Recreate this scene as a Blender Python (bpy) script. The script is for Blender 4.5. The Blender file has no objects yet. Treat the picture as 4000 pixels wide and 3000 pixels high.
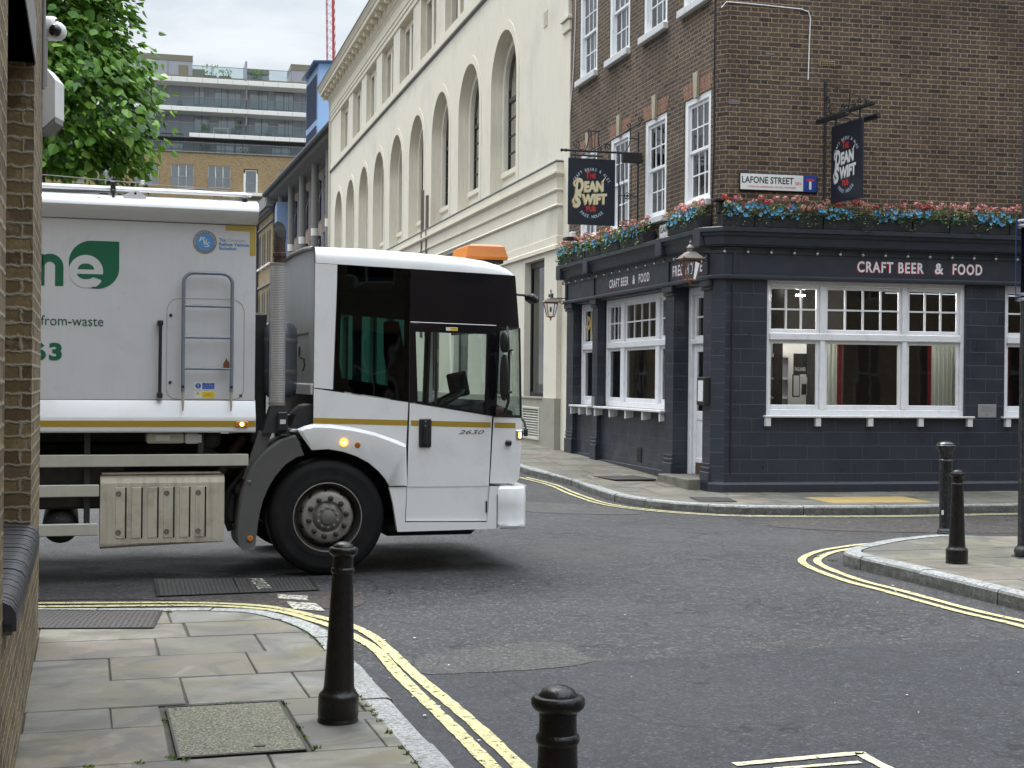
import bpy, math, random
from mathutils import Vector, Matrix
R = math.radians
sc = bpy.context.scene
COL = sc.collection

# ------------------------------------------------------------------ camera, sky, sun, exposure
cam_d = bpy.data.cameras.new("camera"); cam = bpy.data.objects.new("camera", cam_d); COL.objects.link(cam)
cam_d.sensor_width = 36.0; cam_d.lens = 36.0 * 5546 / 4000; cam_d.clip_start = 0.1; cam_d.clip_end = 2000
_p, _r = R(.165), R(.57)
_F = Vector((0, math.cos(_p), -math.sin(_p))); _U = Vector((0, math.sin(_p), math.cos(_p))); _X = Vector((1, 0, 0))
_CR = math.cos(_r) * _X + math.sin(_r) * _U; _CU = -math.sin(_r) * _X + math.cos(_r) * _U
cam.matrix_world = Matrix(((_CR.x, _CU.x, -_F.x, 0), (_CR.y, _CU.y, -_F.y, 0), (_CR.z, _CU.z, -_F.z, 1.75), (0, 0, 0, 1)))
sc.camera = cam
SUN_EL, SUN_AZ = R(64), R(325)          # azimuth clockwise from +Y (the view direction)
sun_d = bpy.data.lights.new("sun", 'SUN'); sun_d.energy = 1.5; sun_d.angle = R(28); sun_d.color = (1, .97, .93)
sun = bpy.data.objects.new("sun", sun_d); COL.objects.link(sun)
_sd = Vector((math.sin(SUN_AZ) * math.cos(SUN_EL), math.cos(SUN_AZ) * math.cos(SUN_EL), math.sin(SUN_EL)))
sun.rotation_euler = _sd.to_track_quat('Z', 'Y').to_euler()
sc.view_settings.view_transform = 'Standard'; sc.view_settings.look = 'None'
sc.view_settings.exposure = 1.05; sc.view_settings.gamma = 1

class NT:
    """small node-tree writer"""
    def __init__(s, tree): s.t = tree; s.n = tree.nodes; s.l = tree.links
    def new(s, typ, **kw):
        n = s.n.new(typ)
        for k, v in kw.items(): setattr(n, k, v)
        return n
    def put(s, sock, v):
        if isinstance(v, bpy.types.NodeSocket): s.l.new(v, sock)
        elif v is not None:
            if isinstance(v, (tuple, list)) and len(v) == 3 and sock.type == 'RGBA': v = (*v, 1)
            sock.default_value = v
    def math(s, op, a, b=None, c=None, clamp=False):
        n = s.new('ShaderNodeMath', operation=op, use_clamp=clamp); s.put(n.inputs[0], a)
        if b is not None: s.put(n.inputs[1], b)
        if c is not None: s.put(n.inputs[2], c)
        return n.outputs[0]
    def mix(s, f, a, b, mode='MIX'):
        n = s.new('ShaderNodeMix', data_type='RGBA', blend_type=mode); s.put(n.inputs[0], f); s.put(n.inputs[6], a); s.put(n.inputs[7], b)
        return n.outputs[2]
    def ramp(s, f, stops, interp='LINEAR'):
        n = s.new('ShaderNodeValToRGB'); cr = n.color_ramp; cr.interpolation = interp
        while len(cr.elements) < len(stops): cr.elements.new(0.5)
        for e, (p, c) in zip(cr.elements, stops): e.position = p; e.color = (*c, 1) if len(c) == 3 else c
        s.put(n.inputs[0], f); return n.outputs[0]
    def noise(s, vec, scale, detail=3, rough=.6, dist=0):
        n = s.new('ShaderNodeTexNoise'); n.inputs['Scale'].default_value = scale; n.inputs['Detail'].default_value = detail
        n.inputs['Roughness'].default_value = rough; n.inputs['Distortion'].default_value = dist
        if vec is not None: s.put(n.inputs['Vector'], vec)
        return n.outputs['Fac']
    def maprange(s, v, a, b, c=0., d=1.):
        n = s.new('ShaderNodeMapRange'); s.put(n.inputs[0], v)
        for i, q in enumerate((a, b, c, d)): n.inputs[1 + i].default_value = q
        return n.outputs[0]

world = bpy.data.worlds.new("World"); sc.world = world; world.use_nodes = True
w = NT(world.node_tree); bg = w.n['Background']
sky = w.new('ShaderNodeTexSky', sky_type='NISHITA', sun_disc=False, sun_elevation=SUN_EL, sun_rotation=SUN_AZ)
tc = w.new('ShaderNodeTexCoord'); sp = w.new('ShaderNodeSeparateXYZ'); w.l.new(tc.outputs['Generated'], sp.inputs[0])
el = w.math('MAXIMUM', sp.outputs['Z'], 0.0)
mp = w.new('ShaderNodeMapping'); mp.inputs['Scale'].default_value = (1.0, 1.0, 3.2); w.l.new(tc.outputs['Generated'], mp.inputs[0])
cl = w.noise(mp.outputs[0], 3.6, 6, .55, .4)
cloud = w.ramp(cl, [(.36, (.55, .61, .67)), (.53, (.80, .86, .92)), (.66, (1.02, 1.07, 1.11))])
lum = w.math('MULTIPLY_ADD', w.math('POWER', el, 2.4), 27., 3.6)       # overcast skies brighten towards the zenith
cm = w.new('ShaderNodeVectorMath', operation='SCALE'); w.l.new(cloud, cm.inputs[0]); w.l.new(lum, cm.inputs['Scale'])
w.put(bg.inputs['Color'], w.mix(.955, sky.outputs[0], cm.outputs[0])); bg.inputs['Strength'].default_value = .1

# ------------------------------------------------------------------ frames measured from the street
C1, C2 = (2.996, 21.081), (3.126, 20.981)
def frame(o, deg): return Matrix.Translation((o[0], o[1], 0)) @ Matrix.Rotation(R(deg), 4, 'Z')
FA = frame(C1, -75.6)      # side street facades: x towards the corner, y into the wall
FB = frame(C2, 11.4)       # public house facade facing the viewer
FT = frame((-1.604, 12.566), 17.3) @ Matrix.Rotation(R(.0), 4, 'Y')     # refuse truck: x forwards, y to its far side
FW = frame((-2.911, 8.741), -73.23)   # near brick wall: x towards the viewer, y into the wall
UA = (-.249, .9685)
def G(x, y):
    """height of the street: flat at the crossing, rising gently up the side street"""
    d = (x - C1[0]) * UA[0] + (y - C1[1]) * UA[1]
    return .028 * min(max(0., d), 30.)

# ------------------------------------------------------------------ meshes
class MB:
    def __init__(s, M=None): s.v = []; s.f = []; s.uv = []; s.M = M or Matrix(); s.sm = []; s.mi = []; s.m = 0
    def face(s, pts, smooth=False, uv=None):
        i = len(s.v); P = [Vector(p) for p in pts]
        if uv is None:
            n = Vector((0, 0, 0))
            for k in range(len(P)):
                a, b = P[k], P[(k + 1) % len(P)]; n += a.cross(b)
            ax, ay, az = abs(n.x), abs(n.y), abs(n.z)
            if az >= ax and az >= ay: uv = [(p.x, p.y) for p in P]
            elif ay >= ax: uv = [(p.x, p.z) for p in P]
            else: uv = [(p.y, p.z) for p in P]
        s.v += [s.M @ p for p in P]; s.f.append(tuple(range(i, i + len(P)))); s.uv += uv; s.sm.append(smooth); s.mi.append(s.m)
    def box(s, x0, x1, y0, y1, z0, z1):
        if x0 > x1: x0, x1 = x1, x0
        if y0 > y1: y0, y1 = y1, y0
        if z0 > z1: z0, z1 = z1, z0
        a = [(x, y, z) for z in (z0, z1) for y in (y0, y1) for x in (x0, x1)]
        for q in ((0, 2, 3, 1), (4, 5, 7, 6), (0, 1, 5, 4), (2, 6, 7, 3), (0, 4, 6, 2), (1, 3, 7, 5)): s.face([a[k] for k in q])
        return s
    def bbox(s, x0, x1, y0, y1, z0, z1, b=.01):
        """box with chamfered edges"""
        if x0 > x1: x0, x1 = x1, x0
        if y0 > y1: y0, y1 = y1, y0
        if z0 > z1: z0, z1 = z1, z0
        X, Y, Z = (x0, x1), (y0, y1), (z0, z1); b = min(b, (x1 - x0) * .49, (y1 - y0) * .49, (z1 - z0) * .49)
        def c(i, j, k, ax):
            p = [X[i], Y[j], Z[k]]; sg = [b if t == 0 else -b for t in (i, j, k)]
            for a in range(3):
                if a != ax: p[a] += sg[a]
            return tuple(p)
        def quad(l, n):
            P = [Vector(q) for q in l]; nn = (P[1] - P[0]).cross(P[2] - P[0])
            if nn.dot(Vector(n)) < 0: l = l[::-1]
            s.face(l)
        for i in (0, 1): quad([c(i, 0, 0, 0), c(i, 1, 0, 0), c(i, 1, 1, 0), c(i, 0, 1, 0)], (2 * i - 1, 0, 0))
        for j in (0, 1): quad([c(0, j, 0, 1), c(1, j, 0, 1), c(1, j, 1, 1), c(0, j, 1, 1)], (0, 2 * j - 1, 0))
        for k in (0, 1): quad([c(0, 0, k, 2), c(1, 0, k, 2), c(1, 1, k, 2), c(0, 1, k, 2)], (0, 0, 2 * k - 1))
        for i in (0, 1):
            for j in (0, 1): quad([c(i, j, 0, 0), c(i, j, 1, 0), c(i, j, 1, 1), c(i, j, 0, 1)], (2 * i - 1, 2 * j - 1, 0))
            for k in (0, 1): quad([c(i, 0, k, 0), c(i, 1, k, 0), c(i, 1, k, 2), c(i, 0, k, 2)], (2 * i - 1, 0, 2 * k - 1))
        for j in (0, 1):
            for k in (0, 1): quad([c(0, j, k, 1), c(1, j, k, 1), c(1, j, k, 2), c(0, j, k, 2)], (0, 2 * j - 1, 2 * k - 1))
        for i in (0, 1):
            for j in (0, 1):
                for k in (0, 1):
                    quad([c(i, j, k, 0), c(i, j, k, 1), c(i, j, k, 2)], (2 * i - 1, 2 * j - 1, 2 * k - 1))
        return s
    def prism(s, poly, axis, d0, d1, smooth=False):
        """poly in the two other axes (order xz for 'y', xy for 'z', yz for 'x')"""
        def P(p, d): return {'y': (p[0], d, p[1]), 'z': (p[0], p[1], d), 'x': (d, p[0], p[1])}[axis]
        n = len(poly); ar = sum(poly[i][0] * poly[(i + 1) % n][1] - poly[(i + 1) % n][0] * poly[i][1] for i in range(n))
        if (ar < 0) ^ (axis == 'y'): poly = poly[::-1]
        if d0 > d1: d0, d1 = d1, d0
        if axis == 'y': s.face([P(p, d0) for p in poly[::-1]]); s.face([P(p, d1) for p in poly])
        else: s.face([P(p, d0) for p in poly[::-1]]); s.face([P(p, d1) for p in poly])
        for i in range(n):
            a, b = poly[i], poly[(i + 1) % n]
            s.face([P(a, d0), P(b, d0), P(b, d1), P(a, d1)], smooth)
        return s
    def tube(s, pts, r, n=8, cap=True, closed=False):
        P = [Vector(p) for p in pts]; N = len(P); rs = r if isinstance(r, (list, tuple)) else [r] * N
        rings = []; up = None
        for i in range(N):
            if closed: t = (P[(i + 1) % N] - P[i - 1]).normalized()
            else: t = (P[min(i + 1, N - 1)] - P[max(i - 1, 0)]).normalized()
            if up is None: up = Vector((0, 0, 1)) if abs(t.z) < .9 else Vector((1, 0, 0))
            a = t.cross(up).normalized(); b = a.cross(t).normalized(); up = b
            rings.append([P[i] + a * (rs[i] * math.cos(2 * math.pi * k / n)) + b * (rs[i] * math.sin(2 * math.pi * k / n)) for k in range(n)])
        for i in range(N if closed else N - 1):
            A, B = rings[i], rings[(i + 1) % N]
            for k in range(n): s.face([A[k], B[k], B[(k + 1) % n], A[(k + 1) % n]], n > 5)
        if cap and not closed: s.face(rings[0]); s.face(rings[-1][::-1])
        return s
    def lathe(s, prof, c=(0, 0, 0), n=24, axis='z', smooth=True, a0=0, a1=360):
        """prof: (radius, height) list"""
        full = abs(a1 - a0) >= 359.9; m = n if full else n + 1; rings = []
        for r, h in prof:
            ring = []
            for k in range(m):
                a = R(a0 + (a1 - a0) * k / n); x, y = r * math.cos(a), r * math.sin(a)
                p = {'z': (x, y, h), 'y': (x, h, y), 'x': (h, x, y)}[axis]; ring.append((p[0] + c[0], p[1] + c[1], p[2] + c[2]))
            rings.append(ring)
        for i in range(len(rings) - 1):
            for k in range(n):
                j = (k + 1) % m; q = [rings[i][k], rings[i][j], rings[i + 1][j], rings[i + 1][k]]
                if axis == 'y': q = q[::-1]
                s.face(q, smooth, uv=[(k / n, i), ((k + 1) / n, i), ((k + 1) / n, i + 1), (k / n, i + 1)])
        return s
    def sphere(s, c, r, n=12, sz=1.0):
        prof = [(max(1e-4, r * math.sin(math.pi * i / (n // 2 * 1))), -r * sz * math.cos(math.pi * i / (n // 2 * 1))) for i in range(n // 2 + 1)]
        return s.lathe(prof, c, n)
    def sweep(s, path, prof, out=-1, cap=True):
        """profile (offset outwards, z) swept along a plan polyline with mitred corners"""
        P = [Vector((p[0], p[1])) for p in path]; N = len(P); nr = []
        for i in range(N):
            ds = []
            if i > 0: ds.append((P[i] - P[i - 1]).normalized())
            if i < N - 1: ds.append((P[i + 1] - P[i]).normalized())
            ns = [Vector((d.y, -d.x)) * -out for d in ds]
            m = sum(ns, Vector((0, 0))); m.normalize(); nr.append(m / max(.3, m.dot(ns[0])))
        L = 0
        for i in range(N - 1):
            L2 = L + (P[i + 1] - P[i]).length; t = 0
            for k in range(len(prof) - 1):
                (o0, z0), (o1, z1) = prof[k], prof[k + 1]; t2 = t + math.hypot(o1 - o0, z1 - z0)
                a, b, c, d = P[i] + nr[i] * o0, P[i + 1] + nr[i + 1] * o0, P[i + 1] + nr[i + 1] * o1, P[i] + nr[i] * o1
                q = [(a.x, a.y, z0), (b.x, b.y, z0), (c.x, c.y, z1), (d.x, d.y, z1)]; uv = [(L, t), (L2, t), (L2, t2), (L, t2)]
                if out > 0: q = q[::-1]; uv = uv[::-1]
                s.face(q, uv=uv); t = t2
            L = L2
        if cap:
            for i in (0, N - 1): s.face([((P[i] + nr[i] * o).x, (P[i] + nr[i] * o).y, z) for o, z in prof])
        return s
    def wall(s, x0, x1, z0, z1, holes, y=0., depth=.1, back=True):
        """wall front at y with rectangular holes (x0,x1,z0,z1[,depth]) and their reveals"""
        xs = sorted({x0, x1, *[q for h in holes for q in h[:2] if x0 < q < x1]}); zs = sorted({z0, z1, *[q for h in holes for q in h[2:4] if z0 < q < z1]})
        for i in range(len(xs) - 1):
            for j in range(len(zs) - 1):
                cx, cz = (xs[i] + xs[i + 1]) / 2, (zs[j] + zs[j + 1]) / 2
                if any(h[0] < cx < h[1] and h[2] < cz < h[3] for h in holes): continue
                s.face([(xs[i], y, zs[j]), (xs[i + 1], y, zs[j]), (xs[i + 1], y, zs[j + 1]), (xs[i], y, zs[j + 1])])
        for h in holes:
            a, b, c, d = h[:4]; e = y + (h[4] if len(h) > 4 else depth)
            s.face([(a, y, c), (a, e, c), (b, e, c), (b, y, c)][::-1]); s.face([(a, y, d), (a, e, d), (b, e, d), (b, y, d)])
            s.face([(a, y, c), (a, e, c), (a, e, d), (a, y, d)]); s.face([(b, y, c), (b, e, c), (b, e, d), (b, y, d)][::-1])
        return s
    def arc_wall(s, xa, xb, z0, z1, xc, hw, zb, zs, y, depth, n=14):
        """front with one round-headed opening (centre xc, half width hw, sill zb, springing zs) and its reveal"""
        if zb > z0: s.face([(xa, y, z0), (xb, y, z0), (xb, y, zb), (xa, y, zb)])
        s.face([(xa, y, zb), (xc - hw, y, zb), (xc - hw, y, zs), (xa, y, zs)]); s.face([(xc + hw, y, zb), (xb, y, zb), (xb, y, zs), (xc + hw, y, zs)])
        ar = [(xc - hw * math.cos(math.pi * i / n), zs + hw * math.sin(math.pi * i / n)) for i in range(n + 1)]
        tops = [(xa + (xb - xa) * i / n) if 0 < i < n else (xa, xb)[i > 0] for i in range(n + 1)]
        for i in range(n): s.face([(ar[i][0], y, ar[i][1]), (ar[i + 1][0], y, ar[i + 1][1]), (tops[i + 1], y, z1), (tops[i], y, z1)])
        s.face([(xa, y, zs), (ar[0][0], y, zs), (xa, y, z1)]); s.face([(xb, y, zs), (xb, y, z1), (ar[-1][0], y, zs)])
        e = y + depth
        loop = [(xc - hw, zb)] + ar + [(xc + hw, zb)]
        for i in range(len(loop) - 1):
            (a, c), (b, d) = loop[i], loop[i + 1]; s.face([(a, y, c), (a, e, c), (b, e, d), (b, y, d)], smooth=1 < i < len(loop) - 3)
        s.face([(xc + hw, y, zb), (xc + hw, e, zb), (xc - hw, e, zb), (xc - hw, y, zb)])
        return s
    def build(s, name, mat, parent=None, local=True, kind=None):
        me = bpy.data.meshes.new(name); me.from_pydata([tuple(v) for v in s.v], [], s.f)
        uvl = me.uv_layers.new(name="UVMap")
        uvl.data.foreach_set('uv', [c for u in s.uv for c in u])
        mats = mat if isinstance(mat, (list, tuple)) else [mat]
        for m in mats: me.materials.append(m)
        if len(mats) > 1: me.polygons.foreach_set('material_index', s.mi)
        if any(s.sm):
            import bmesh
            bm = bmesh.new(); bm.from_mesh(me); 
            bm.faces.ensure_lookup_table()
            for f, q in zip(bm.faces, s.sm): f.smooth = q
            bmesh.ops.remove_doubles(bm, verts=bm.verts, dist=1e-5)
            bm.to_mesh(me); bm.free()
            try: me.set_sharp_from_angle(angle=R(42))
            except Exception: pass
        me.update()
        o = bpy.data.objects.new(name, me); COL.objects.link(o)
        if parent is not None: o.parent = parent
        if kind: o['kind'] = kind
        return o

def tag(o, label=None, cat=None, group=None, kind=None):
    if label: o['label'] = label
    if cat: o['category'] = cat
    if group: o['group'] = group
    if kind: o['kind'] = kind
    return o
def thing(name, label, cat, M=None, group=None):
    o = bpy.data.objects.new(name, None); COL.objects.link(o); o.empty_display_size = .2
    if M is not None: o.matrix_world = M
    return tag(o, label, cat, group)
def copy_tree(o, parent=None, M=None):
    c = o.copy(); COL.objects.link(c)
    if parent is not None: c.parent = parent
    if M is not None: c.matrix_world = M
    for ch in [q for q in bpy.data.objects if q.parent == o]: copy_tree(ch, c)
    return c

def text(s, mat, parent, x0, x1, z0, z1, y=-.004, name='lettering', M=None, bold=0., shear=0., slope=0., ext=.0015, spacing=1.):
    """text fitted to the rectangle x0..x1, z0..z1 of a facing-the-viewer frame (x right, z up)"""
    cu = bpy.data.curves.new('t', 'FONT'); cu.body = s; cu.size = 1; cu.offset = bold; cu.space_character = spacing; cu.resolution_u = 3; cu.shear = shear
    ob = bpy.data.objects.new('t', cu); COL.objects.link(ob)
    dg = bpy.context.evaluated_depsgraph_get(); me = bpy.data.meshes.new_from_object(ob.evaluated_get(dg))
    bpy.data.objects.remove(ob); bpy.data.curves.remove(cu)
    if M is None: M = Matrix()
    vs = me.vertices; a = min(v.co.x for v in vs); b = max(v.co.x for v in vs); c = min(v.co.y for v in vs); d = max(v.co.y for v in vs)
    mb = MB(M); P = [(x0 + (v.co.x - a) / (b - a) * (x1 - x0), z0 + (v.co.y - c) / (d - c) * (z1 - z0)) for v in vs]
    P = [(x, z + (x - x0) * slope) for x, z in P]
    for p in me.polygons:
        mb.face([(P[i][0], y, P[i][1]) for i in p.vertices])
    bpy.data.meshes.remove(me)
    return mb.build(name, mat, parent)
def glyphs(s, bold=0., shear=0.):
    """list of per-character meshes (verts, faces, width) at unit size"""
    out = []
    for ch in s:
        if ch == ' ': out.append(None); continue
        cu = bpy.data.curves.new('t', 'FONT'); cu.body = ch; cu.size = 1; cu.offset = bold; cu.resolution_u = 2
        ob = bpy.data.objects.new('t', cu); COL.objects.link(ob)
        me = bpy.data.meshes.new_from_object(ob.evaluated_get(bpy.context.evaluated_depsgraph_get()))
        bpy.data.objects.remove(ob); bpy.data.curves.remove(cu)
        V = [(v.co.x, v.co.y) for v in me.vertices]; F = [tuple(p.vertices) for p in me.polygons]; bpy.data.meshes.remove(me)
        c0 = (min(v[0] for v in V) + max(v[0] for v in V)) / 2
        out.append(([(v[0] - c0, v[1]) for v in V], F))
    return out
def arc_text(mb, s, cx, cz, rad, a0, a1, h, y, squeeze=.8, inner=False):
    """characters standing on an arc, from angle a0 to a1 (degrees, 90 is the top)"""
    g = glyphs(s, .02); n = len(s)
    for i, q in enumerate(g):
        if q is None: continue
        a = R(a0 + (a1 - a0) * i / (n - 1)); V, F = q
        for f in F:
            pts = []
            for k in f:
                lx, lz = V[k][0] * h * squeeze * 1.35, V[k][1] * h * 1.35
                if inner: rr = rad - lz; tx, tz = -math.sin(a), math.cos(a); rr = rad - h + lz * 1; pts.append((cx + (rad - lz) * math.cos(a) + lx * -tx * -1 * 1, y, cz + (rad - lz) * math.sin(a) + lx * tz))
                else: tx, tz = math.sin(a), -math.cos(a); pts.append((cx + (rad + lz) * math.cos(a) + lx * tx, y, cz + (rad + lz) * math.sin(a) + lx * tz))
            mb.face(pts)
    return mb
# ------------------------------------------------------------------ materials
M_ = {}
def base(name):
    m = bpy.data.materials.new(name); m.use_nodes = True; t = NT(m.node_tree); b = t.n['Principled BSDF']; M_[name] = m
    return m, t, b
def bump(t, b, h, strength=.3, dist=.01):
    n = t.new('ShaderNodeBump'); n.inputs['Strength'].default_value = strength; n.inputs['Distance'].default_value = dist
    t.put(n.inputs['Height'], h); t.put(b.inputs['Normal'], n.outputs[0])
def plain(name, col, rough=.5, metal=0., var=.12, scale=6., bmp=0., bscale=60., dirt=None, spec=.5, coat=0., emit=None, streak=0.):
    """painted or cast surface: colour wanders a little, roughness too; dirt = (colour, amount, scale)"""
    m, t, b = base(name); tc = t.new('ShaderNodeTexCoord'); ob = tc.outputs['Object']
    n = t.noise(ob, scale, 4); c = t.mix(n, tuple(x * (1 - var) for x in col), tuple(min(1, x * (1 + var)) for x in col))
    if dirt:
        dn = t.noise(ob, dirt[2], 6, .65, .3); f = t.maprange(dn, .5, .78, 0, dirt[1]); c = t.mix(f, c, dirt[0])
    if streak:
        mp = t.new('ShaderNodeMapping'); mp.inputs['Scale'].default_value = (9, 9, .6); t.put(mp.inputs[0], ob)
        c = t.mix(t.maprange(t.noise(mp.outputs[0], 2.2, 4), .48, .75, 0, streak), c, tuple(x * .45 for x in col))
    t.put(b.inputs['Base Color'], c); t.put(b.inputs['Roughness'], t.maprange(t.noise(ob, scale * 2.3, 3), .3, .7, max(.03, rough * .85), min(1, rough * 1.12)))
    b.inputs['Metallic'].default_value = metal; b.inputs['Specular IOR Level'].default_value = spec; b.inputs['Coat Weight'].default_value = coat; b.inputs['Coat Roughness'].default_value = .08
    if bmp: bump(t, b, t.noise(ob, bscale, 5, .65), bmp, .004)
    if emit: b.inputs['Emission Color'].default_value = (*emit[0], 1); b.inputs['Emission Strength'].default_value = emit[1]
    return m
def flem(t, uv, bw, rh, mort, wob=.003):
    """Flemish bond: stretcher and header alternate; returns mortar mask, per-brick random, heights"""
    sp = t.new('ShaderNodeSeparateXYZ'); t.put(sp.inputs[0], uv)
    nz = t.new('ShaderNodeTexNoise'); nz.inputs['Scale'].default_value = 22; nz.inputs['Detail'].default_value = 3; t.put(nz.inputs['Vector'], uv)
    wb = t.math('MULTIPLY', t.math('SUBTRACT', nz.outputs['Fac'], .5), wob * 4)
    u = t.math('ADD', sp.outputs[0], wb); v = t.math('ADD', sp.outputs[1], wb)
    row = t.math('FLOOR', t.math('DIVIDE', v, rh)); per = bw * 1.5
    u2 = t.math('ADD', t.math('ADD', u, 500 * per), t.math('MULTIPLY', t.math('FLOORED_MODULO', row, 2.), per / 2))
    um = t.math('FLOORED_MODULO', u2, per); k = t.math('FLOOR', t.math('DIVIDE', u2, per)); hd = t.math('GREATER_THAN', um, bw)
    fl = t.math('SUBTRACT', um, t.math('MULTIPLY', hd, bw)); wd = t.math('SUBTRACT', bw, t.math('MULTIPLY', hd, bw / 2))
    du = t.math('MINIMUM', fl, t.math('SUBTRACT', wd, fl)); vm = t.math('FLOORED_MODULO', v, rh); dv = t.math('MINIMUM', vm, t.math('SUBTRACT', rh, vm))
    d = t.math('MINIMUM', du, dv); mask = t.maprange(d, mort * .5 - .0012, mort * .5 + .0022, 1, 0)
    cb = t.new('ShaderNodeCombineXYZ'); t.put(cb.inputs[0], t.math('ADD', k, t.math('MULTIPLY', hd, .37))); t.put(cb.inputs[1], row)
    wn = t.new('ShaderNodeTexWhiteNoise', noise_dimensions='2D'); t.put(wn.inputs['Vector'], cb.outputs[0])
    return mask, wn.outputs['Value'], d
def brick(name, stops, mortar, bw=.22, rh=.07, mort=.011, rough=.85, bmp=.6, wear=0.25, wob=.003, soot=None):
    m, t, b = base(name); uv = t.new('ShaderNodeUVMap').outputs[0]; mask, rnd, d = flem(t, uv, bw, rh, mort, wob)
    tc = t.new('ShaderNodeTexCoord').outputs['Object']
    c = t.ramp(rnd, stops); fine = t.noise(tc, 45, 5, .7); c = t.mix(t.maprange(fine, .3, .75, 0, .5), c, tuple(x * .5 for x in stops[0][1]))
    c = t.mix(t.maprange(t.noise(tc, 9, 4), .55, .75, 0, wear), c, tuple(min(1, x * 1.9) for x in stops[-1][1]))
    mc = t.mix(t.noise(tc, 12, 4), tuple(x * .7 for x in mortar), tuple(min(1, x * 1.25) for x in mortar))
    c = t.mix(mask, c, mc)
    if soot: c = t.mix(t.maprange(t.noise(tc, .7, 5), .45, .7, 0, soot), c, tuple(x * .35 for x in stops[1][1]))
    t.put(b.inputs['Base Color'], c); b.inputs['Roughness'].default_value = rough; b.inputs['Specular IOR Level'].default_value = .3
    h = t.math('ADD', t.maprange(d, 0, mort, 0, 1), t.math('MULTIPLY', t.noise(tc, 70, 5, .7), .55)); bump(t, b, h, bmp, .006)
    return m
def glass(name, tint=(.75, .8, .78), clear=.55, rough=.02, refl=1.0, wav=0.05, wscale=1.2, ior=1.5):
    """pane: part mirror (Fresnel), part clear tinted"""
    m = bpy.data.materials.new(name); m.use_nodes = True; t = NT(m.node_tree); M_[name] = m; t.n.remove(t.n['Principled BSDF'])
    out = t.n['Material Output']; gl = t.new('ShaderNodeBsdfGlossy'); gl.inputs['Roughness'].default_value = rough; gl.inputs['Color'].default_value = (refl, refl, refl, 1)
    tr = t.new('ShaderNodeBsdfTransparent'); tr.inputs['Color'].default_value = (*[x * clear for x in tint], 1)
    tc = t.new('ShaderNodeTexCoord'); bp = t.new('ShaderNodeBump'); bp.inputs['Strength'].default_value = wav; bp.inputs['Distance'].default_value = .05
    t.put(bp.inputs['Height'], t.noise(tc.outputs['Object'], wscale, 2)); t.l.new(bp.outputs[0], gl.inputs['Normal'])
    fr = t.new('ShaderNodeFresnel'); fr.inputs['IOR'].default_value = ior; t.l.new(bp.outputs[0], fr.inputs['Normal'])
    f = t.math('MULTIPLY', fr.outputs[0], 1.15, clamp=True)
    mx = t.new('ShaderNodeMixShader'); t.put(mx.inputs[0], f); t.l.new(tr.outputs[0], mx.inputs[1]); t.l.new(gl.outputs[0], mx.inputs[2]); t.l.new(mx.outputs[0], out.inputs[0])
    return m

# road
def asphalt(name, dark, light, chips=.5, tint=None, s=1., stain=None):
    m, t, b = base(name); tc = t.new('ShaderNodeTexCoord').outputs['Object']
    big = t.noise(tc, .35, 5, .6); mid = t.noise(tc, 1.3, 5, .65, .4); c = t.mix(t.maprange(t.math('ADD', t.math('MULTIPLY', big, .6), t.math('MULTIPLY', mid, .4)), .41, .59), dark, light)
    vo = t.new('ShaderNodeTexVoronoi', feature='F1'); vo.inputs['Scale'].default_value = 44 * s; vo.inputs['Randomness'].default_value = 1; t.put(vo.inputs['Vector'], tc)
    sp = t.new('ShaderNodeSeparateColor'); t.l.new(vo.outputs['Color'], sp.inputs[0]); rv = sp.outputs[0]
    c = t.mix(t.maprange(rv, .0, 1., 0, chips), c, t.ramp(rv, [(0, tuple(x * .25 for x in dark)), (.55, dark), (.86, tuple(x * 1.6 for x in light)), (.975, tuple(min(1, x * 2.6) for x in light))]))
    edge = t.maprange(vo.outputs['Distance'], .006 / s, .011 / s, 0, 1)
    fn = t.noise(tc, 52 * s, 5, .72); c = t.mix(t.maprange(fn, .50, .60, 0, .85), c, tuple(x * .18 for x in dark)); c = t.mix(t.maprange(fn, .43, .34, 0, .35), c, tuple(x * 1.6 for x in light)); rg_ = t.noise(tc, 7., 6, .75, .5); c = t.mix(t.maprange(rg_, .5, .68, 0, .55), c, tuple(x * .4 for x in dark))
    wn = t.noise(tc, 13, 4, .7); c = t.mix(t.maprange(wn, .68, .76, 0, .2), c, tuple(x * 2.2 for x in light))
    if tint: c = t.mix(t.maprange(t.noise(tc, .55, 5, .6, .5), .5, .66, 0, tint[1]), c, tint[0])
    # cracks
    v2 = t.new('ShaderNodeTexVoronoi', feature='DISTANCE_TO_EDGE'); v2.inputs['Scale'].default_value = .62; 
    nn = t.new('ShaderNodeTexNoise'); nn.inputs['Scale'].default_value = 2.2; t.put(nn.inputs['Vector'], tc)
    va = t.new('ShaderNodeVectorMath', operation='ADD'); t.put(va.inputs[0], tc); t.l.new(nn.outputs['Color'], va.inputs[1]); t.l.new(va.outputs[0], v2.inputs['Vector'])
    ck = t.math('MULTIPLY', t.maprange(v2.outputs['Distance'], .002, .012, 1, 0), t.maprange(t.noise(tc, .8, 3), .44, .56, 0, .85)); c = t.mix(ck, c, tuple(x * .2 for x in dark))
    t.put(b.inputs['Base Color'], c); t.put(b.inputs['Roughness'], t.maprange(mid, .35, .65, .58, .82)); b.inputs['Specular IOR Level'].default_value = .38
    bump(t, b, t.math('ADD', t.math('MULTIPLY', fn, -.6), t.math('MULTIPLY', rv, .7)), .9, .006)
    return m
asphalt('asphalt', (.022, .022, .024), (.052, .051, .053), .7, tint=((.050, .044, .042), .4))
asphalt('asphalt_new', (.020, .021, .026), (.037, .038, .044), .55, s=1.3)
asphalt('asphalt_worn', (.046, .045, .044), (.070, .067, .064), .5, s=1.2)
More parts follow.
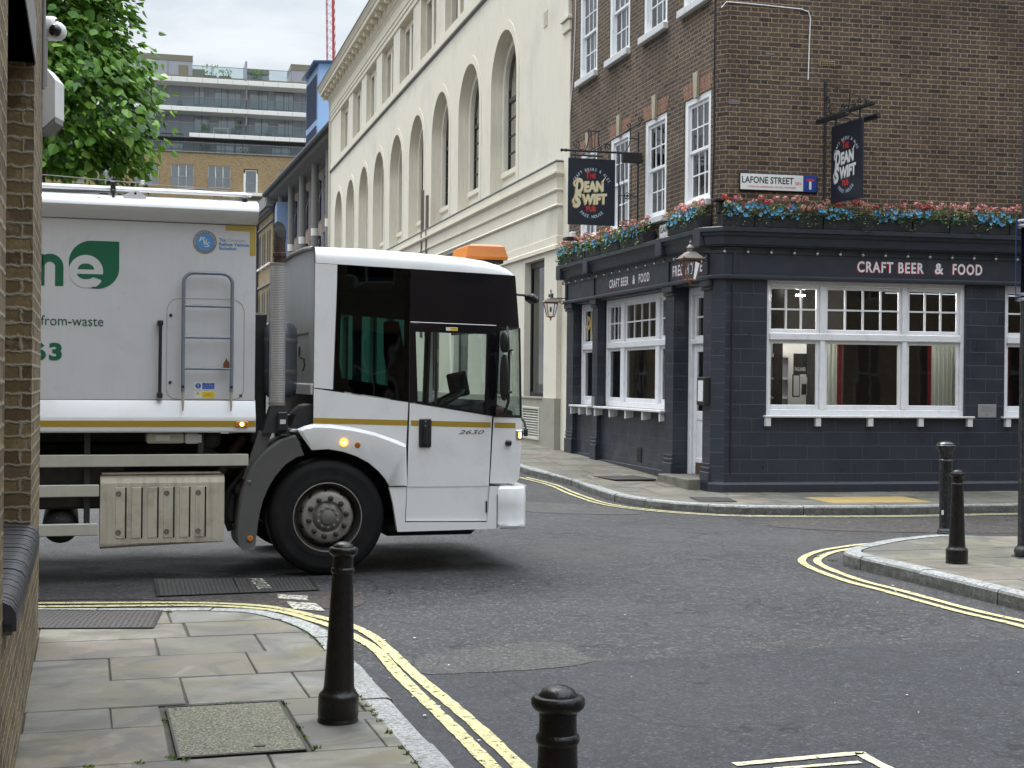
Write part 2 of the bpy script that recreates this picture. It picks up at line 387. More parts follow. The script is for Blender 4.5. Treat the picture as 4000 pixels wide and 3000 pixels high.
asphalt('asphalt_red', (.036, .030, .029), (.072, .060, .056), .65, s=.9)
def slabs(name, stops, rough=.75):
    m, t, b = base(name); tc = t.new('ShaderNodeTexCoord').outputs['Object']; ge = t.new('ShaderNodeNewGeometry')
    c = t.ramp(ge.outputs['Random Per Island'], stops)
    c = t.mix(t.maprange(t.noise(tc, 2.4, 6, .62, .6), .42, .60, 0, .7), c, (.115, .10, .068)); c = t.mix(t.maprange(t.noise(tc, 3.3, 6, .62, .9), .55, .70, 0, .5), c, (.29, .27, .225))
    c = t.mix(t.maprange(t.noise(tc, 1.1, 6, .62, 1.1), .49, .62, 0, .8), c, (.098, .092, .045))
    c = t.mix(t.maprange(t.noise(tc, 1.9, 5, .6, 1.), .49, .59, 0, .7), c, (.055, .054, .055))
    mp = t.new('ShaderNodeMapping'); mp.inputs['Scale'].default_value = (3, 22, 3); mp.inputs['Rotation'].default_value = (0, 0, R(16)); t.put(mp.inputs[0], tc)
    g = t.noise(mp.outputs[0], 1.5, 6, .7); c = t.mix(t.maprange(g, .35, .7, 0, .3), c, (.25, .23, .195)); c = t.mix(t.maprange(t.noise(tc, .9, 4, .5, .4), .45, .7, 0, .55), c, (.075, .075, .068))
    c = t.mix(t.maprange(t.noise(tc, 90, 4, .7), .4, .7, 0, .35), c, (.09, .085, .075))
    sp = t.noise(tc, 21, 2); c = t.mix(t.maprange(sp, .74, .78, 0, .6), c, (.03, .03, .03))
    t.put(b.inputs['Base Color'], c); t.put(b.inputs['Roughness'], t.maprange(g, .3, .7, rough * .75, rough)); b.inputs['Specular IOR Level'].default_value = .4
    bump(t, b, t.math('ADD', g, t.math('MULTIPLY', t.noise(tc, 80, 4, .7), .6)), .35, .006)
    return m
slabs('york_stone', [(0, (.110, .105, .085)), (.25, (.190, .178, .146)), (.45, (.145, .150, .147)), (.65, (.205, .188, .150)), (.8, (.155, .142, .115)), (.93, (.225, .172, .145)), (1, (.14, .14, .135))])
def granite(name, a, c2):
    m, t, b = base(name); tc = t.new('ShaderNodeTexCoord').outputs['Object']; ge = t.new('ShaderNodeNewGeometry')
    vo = t.new('ShaderNodeTexVoronoi'); vo.inputs['Scale'].default_value = 140; t.put(vo.inputs['Vector'], tc); sp = t.new('ShaderNodeSeparateColor'); t.l.new(vo.outputs['Color'], sp.inputs[0])
    c = t.mix(sp.outputs[0], a, c2); c = t.mix(t.maprange(t.noise(tc, 42, 4, .75), .46, .60, 0, .8), c, (.085, .085, .085)); c = t.mix(t.math('MULTIPLY', ge.outputs['Random Per Island'], .35), c, (.17, .175, .17))
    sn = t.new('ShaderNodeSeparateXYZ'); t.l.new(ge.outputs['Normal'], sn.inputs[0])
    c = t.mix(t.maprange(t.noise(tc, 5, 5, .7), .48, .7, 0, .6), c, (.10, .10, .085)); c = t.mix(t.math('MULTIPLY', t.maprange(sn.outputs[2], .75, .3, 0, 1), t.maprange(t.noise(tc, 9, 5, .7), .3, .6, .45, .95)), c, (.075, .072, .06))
    t.put(b.inputs['Base Color'], c); b.inputs['Roughness'].default_value = .8; bump(t, b, t.noise(tc, 55, 5, .75), .7, .01); return m
granite('granite', (.27, .28, .275), (.42, .43, .42))
plain('joint_soil', (.055, .05, .04), .95, bmp=.6, var=.4, scale=14, dirt=((.06, .09, .02), .8, 5))
plain('moss', (.10, .16, .03), .9, var=.5, scale=30)
def paintline(name, col, worn):
    m, t, b = base(name); tc = t.new('ShaderNodeTexCoord').outputs['Object']
    c = t.mix(t.noise(tc, 7, 5, .7), tuple(x * .8 for x in col), col); fn = t.noise(tc, 60, 5, .75); c = t.mix(t.maprange(fn, .6, .67, 0, .8), c, (.07, .07, .06))
    c = t.mix(t.maprange(t.noise(tc, 3, 5, .7), .55, .75, 0, .4), c, tuple(x * .55 for x in col))
    t.put(b.inputs['Base Color'], c); b.inputs['Roughness'].default_value = .7
    hole = t.math('MULTIPLY', t.maprange(t.noise(tc, 26, 6, .8), .60 - worn * .1, .64 - worn * .1, 0, 1), 1.)
    t.put(b.inputs['Alpha'], t.math('SUBTRACT', 1., hole)); bump(t, b, fn, .5, .004); return m
paintline('yellow_paint', (.52, .475, .25), .5); paintline('white_paint_worn', (.52, .50, .42), .9); paintline('cream_paint_road', (.55, .52, .36), .3)
# iron covers
def chequer(name, col, paint=None):
    m, t, b = base(name); uv = t.new('ShaderNodeUVMap').outputs[0]; tc = t.new('ShaderNodeTexCoord').outputs['Object']
    br = t.new('ShaderNodeTexBrick'); t.put(br.inputs['Vector'], uv); br.inputs['Scale'].default_value = 1; br.inputs['Brick Width'].default_value = .07; br.inputs['Row Height'].default_value = .036; br.inputs['Mortar Size'].default_value = .009; br.inputs['Mortar Smooth'].default_value = .4
    br.offset = .5; f = br.outputs['Fac']
    c = t.mix(f, tuple(x * 2.8 for x in col), tuple(x * .2 for x in col)); c = t.mix(t.maprange(t.noise(tc, 8, 4), .5, .7, 0, .5), c, tuple(x * 1.3 for x in (col[0] * 1.2, col[1], col[2] * .85)))
    t.put(b.inputs['Base Color'], c); b.inputs['Roughness'].default_value = .5; b.inputs['Metallic'].default_value = .35
    bump(t, b, t.math('SUBTRACT', 1., f), .9, .008); return m
chequer('iron_chequer', (.048, .046, .045)); 
plain('iron_frame', (.04, .038, .036), .5, .5, bmp=.3)
def exposed(name):
    m, t, b = base(name); tc = t.new('ShaderNodeTexCoord').outputs['Object']
    n = t.noise(tc, 85, 4, .78); c = t.ramp(n, [(.36, (.02, .02, .016)), (.48, (.10, .097, .073)), (.57, (.19, .18, .14)), (.66, (.36, .34, .26))])
    c = t.mix(t.maprange(t.noise(tc, 3, 4), .4, .7, 0, .3), c, (.10, .11, .06)); t.put(b.inputs['Base Color'], c); b.inputs['Roughness'].default_value = .85; bump(t, b, n, .7, .006); return m
exposed('exposed_concrete')
# cast iron bollards: thick black paint, a bit rusty
plain('iron_black', (.009, .0078, .0074), .30, 0, var=.35, scale=12, bmp=.9, bscale=40, dirt=((.030, .020, .015), .55, 7), spec=.35)
plain('iron_gloss', (.012, .012, .014), .22, 0, var=.3, scale=10, bmp=.25, bscale=40, dirt=((.16, .16, .165), .25, 16), spec=.6)
plain('black_iron', (.015, .015, .017), .45, 0, var=.2, bmp=.3, bscale=90)
# pub
DB = [(0, (.042, .031, .030)), (.15, (.076, .052, .046)), (.45, (.104, .070, .056)), (.7, (.120, .080, .062)), (.9, (.086, .060, .053)), (1, (.14, .092, .068))]
brick('brick_brown', DB, (.275, .215, .13), bw=.215, rh=.071, mort=.0115, wear=.45, wob=.008, soot=.5)
brick('brick_yellow', [(0, (.09, .06, .03)), (.3, (.19, .135, .07)), (.6, (.27, .195, .10)), (.85, (.13, .095, .065)), (1, (.24, .19, .12))], (.30, .27, .21), bw=.225, rh=.075, mort=.013, bmp=1., wear=.5, wob=.009, soot=.5)
brick('brick_far', [(0, (.24, .16, .075)), (.5, (.33, .235, .12)), (1, (.40, .30, .17))], (.36, .28, .17), bw=.225, rh=.075, bmp=.2)
brick('brick_gault', [(0, (.22, .16, .08)), (.5, (.33, .25, .14)), (1, (.38, .29, .17))], (.33, .28, .19), bw=.225, rh=.075, bmp=.2, soot=.3)
brick('brick_red_rubbed', [(0, (.16, .07, .045)), (.6, (.235, .105, .062)), (1, (.27, .135, .085))], (.40, .34, .26), bw=.13, rh=.065, mort=.005, bmp=.2, wear=.1)
plain('keystone', (.36, .32, .24), .8, bmp=.3, dirt=((.2, .18, .14), .4, 5))
def blocks(name, col, line):
    m, t, b = base(name); uv = t.new('ShaderNodeUVMap').outputs[0]; tc = t.new('ShaderNodeTexCoord').outputs['Object']
    br = t.new('ShaderNodeTexBrick'); t.put(br.inputs['Vector'], uv); br.inputs['Scale'].default_value = 1; br.inputs['Brick Width'].default_value = .44; br.inputs['Row Height'].default_value = .205; br.inputs['Mortar Size'].default_value = .0035; br.inputs['Mortar Smooth'].default_value = .3; br.inputs['Bias'].default_value = 0
    br.inputs['Color1'].default_value = (*[x * .88 for x in col], 1); br.inputs['Color2'].default_value = (*[x * 1.12 for x in col], 1); br.inputs['Mortar'].default_value = (*line, 1); br.offset = .42
    vm = t.new('ShaderNodeVectorMath', operation='ADD'); nz = t.new('ShaderNodeTexNoise'); nz.inputs['Scale'].default_value = 3; t.put(nz.inputs['Vector'], uv); sc_ = t.new('ShaderNodeVectorMath', operation='SCALE'); t.l.new(nz.outputs['Color'], sc_.inputs[0]); sc_.inputs['Scale'].default_value = .018
    t.put(vm.inputs[0], uv); t.l.new(sc_.outputs[0], vm.inputs[1]); t.l.new(vm.outputs[0], br.inputs['Vector'])
    c = t.mix(t.maprange(t.noise(tc, 1.3, 5), .3, .7, 0, .25), br.outputs['Color'], tuple(x * 1.5 for x in col)); c = t.mix(t.maprange(t.noise(tc, 40, 4), .66, .74, 0, .35), c, (.10, .11, .12))
    t.put(b.inputs['Base Color'], c); t.put(b.inputs['Roughness'], t.maprange(t.noise(tc, 3, 3), .3, .7, .26, .5))
    bump(t, b, t.math('ADD', t.math('MULTIPLY', br.outputs['Fac'], -1.), t.math('MULTIPLY', t.noise(tc, 30, 4), .25)), .5, .006); return m
blocks('blue_blocks', (.021, .0255, .036), (.062, .072, .09))
plain('blue_paint', (.022, .0265, .037), .42, var=.12, scale=3, bmp=.12, bscale=25, dirt=((.05, .055, .065), .35, 4), streak=.25)
plain('planter_black', (.018, .019, .023), .5, var=.25, bmp=.2, dirt=((.06, .06, .06), .35, 4))
plain('white_gloss', (.70, .70, .72), .32, var=.04, scale=3, bmp=.08, bscale=30, dirt=((.32, .30, .27), .35, 5))
plain('white_sash', (.78, .79, .80), .4, var=.04, scale=3, bmp=.1, dirt=((.42, .40, .36), .4, 6))
plain('sill_white', (.60, .60, .60), .5, var=.06, bmp=.3, dirt=((.30, .29, .26), .5, 6))
plain('sign_navy', (.014, .018, .029), .35, var=.08)
plain('letter_cream', (.72, .66, .45), .5, var=.05); plain('letter_gold', (.50, .36, .12), .5, var=.05); plain('letter_white', (.68, .68, .68), .5, var=.04)
plain('letter_red', (.52, .035, .03), .5, var=.06); plain('letter_red_deep', (.35, .01, .03), .5, var=.06); plain('letter_grey', (.48, .55, .64), .5, var=.05); plain('letter_shade', (.22, .23, .24), .5)
plain('letter_black', (.012, .012, .013), .5); plain('plate_white', (.72, .72, .70), .35, var=.03, dirt=((.5, .48, .42), .3, 8)); plain('plate_blue', (.015, .05, .26), .35)
plain('steel_plaque', (.42, .42, .43), .35, .6, var=.05)
glass('pub_glass', (.92, .95, .95), .97, wav=.03); glass('old_glass', (.8, .85, .85), .55, wav=.12, wscale=2.5); glass('lamp_glass', (1, 1, 1), .92, wav=0)
glass('dark_glass', (.25, .3, .3), .5, wav=.04, refl=.7); glass('shop_glass', (.45, .55, .5), .6, wav=.02)
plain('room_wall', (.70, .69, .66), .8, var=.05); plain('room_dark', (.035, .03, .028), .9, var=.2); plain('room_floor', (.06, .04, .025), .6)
plain('curtain', (.84, .86, .80), .9, var=.06, scale=3); plain('curtain_red', (.25, .02, .025), .9); plain('net_curtain', (.50, .51, .50), .9, var=.1, scale=2)
plain('poster_black', (.02, .02, .022), .4); plain('paper', (.6, .6, .58), .7); plain('wood_dark', (.07, .045, .03), .5, bmp=.2)
plain('copper', (.33, .14, .06), .45, .6, var=.3, scale=20, dirt=((.16, .12, .09), .6, 12)); plain('lead_grey', (.16, .14, .13), .55, .3, var=.25, scale=15)
plain('bulb', (.30, .30, .29), .12, 0, spec=.8)
# cream building
plain('stucco', (.70, .655, .55), .8, var=.05, scale=.8, bmp=.25, bscale=14, dirt=((.44, .42, .365), .6, .6), streak=.16)
plain('stucco_trim', (.70, .65, .53), .78, var=.05, scale=1.5, bmp=.2, bscale=20, dirt=((.50, .46, .38), .4, 1.2))
plain('lead_flash', (.20, .205, .20), .7, .2, var=.4, scale=9, bmp=.6, bscale=18)
plain('stone_plinth', (.30, .285, .24), .85, var=.12, scale=3, bmp=.4, bscale=50, dirt=((.18, .17, .13), .5, 2))
plain('louvre_cream', (.50, .49, .43), .6, var=.06); plain('frame_black', (.012, .013, .016), .35); plain('track_white', (.62, .62, .60), .4)
# far buildings
plain('concrete', (.23, .225, .215), .9, var=.12, scale=1.2, bmp=.3, bscale=20, streak=.25); plain('pink_render', (.30, .24, .205), .85, var=.1, streak=.3)
plain('roof_dark', (.055, .058, .065), .7, var=.2); plain('light_blue', (.26, .38, .58), .6, var=.06, scale=.5); plain('blue_dark', (.02, .045, .11), .5); plain('pale_sheet', (.42, .52, .60), .35, var=.05)
plain('clad_grey', (.33, .33, .36), .45, .2, var=.08, scale=.4); plain('clad_dark', (.17, .17, .19), .5, var=.1); plain('clad_bronze', (.20, .185, .13), .5, .2, var=.08); plain('slab_white', (.80, .78, .72), .7, var=.07, scale=.6, streak=.08)
glass('far_glass', (.95, 1, 1), .97, rough=.05, refl=1, wav=.02, wscale=.3, ior=2.3); glass('rail_glass', (.86, .92, .93), .95, wav=0); plain('sky_tone_sheet', (.72, .80, .84), .8, var=.35, scale=.35)
plain('crane_red', (.40, .04, .05), .5, var=.1); plain('crane_white', (.6, .55, .55), .5)
# truck
plain('truck_grey', (.60, .61, .635), .30, var=.035, scale=.9, bmp=.02, bscale=4, dirt=((.42, .42, .42), .45, 1.1), coat=.3, streak=.07)
plain('truck_white', (.74, .75, .77), .22, var=.02, scale=1, bmp=.02, bscale=3, dirt=((.55, .53, .46), .35, 2.2), coat=.5)
plain('cab_white', (.80, .81, .82), .16, var=.015, scale=1, bmp=.015, bscale=2.5, dirt=((.56, .55, .51), .45, 2.5), coat=.7)
plain('rail_cream', (.50, .49, .43), .5, .1, var=.06, scale=3, dirt=((.30, .28, .22), .4, 5), streak=.12)
plain('dirty_panel', (.53, .485, .40), .45, .1, var=.1, scale=3, dirt=((.22, .19, .14), .7, 5), streak=.55)
plain('green_letter', (.015, .125, .07), .35); plain('green_text', (.025, .085, .06), .35)
plain('stripe_gold', (.38, .25, .025), .4, var=.08, scale=4, dirt=((.26, .18, .04), .4, 8)); plain('tape_gold', (.42, .31, .07), .45, var=.1)
plain('ladder_blue', (.19, .22, .26), .4, .2, var=.1, dirt=((.12, .05, .02), .5, 6)); plain('rust', (.12, .045, .02), .85, var=.5, scale=20, bmp=.4); plain('rust_wash', (.36, .33, .27), .8, var=.3)
plain('chassis', (.018, .018, .019), .6, 0, var=.4, scale=5, bmp=.4, dirt=((.06, .052, .045), .6, 4)); plain('mud_grey', (.09, .088, .087), .55, var=.12, bmp=.25, dirt=((.14, .13, .11), .5, 4)); plain('black_plastic', (.015, .015, .016), .45, var=.2, bmp=.1)
plain('rubber', (.0105, .0105, .0115), .62, 0, var=.3, scale=5, bmp=.3, bscale=60, dirt=((.03, .028, .026), .5, 6), spec=.22); plain('hub_grey', (.16, .155, .145), .6, .3, var=.3, scale=14, bmp=.5, dirt=((.09, .085, .05), .6, 9)); plain('rim_grey', (.27, .25, .225), .55, .3, var=.25, scale=10, bmp=.4, dirt=((.09, .08, .06), .7, 8))
plain('nut_grey', (.055, .053, .05), .5, .5, var=.3, scale=30); plain('rim_dark', (.045, .042, .04), .6, .2, var=.3, scale=10)
plain('amber', (.52, .155, .012), .25, spec=.7, dirt=((.45, .13, .02), .4, 8)); plain('amber_lens', (.60, .22, .02), .3); plain('amber_lit', (.8, .3, .02), .3, emit=((1., .36, .03), 1.6)); plain('bulb_lit', (1, .6, .1), .3, emit=((1., .62, .12), 7))
glass('cab_glass', (.14, .60, .50), .13, rough=.02, refl=.7, wav=.06, wscale=1.6, ior=1.5); glass('door_glass', (.86, .95, .92), .86, wav=.08, wscale=2.); plain('band_black', (.006, .006, .009), .07, spec=.7, bmp=.0, var=.1)
plain('seal_black', (.008, .008, .009), .5); plain('seat_grey', (.06, .065, .08), .85, bmp=.3); plain('chrome', (.6, .6, .6), .15, 1.); plain('tank_steel', (.12, .13, .15), .35, .4, var=.15)
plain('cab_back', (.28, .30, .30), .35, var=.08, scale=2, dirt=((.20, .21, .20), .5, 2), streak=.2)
plain('label_white', (.7, .7, .7), .4); plain('label_yellow', (.75, .55, .02), .4); plain('label_blue', (.02, .10, .42), .4); plain('badge_blue', (.10, .30, .62), .3); plain('badge_ring', (.40, .41, .44), .25, .6); plain('text_blue', (.10, .25, .50), .4); plain('text_lightgrey', (.36, .37, .39), .4)
plain('ball_green', (.15, .7, .12), .6); plain('screen_black', (.01, .01, .012), .15)
def perforated(name):
    m, t, b = base(name); uv = t.new('ShaderNodeUVMap').outputs[0]; sp = t.new('ShaderNodeSeparateXYZ'); t.put(sp.inputs[0], uv)
    u = t.math('MULTIPLY', sp.outputs[0], 34.); v = t.math('MULTIPLY', sp.outputs[1], 1.0)
    row = t.math('FLOOR', v); u2 = t.math('ADD', u, t.math('MULTIPLY', t.math('FLOORED_MODULO', row, 2.), .5))
    fu = t.math('SUBTRACT', t.math('FRACT', u2), .5); fv = t.math('SUBTRACT', t.math('FRACT', v), .5)
    d = t.math('SQRT', t.math('ADD', t.math('MULTIPLY', fu, fu), t.math('MULTIPLY', fv, fv))); hole = t.math('LESS_THAN', d, .30)
    b.inputs['Metallic'].default_value = .45; b.inputs['Roughness'].default_value = .36
    tc = t.new('ShaderNodeTexCoord').outputs['Object']; t.put(b.inputs['Base Color'], t.mix(t.noise(tc, 5, 4), (.50, .50, .50), (.70, .70, .70))); t.put(b.inputs['Alpha'], t.math('SUBTRACT', 1., hole)); return m
perforated('perforated_steel'); plain('pipe_rust', (.055, .038, .032), .7, .3, var=.4, scale=12, bmp=.4, dirt=((.16, .06, .03), .5, 9)); plain('pipe_inside', (.004, .004, .004), .9)
# vegetation
def leafmat(name, stops, trans=.35):
    m, t, b = base(name); ge = t.new('ShaderNodeNewGeometry'); tc = t.new('ShaderNodeTexCoord').outputs['Object']
    c = t.ramp(ge.outputs['Random Per Island'], stops); c = t.mix(t.maprange(t.noise(tc, .9, 3), .4, .65, 0, .35), c, tuple(x * .55 for x in stops[0][1]))
    t.put(b.inputs['Base Color'], c); b.inputs['Roughness'].default_value = .45
    tr = t.new('ShaderNodeBsdfTranslucent'); t.put(tr.inputs['Color'], t.mix(.5, c, (.16, .30, .03))); mx = t.new('ShaderNodeMixShader'); mx.inputs[0].default_value = trans
    t.l.new(b.outputs[0], mx.inputs[1]); t.l.new(tr.outputs[0], mx.inputs[2]); t.l.new(mx.outputs[0], t.n['Material Output'].inputs[0]); return m
leafmat('tree_leaf', [(0, (.035, .11, .012)), (.35, (.09, .23, .025)), (.7, (.18, .38, .045)), (1, (.34, .54, .09))])
leafmat('planter_leaf', [(0, (.03, .10, .03)), (.4, (.06, .19, .09)), (.7, (.14, .24, .07)), (.88, (.42, .45, .18)), (1, (.60, .60, .35))], .2)
leafmat('pink_petal', [(0, (.42, .03, .05)), (.25, (.58, .16, .15)), (.6, (.70, .33, .30)), (1, (.78, .55, .45))], .2)
leafmat('red_petal', [(0, (.38, .01, .03)), (1, (.60, .05, .07))], .2)
leafmat('blue_petal', [(0, (.02, .12, .30)), (.4, (.05, .27, .50)), (.8, (.13, .40, .62)), (1, (.40, .62, .75))], .2)
plain('bark', (.06, .05, .038), .9, bmp=.8, bscale=25)
def sheer(name, col):
    m, t, b = base(name); t.put(b.inputs['Base Color'], (*col, 1)); b.inputs['Roughness'].default_value = .9; tr = t.new('ShaderNodeBsdfTranslucent'); tr.inputs['Color'].default_value = (*col, 1); mx = t.new('ShaderNodeMixShader'); mx.inputs[0].default_value = .45
    t.l.new(b.outputs[0], mx.inputs[1]); t.l.new(tr.outputs[0], mx.inputs[2]); t.l.new(mx.outputs[0], t.n['Material Output'].inputs[0])
sheer('curtain', (.86, .88, .80)); plain('lamp_lit', (1, 1, 1), .5, emit=((1, .96, .88), 130))
K = M_
# ------------------------------------------------------------------ ground
def ground_sheet(name, mat, z, x0=-150, x1=150, y0=-40, y1=260):
    """sheet in strips across the side-street direction so that it follows G"""
    mb = MB(); ds = [-80, 0, 30, 320]; ax = Vector(UA); px = Vector((UA[1], -UA[0]))
    for i in range(3):
        for j in range(-8, 8):
            q = []
            for d, s in ((ds[i], j), (ds[i], j + 1), (ds[i + 1], j + 1), (ds[i + 1], j)):
                p = Vector(C1) + ax * d + px * (s * 25.); q.append((p.x, p.y, z + .028 * min(max(0, d), 30)))
            mb.face(q)
    return mb.build(name, mat, kind='structure')
ground_sheet('road', K['asphalt'], 0)
def flat(name, pts, mat, z, kind='structure', n=None):
    mb = MB(); mb.face([(p[0], p[1], z + G(*p)) for p in pts]); return mb.build(name, mat, kind=kind)
def smooth(pts, k=6, closed=False):
    out = []; n = len(pts)
    for i in range(n if closed else n - 1):
        p0, p1, p2, p3 = [Vector(pts[j % n] if closed else pts[min(max(j, 0), n - 1)]) for j in (i - 1, i, i + 1, i + 2)]
        for s in range(k):
            t = s / k; out.append(tuple(.5 * ((2 * p1) + (p2 - p0) * t + (2 * p0 - 5 * p1 + 4 * p2 - p3) * t * t + (3 * p1 - p0 - 3 * p2 + p3) * t ** 3)))
    if not closed: out.append(tuple(pts[-1]))
    return out
rg = random.Random(5)
# newer tarmac in the foreground, worn patch, reddish strip by the far kerb
edge = smooth([(-1.4, 8.5), (-.35, 8.52), (.02, 8.5), (.51, 8.82), (1.1, 9.0), (2.32, 9.44), (3.51, 9.75), (6, 10.4), (12, 12)], 8)
edge = [(x + rg.uniform(-.015, .015), y + rg.uniform(-.02, .02)) for x, y in edge]
flat('road_patch', [(-1.4, 8.5), (-1.4, 1), (12, 1)] + edge[::-1], K['asphalt_new'], .003)
flat('road_patch', [(x + rg.uniform(-.01, .01), y + rg.uniform(-.01, .01)) for x, y in smooth([(-.52, 8.42), (-.55, 8.9), (-.2, 9.25), (.02, 9.38), (.3, 9.46), (.42, 9.2), (.52, 8.84), (.25, 8.6), (-.1, 8.48)], 6, True)], K['asphalt_worn'], .006)
flat('road_patch', smooth([(3.2, 17.2), (4.6, 16.7), (7, 16.9), (12, 17.8), (12, 19.6), (7, 18.9), (5.2, 18.3), (3.6, 18.1)], 4, True), K['asphalt_red'], .004)
flat('road_patch', smooth([(.1, 19.0), (.9, 18.6), (1.7, 18.7), (1.35, 19.7), (.7, 20.2), (.15, 20.1)], 4, True), K['asphalt_worn'], .004)
flat('road_patch', smooth([(-3.7, 11.0), (-2.9, 11.12), (-1.3, 10.75), (-1.2, 11.5), (-1.5, 11.6), (-3.0, 11.15), (-3.7, 11.2)], 4, True), K['asphalt_red'], .004)

def clip(poly, region):
    """Sutherland-Hodgman: poly cut by a convex counter-clockwise region"""
    out = list(poly); n = len(region)
    for i in range(n):
        a, b = region[i], region[(i + 1) % n]; inp = out; out = []
        if not inp: break
        def side(p): return (b[0] - a[0]) * (p[1] - a[1]) - (b[1] - a[1]) * (p[0] - a[0])
        for j in range(len(inp)):
            p, q = inp[j - 1], inp[j]; sp_, sq = side(p), side(q)
            if (sp_ >= 0) != (sq >= 0):
                t = sp_ / (sp_ - sq); out.append((p[0] + (q[0] - p[0]) * t, p[1] + (q[1] - p[1]) * t))
            if sq >= 0: out.append(q)
    return out
def inset(poly, d):
    n = len(poly); out = []
    for i in range(n):
        p0, p1, p2 = Vector(poly[i - 1]), Vector(poly[i]), Vector(poly[(i + 1) % n]); a = (p1 - p0); b = (p2 - p1)
        if a.length < 1e-5 or b.length < 1e-5: continue
        a.normalize(); b.normalize(); na, nb = Vector((-a.y, a.x)), Vector((-b.y, b.x)); m = na + nb
        if m.length < 1e-4: continue
        m.normalize(); out.append(tuple(p1 + m * (d / max(.4, m.dot(na)))))
    return out
def slab_mesh(mb, poly, z, gap=.0042, th=.05, rnd=rg):
    if len(poly) < 3: return
    ar = sum(poly[i - 1][0] * poly[i][1] - poly[i][0] * poly[i - 1][1] for i in range(len(poly)))
    if abs(ar) < .02: return
    a = inset(poly, gap); b = inset(poly, gap + .005)
    if len(a) < 3 or len(a) != len(b): return
    tx, ty, dz = rnd.uniform(-.004, .004), rnd.uniform(-.004, .004), rnd.uniform(-.002, .003)
    cx, cy = sum(p[0] for p in a) / len(a), sum(p[1] for p in a) / len(a)
    H = lambda p, h: (p[0], p[1], z + h + dz + (p[0] - cx) * tx + (p[1] - cy) * ty + G(*p))
    top = [H(p, 0) for p in b]; i0 = len(mb.v)
    # one connected island per slab: shared vertices
    vs = [mb.M @ Vector(q) for q in top] + [mb.M @ Vector(H(p, -.006)) for p in a] + [mb.M @ Vector(H(p, -th)) for p in a]
    n = len(a); mb.v += vs
    def add(idx): mb.f.append(tuple(i0 + k for k in idx)); mb.uv += [(vs[k].x, vs[k].y) for k in idx]; mb.sm.append(False); mb.mi.append(0)
    add(list(range(n)))
    for k in range(n):
        j = (k + 1) % n; add([n + k, n + j, j, k]); add([2 * n + k, 2 * n + j, n + j, n + k])
def kerb(mb, path, wid, z0, z1, lens, gap=.006, rnd=rg, side=1):
    """granite kerb stones along a plan path (outer top edge); body extends to the left*side"""
    P = [Vector(p) for p in path]; L = [0]
    for i in range(len(P) - 1): L.append(L[-1] + (P[i + 1] - P[i]).length)
    def at(s):
        s = min(max(s, 0), L[-1])
        for i in range(len(L) - 1):
            if s <= L[i + 1] + 1e-9:
                d = (P[i + 1] - P[i]); t = (s - L[i]) / max(1e-9, L[i + 1] - L[i]); return P[i] + d * t
    def nrm(s):
        d = at(s + .12) - at(s - .12); d.normalize(); return Vector((-d.y, d.x)) * side
    s = 0
    while s < L[-1] - .05:
        l = min(rnd.uniform(*lens), L[-1] - s); k = max(1, int(l / .14)); dz = rnd.uniform(-.004, .004); do = rnd.uniform(-.006, .006)
        pr = []
        for i in range(k + 1):
            q = s + gap + (l - 2 * gap) * i / k; p, n_ = at(q), nrm(q); g = G(p.x, p.y); j = rnd.uniform(-.003, .003)
            row = []
            for o, z in ((0 + do + .004, z0), (do + j, z0 + (z1 - z0) * .5), (do, z1 - .028 + dz), (do + .012 + j, z1 - .010 + dz), (do + .032, z1 + dz), (wid, z1 + dz), (wid, z0)):
                c = p + n_ * o; row.append((c.x, c.y, z + g))
            pr.append(row)
        i0 = len(mb.v); m = 7
        mb.v += [mb.M @ Vector(q) for r_ in pr for q in r_]
        def add(idx, sm=True): mb.f.append(tuple(i0 + t for t in idx)); mb.uv += [(mb.v[i0 + t].x, mb.v[i0 + t].y) for t in idx]; mb.sm.append(False); mb.mi.append(0)
        for i in range(k):
            for j in range(m - 1): add([i * m + j, (i + 1) * m + j, (i + 1) * m + j + 1, i * m + j + 1])
        add(list(range(m))); add([k * m + j for j in range(m)][::-1])
        s += l
def ribbon(name, pts, wid, mat, z, jit=.006, breaks=()):
    P = [Vector(p) for p in pts]; mb = MB(); L = 0; prev = None
    for i in range(len(P)):
        d = (P[min(i + 1, len(P) - 1)] - P[max(i - 1, 0)]).normalized(); n_ = Vector((-d.y, d.x)); w_ = wid * .5 + rg.uniform(-jit, jit)
        a, b = P[i] + n_ * w_, P[i] - n_ * w_; cur = ((a.x, a.y, z + G(a.x, a.y)), (b.x, b.y, z + G(b.x, b.y)), L)
        if prev and not any(u < L < v for u, v in breaks): mb.face([prev[0], prev[1], cur[1], cur[0]], uv=[(0, prev[2]), (wid, prev[2]), (wid, L), (0, L)])
        prev = cur
        if i < len(P) - 1: L += (P[i + 1] - P[i]).length
    return mb.build(name, mat, kind='structure')
def dense(pts, k=10): return smooth(pts, k)

def hull(pts):
    pts = sorted(set(pts)); lo, up = [], []
    for p in pts:
        while len(lo) > 1 and (lo[-1][0] - lo[-2][0]) * (p[1] - lo[-2][1]) - (lo[-1][1] - lo[-2][1]) * (p[0] - lo[-2][0]) <= 0: lo.pop()
        lo.append(p)
    for p in pts[::-1]:
        while len(up) > 1 and (up[-1][0] - up[-2][0]) * (p[1] - up[-2][1]) - (up[-1][1] - up[-2][1]) * (p[0] - up[-2][0]) <= 0: up.pop()
        up.append(p)
    return lo[:-1] + up[:-1]
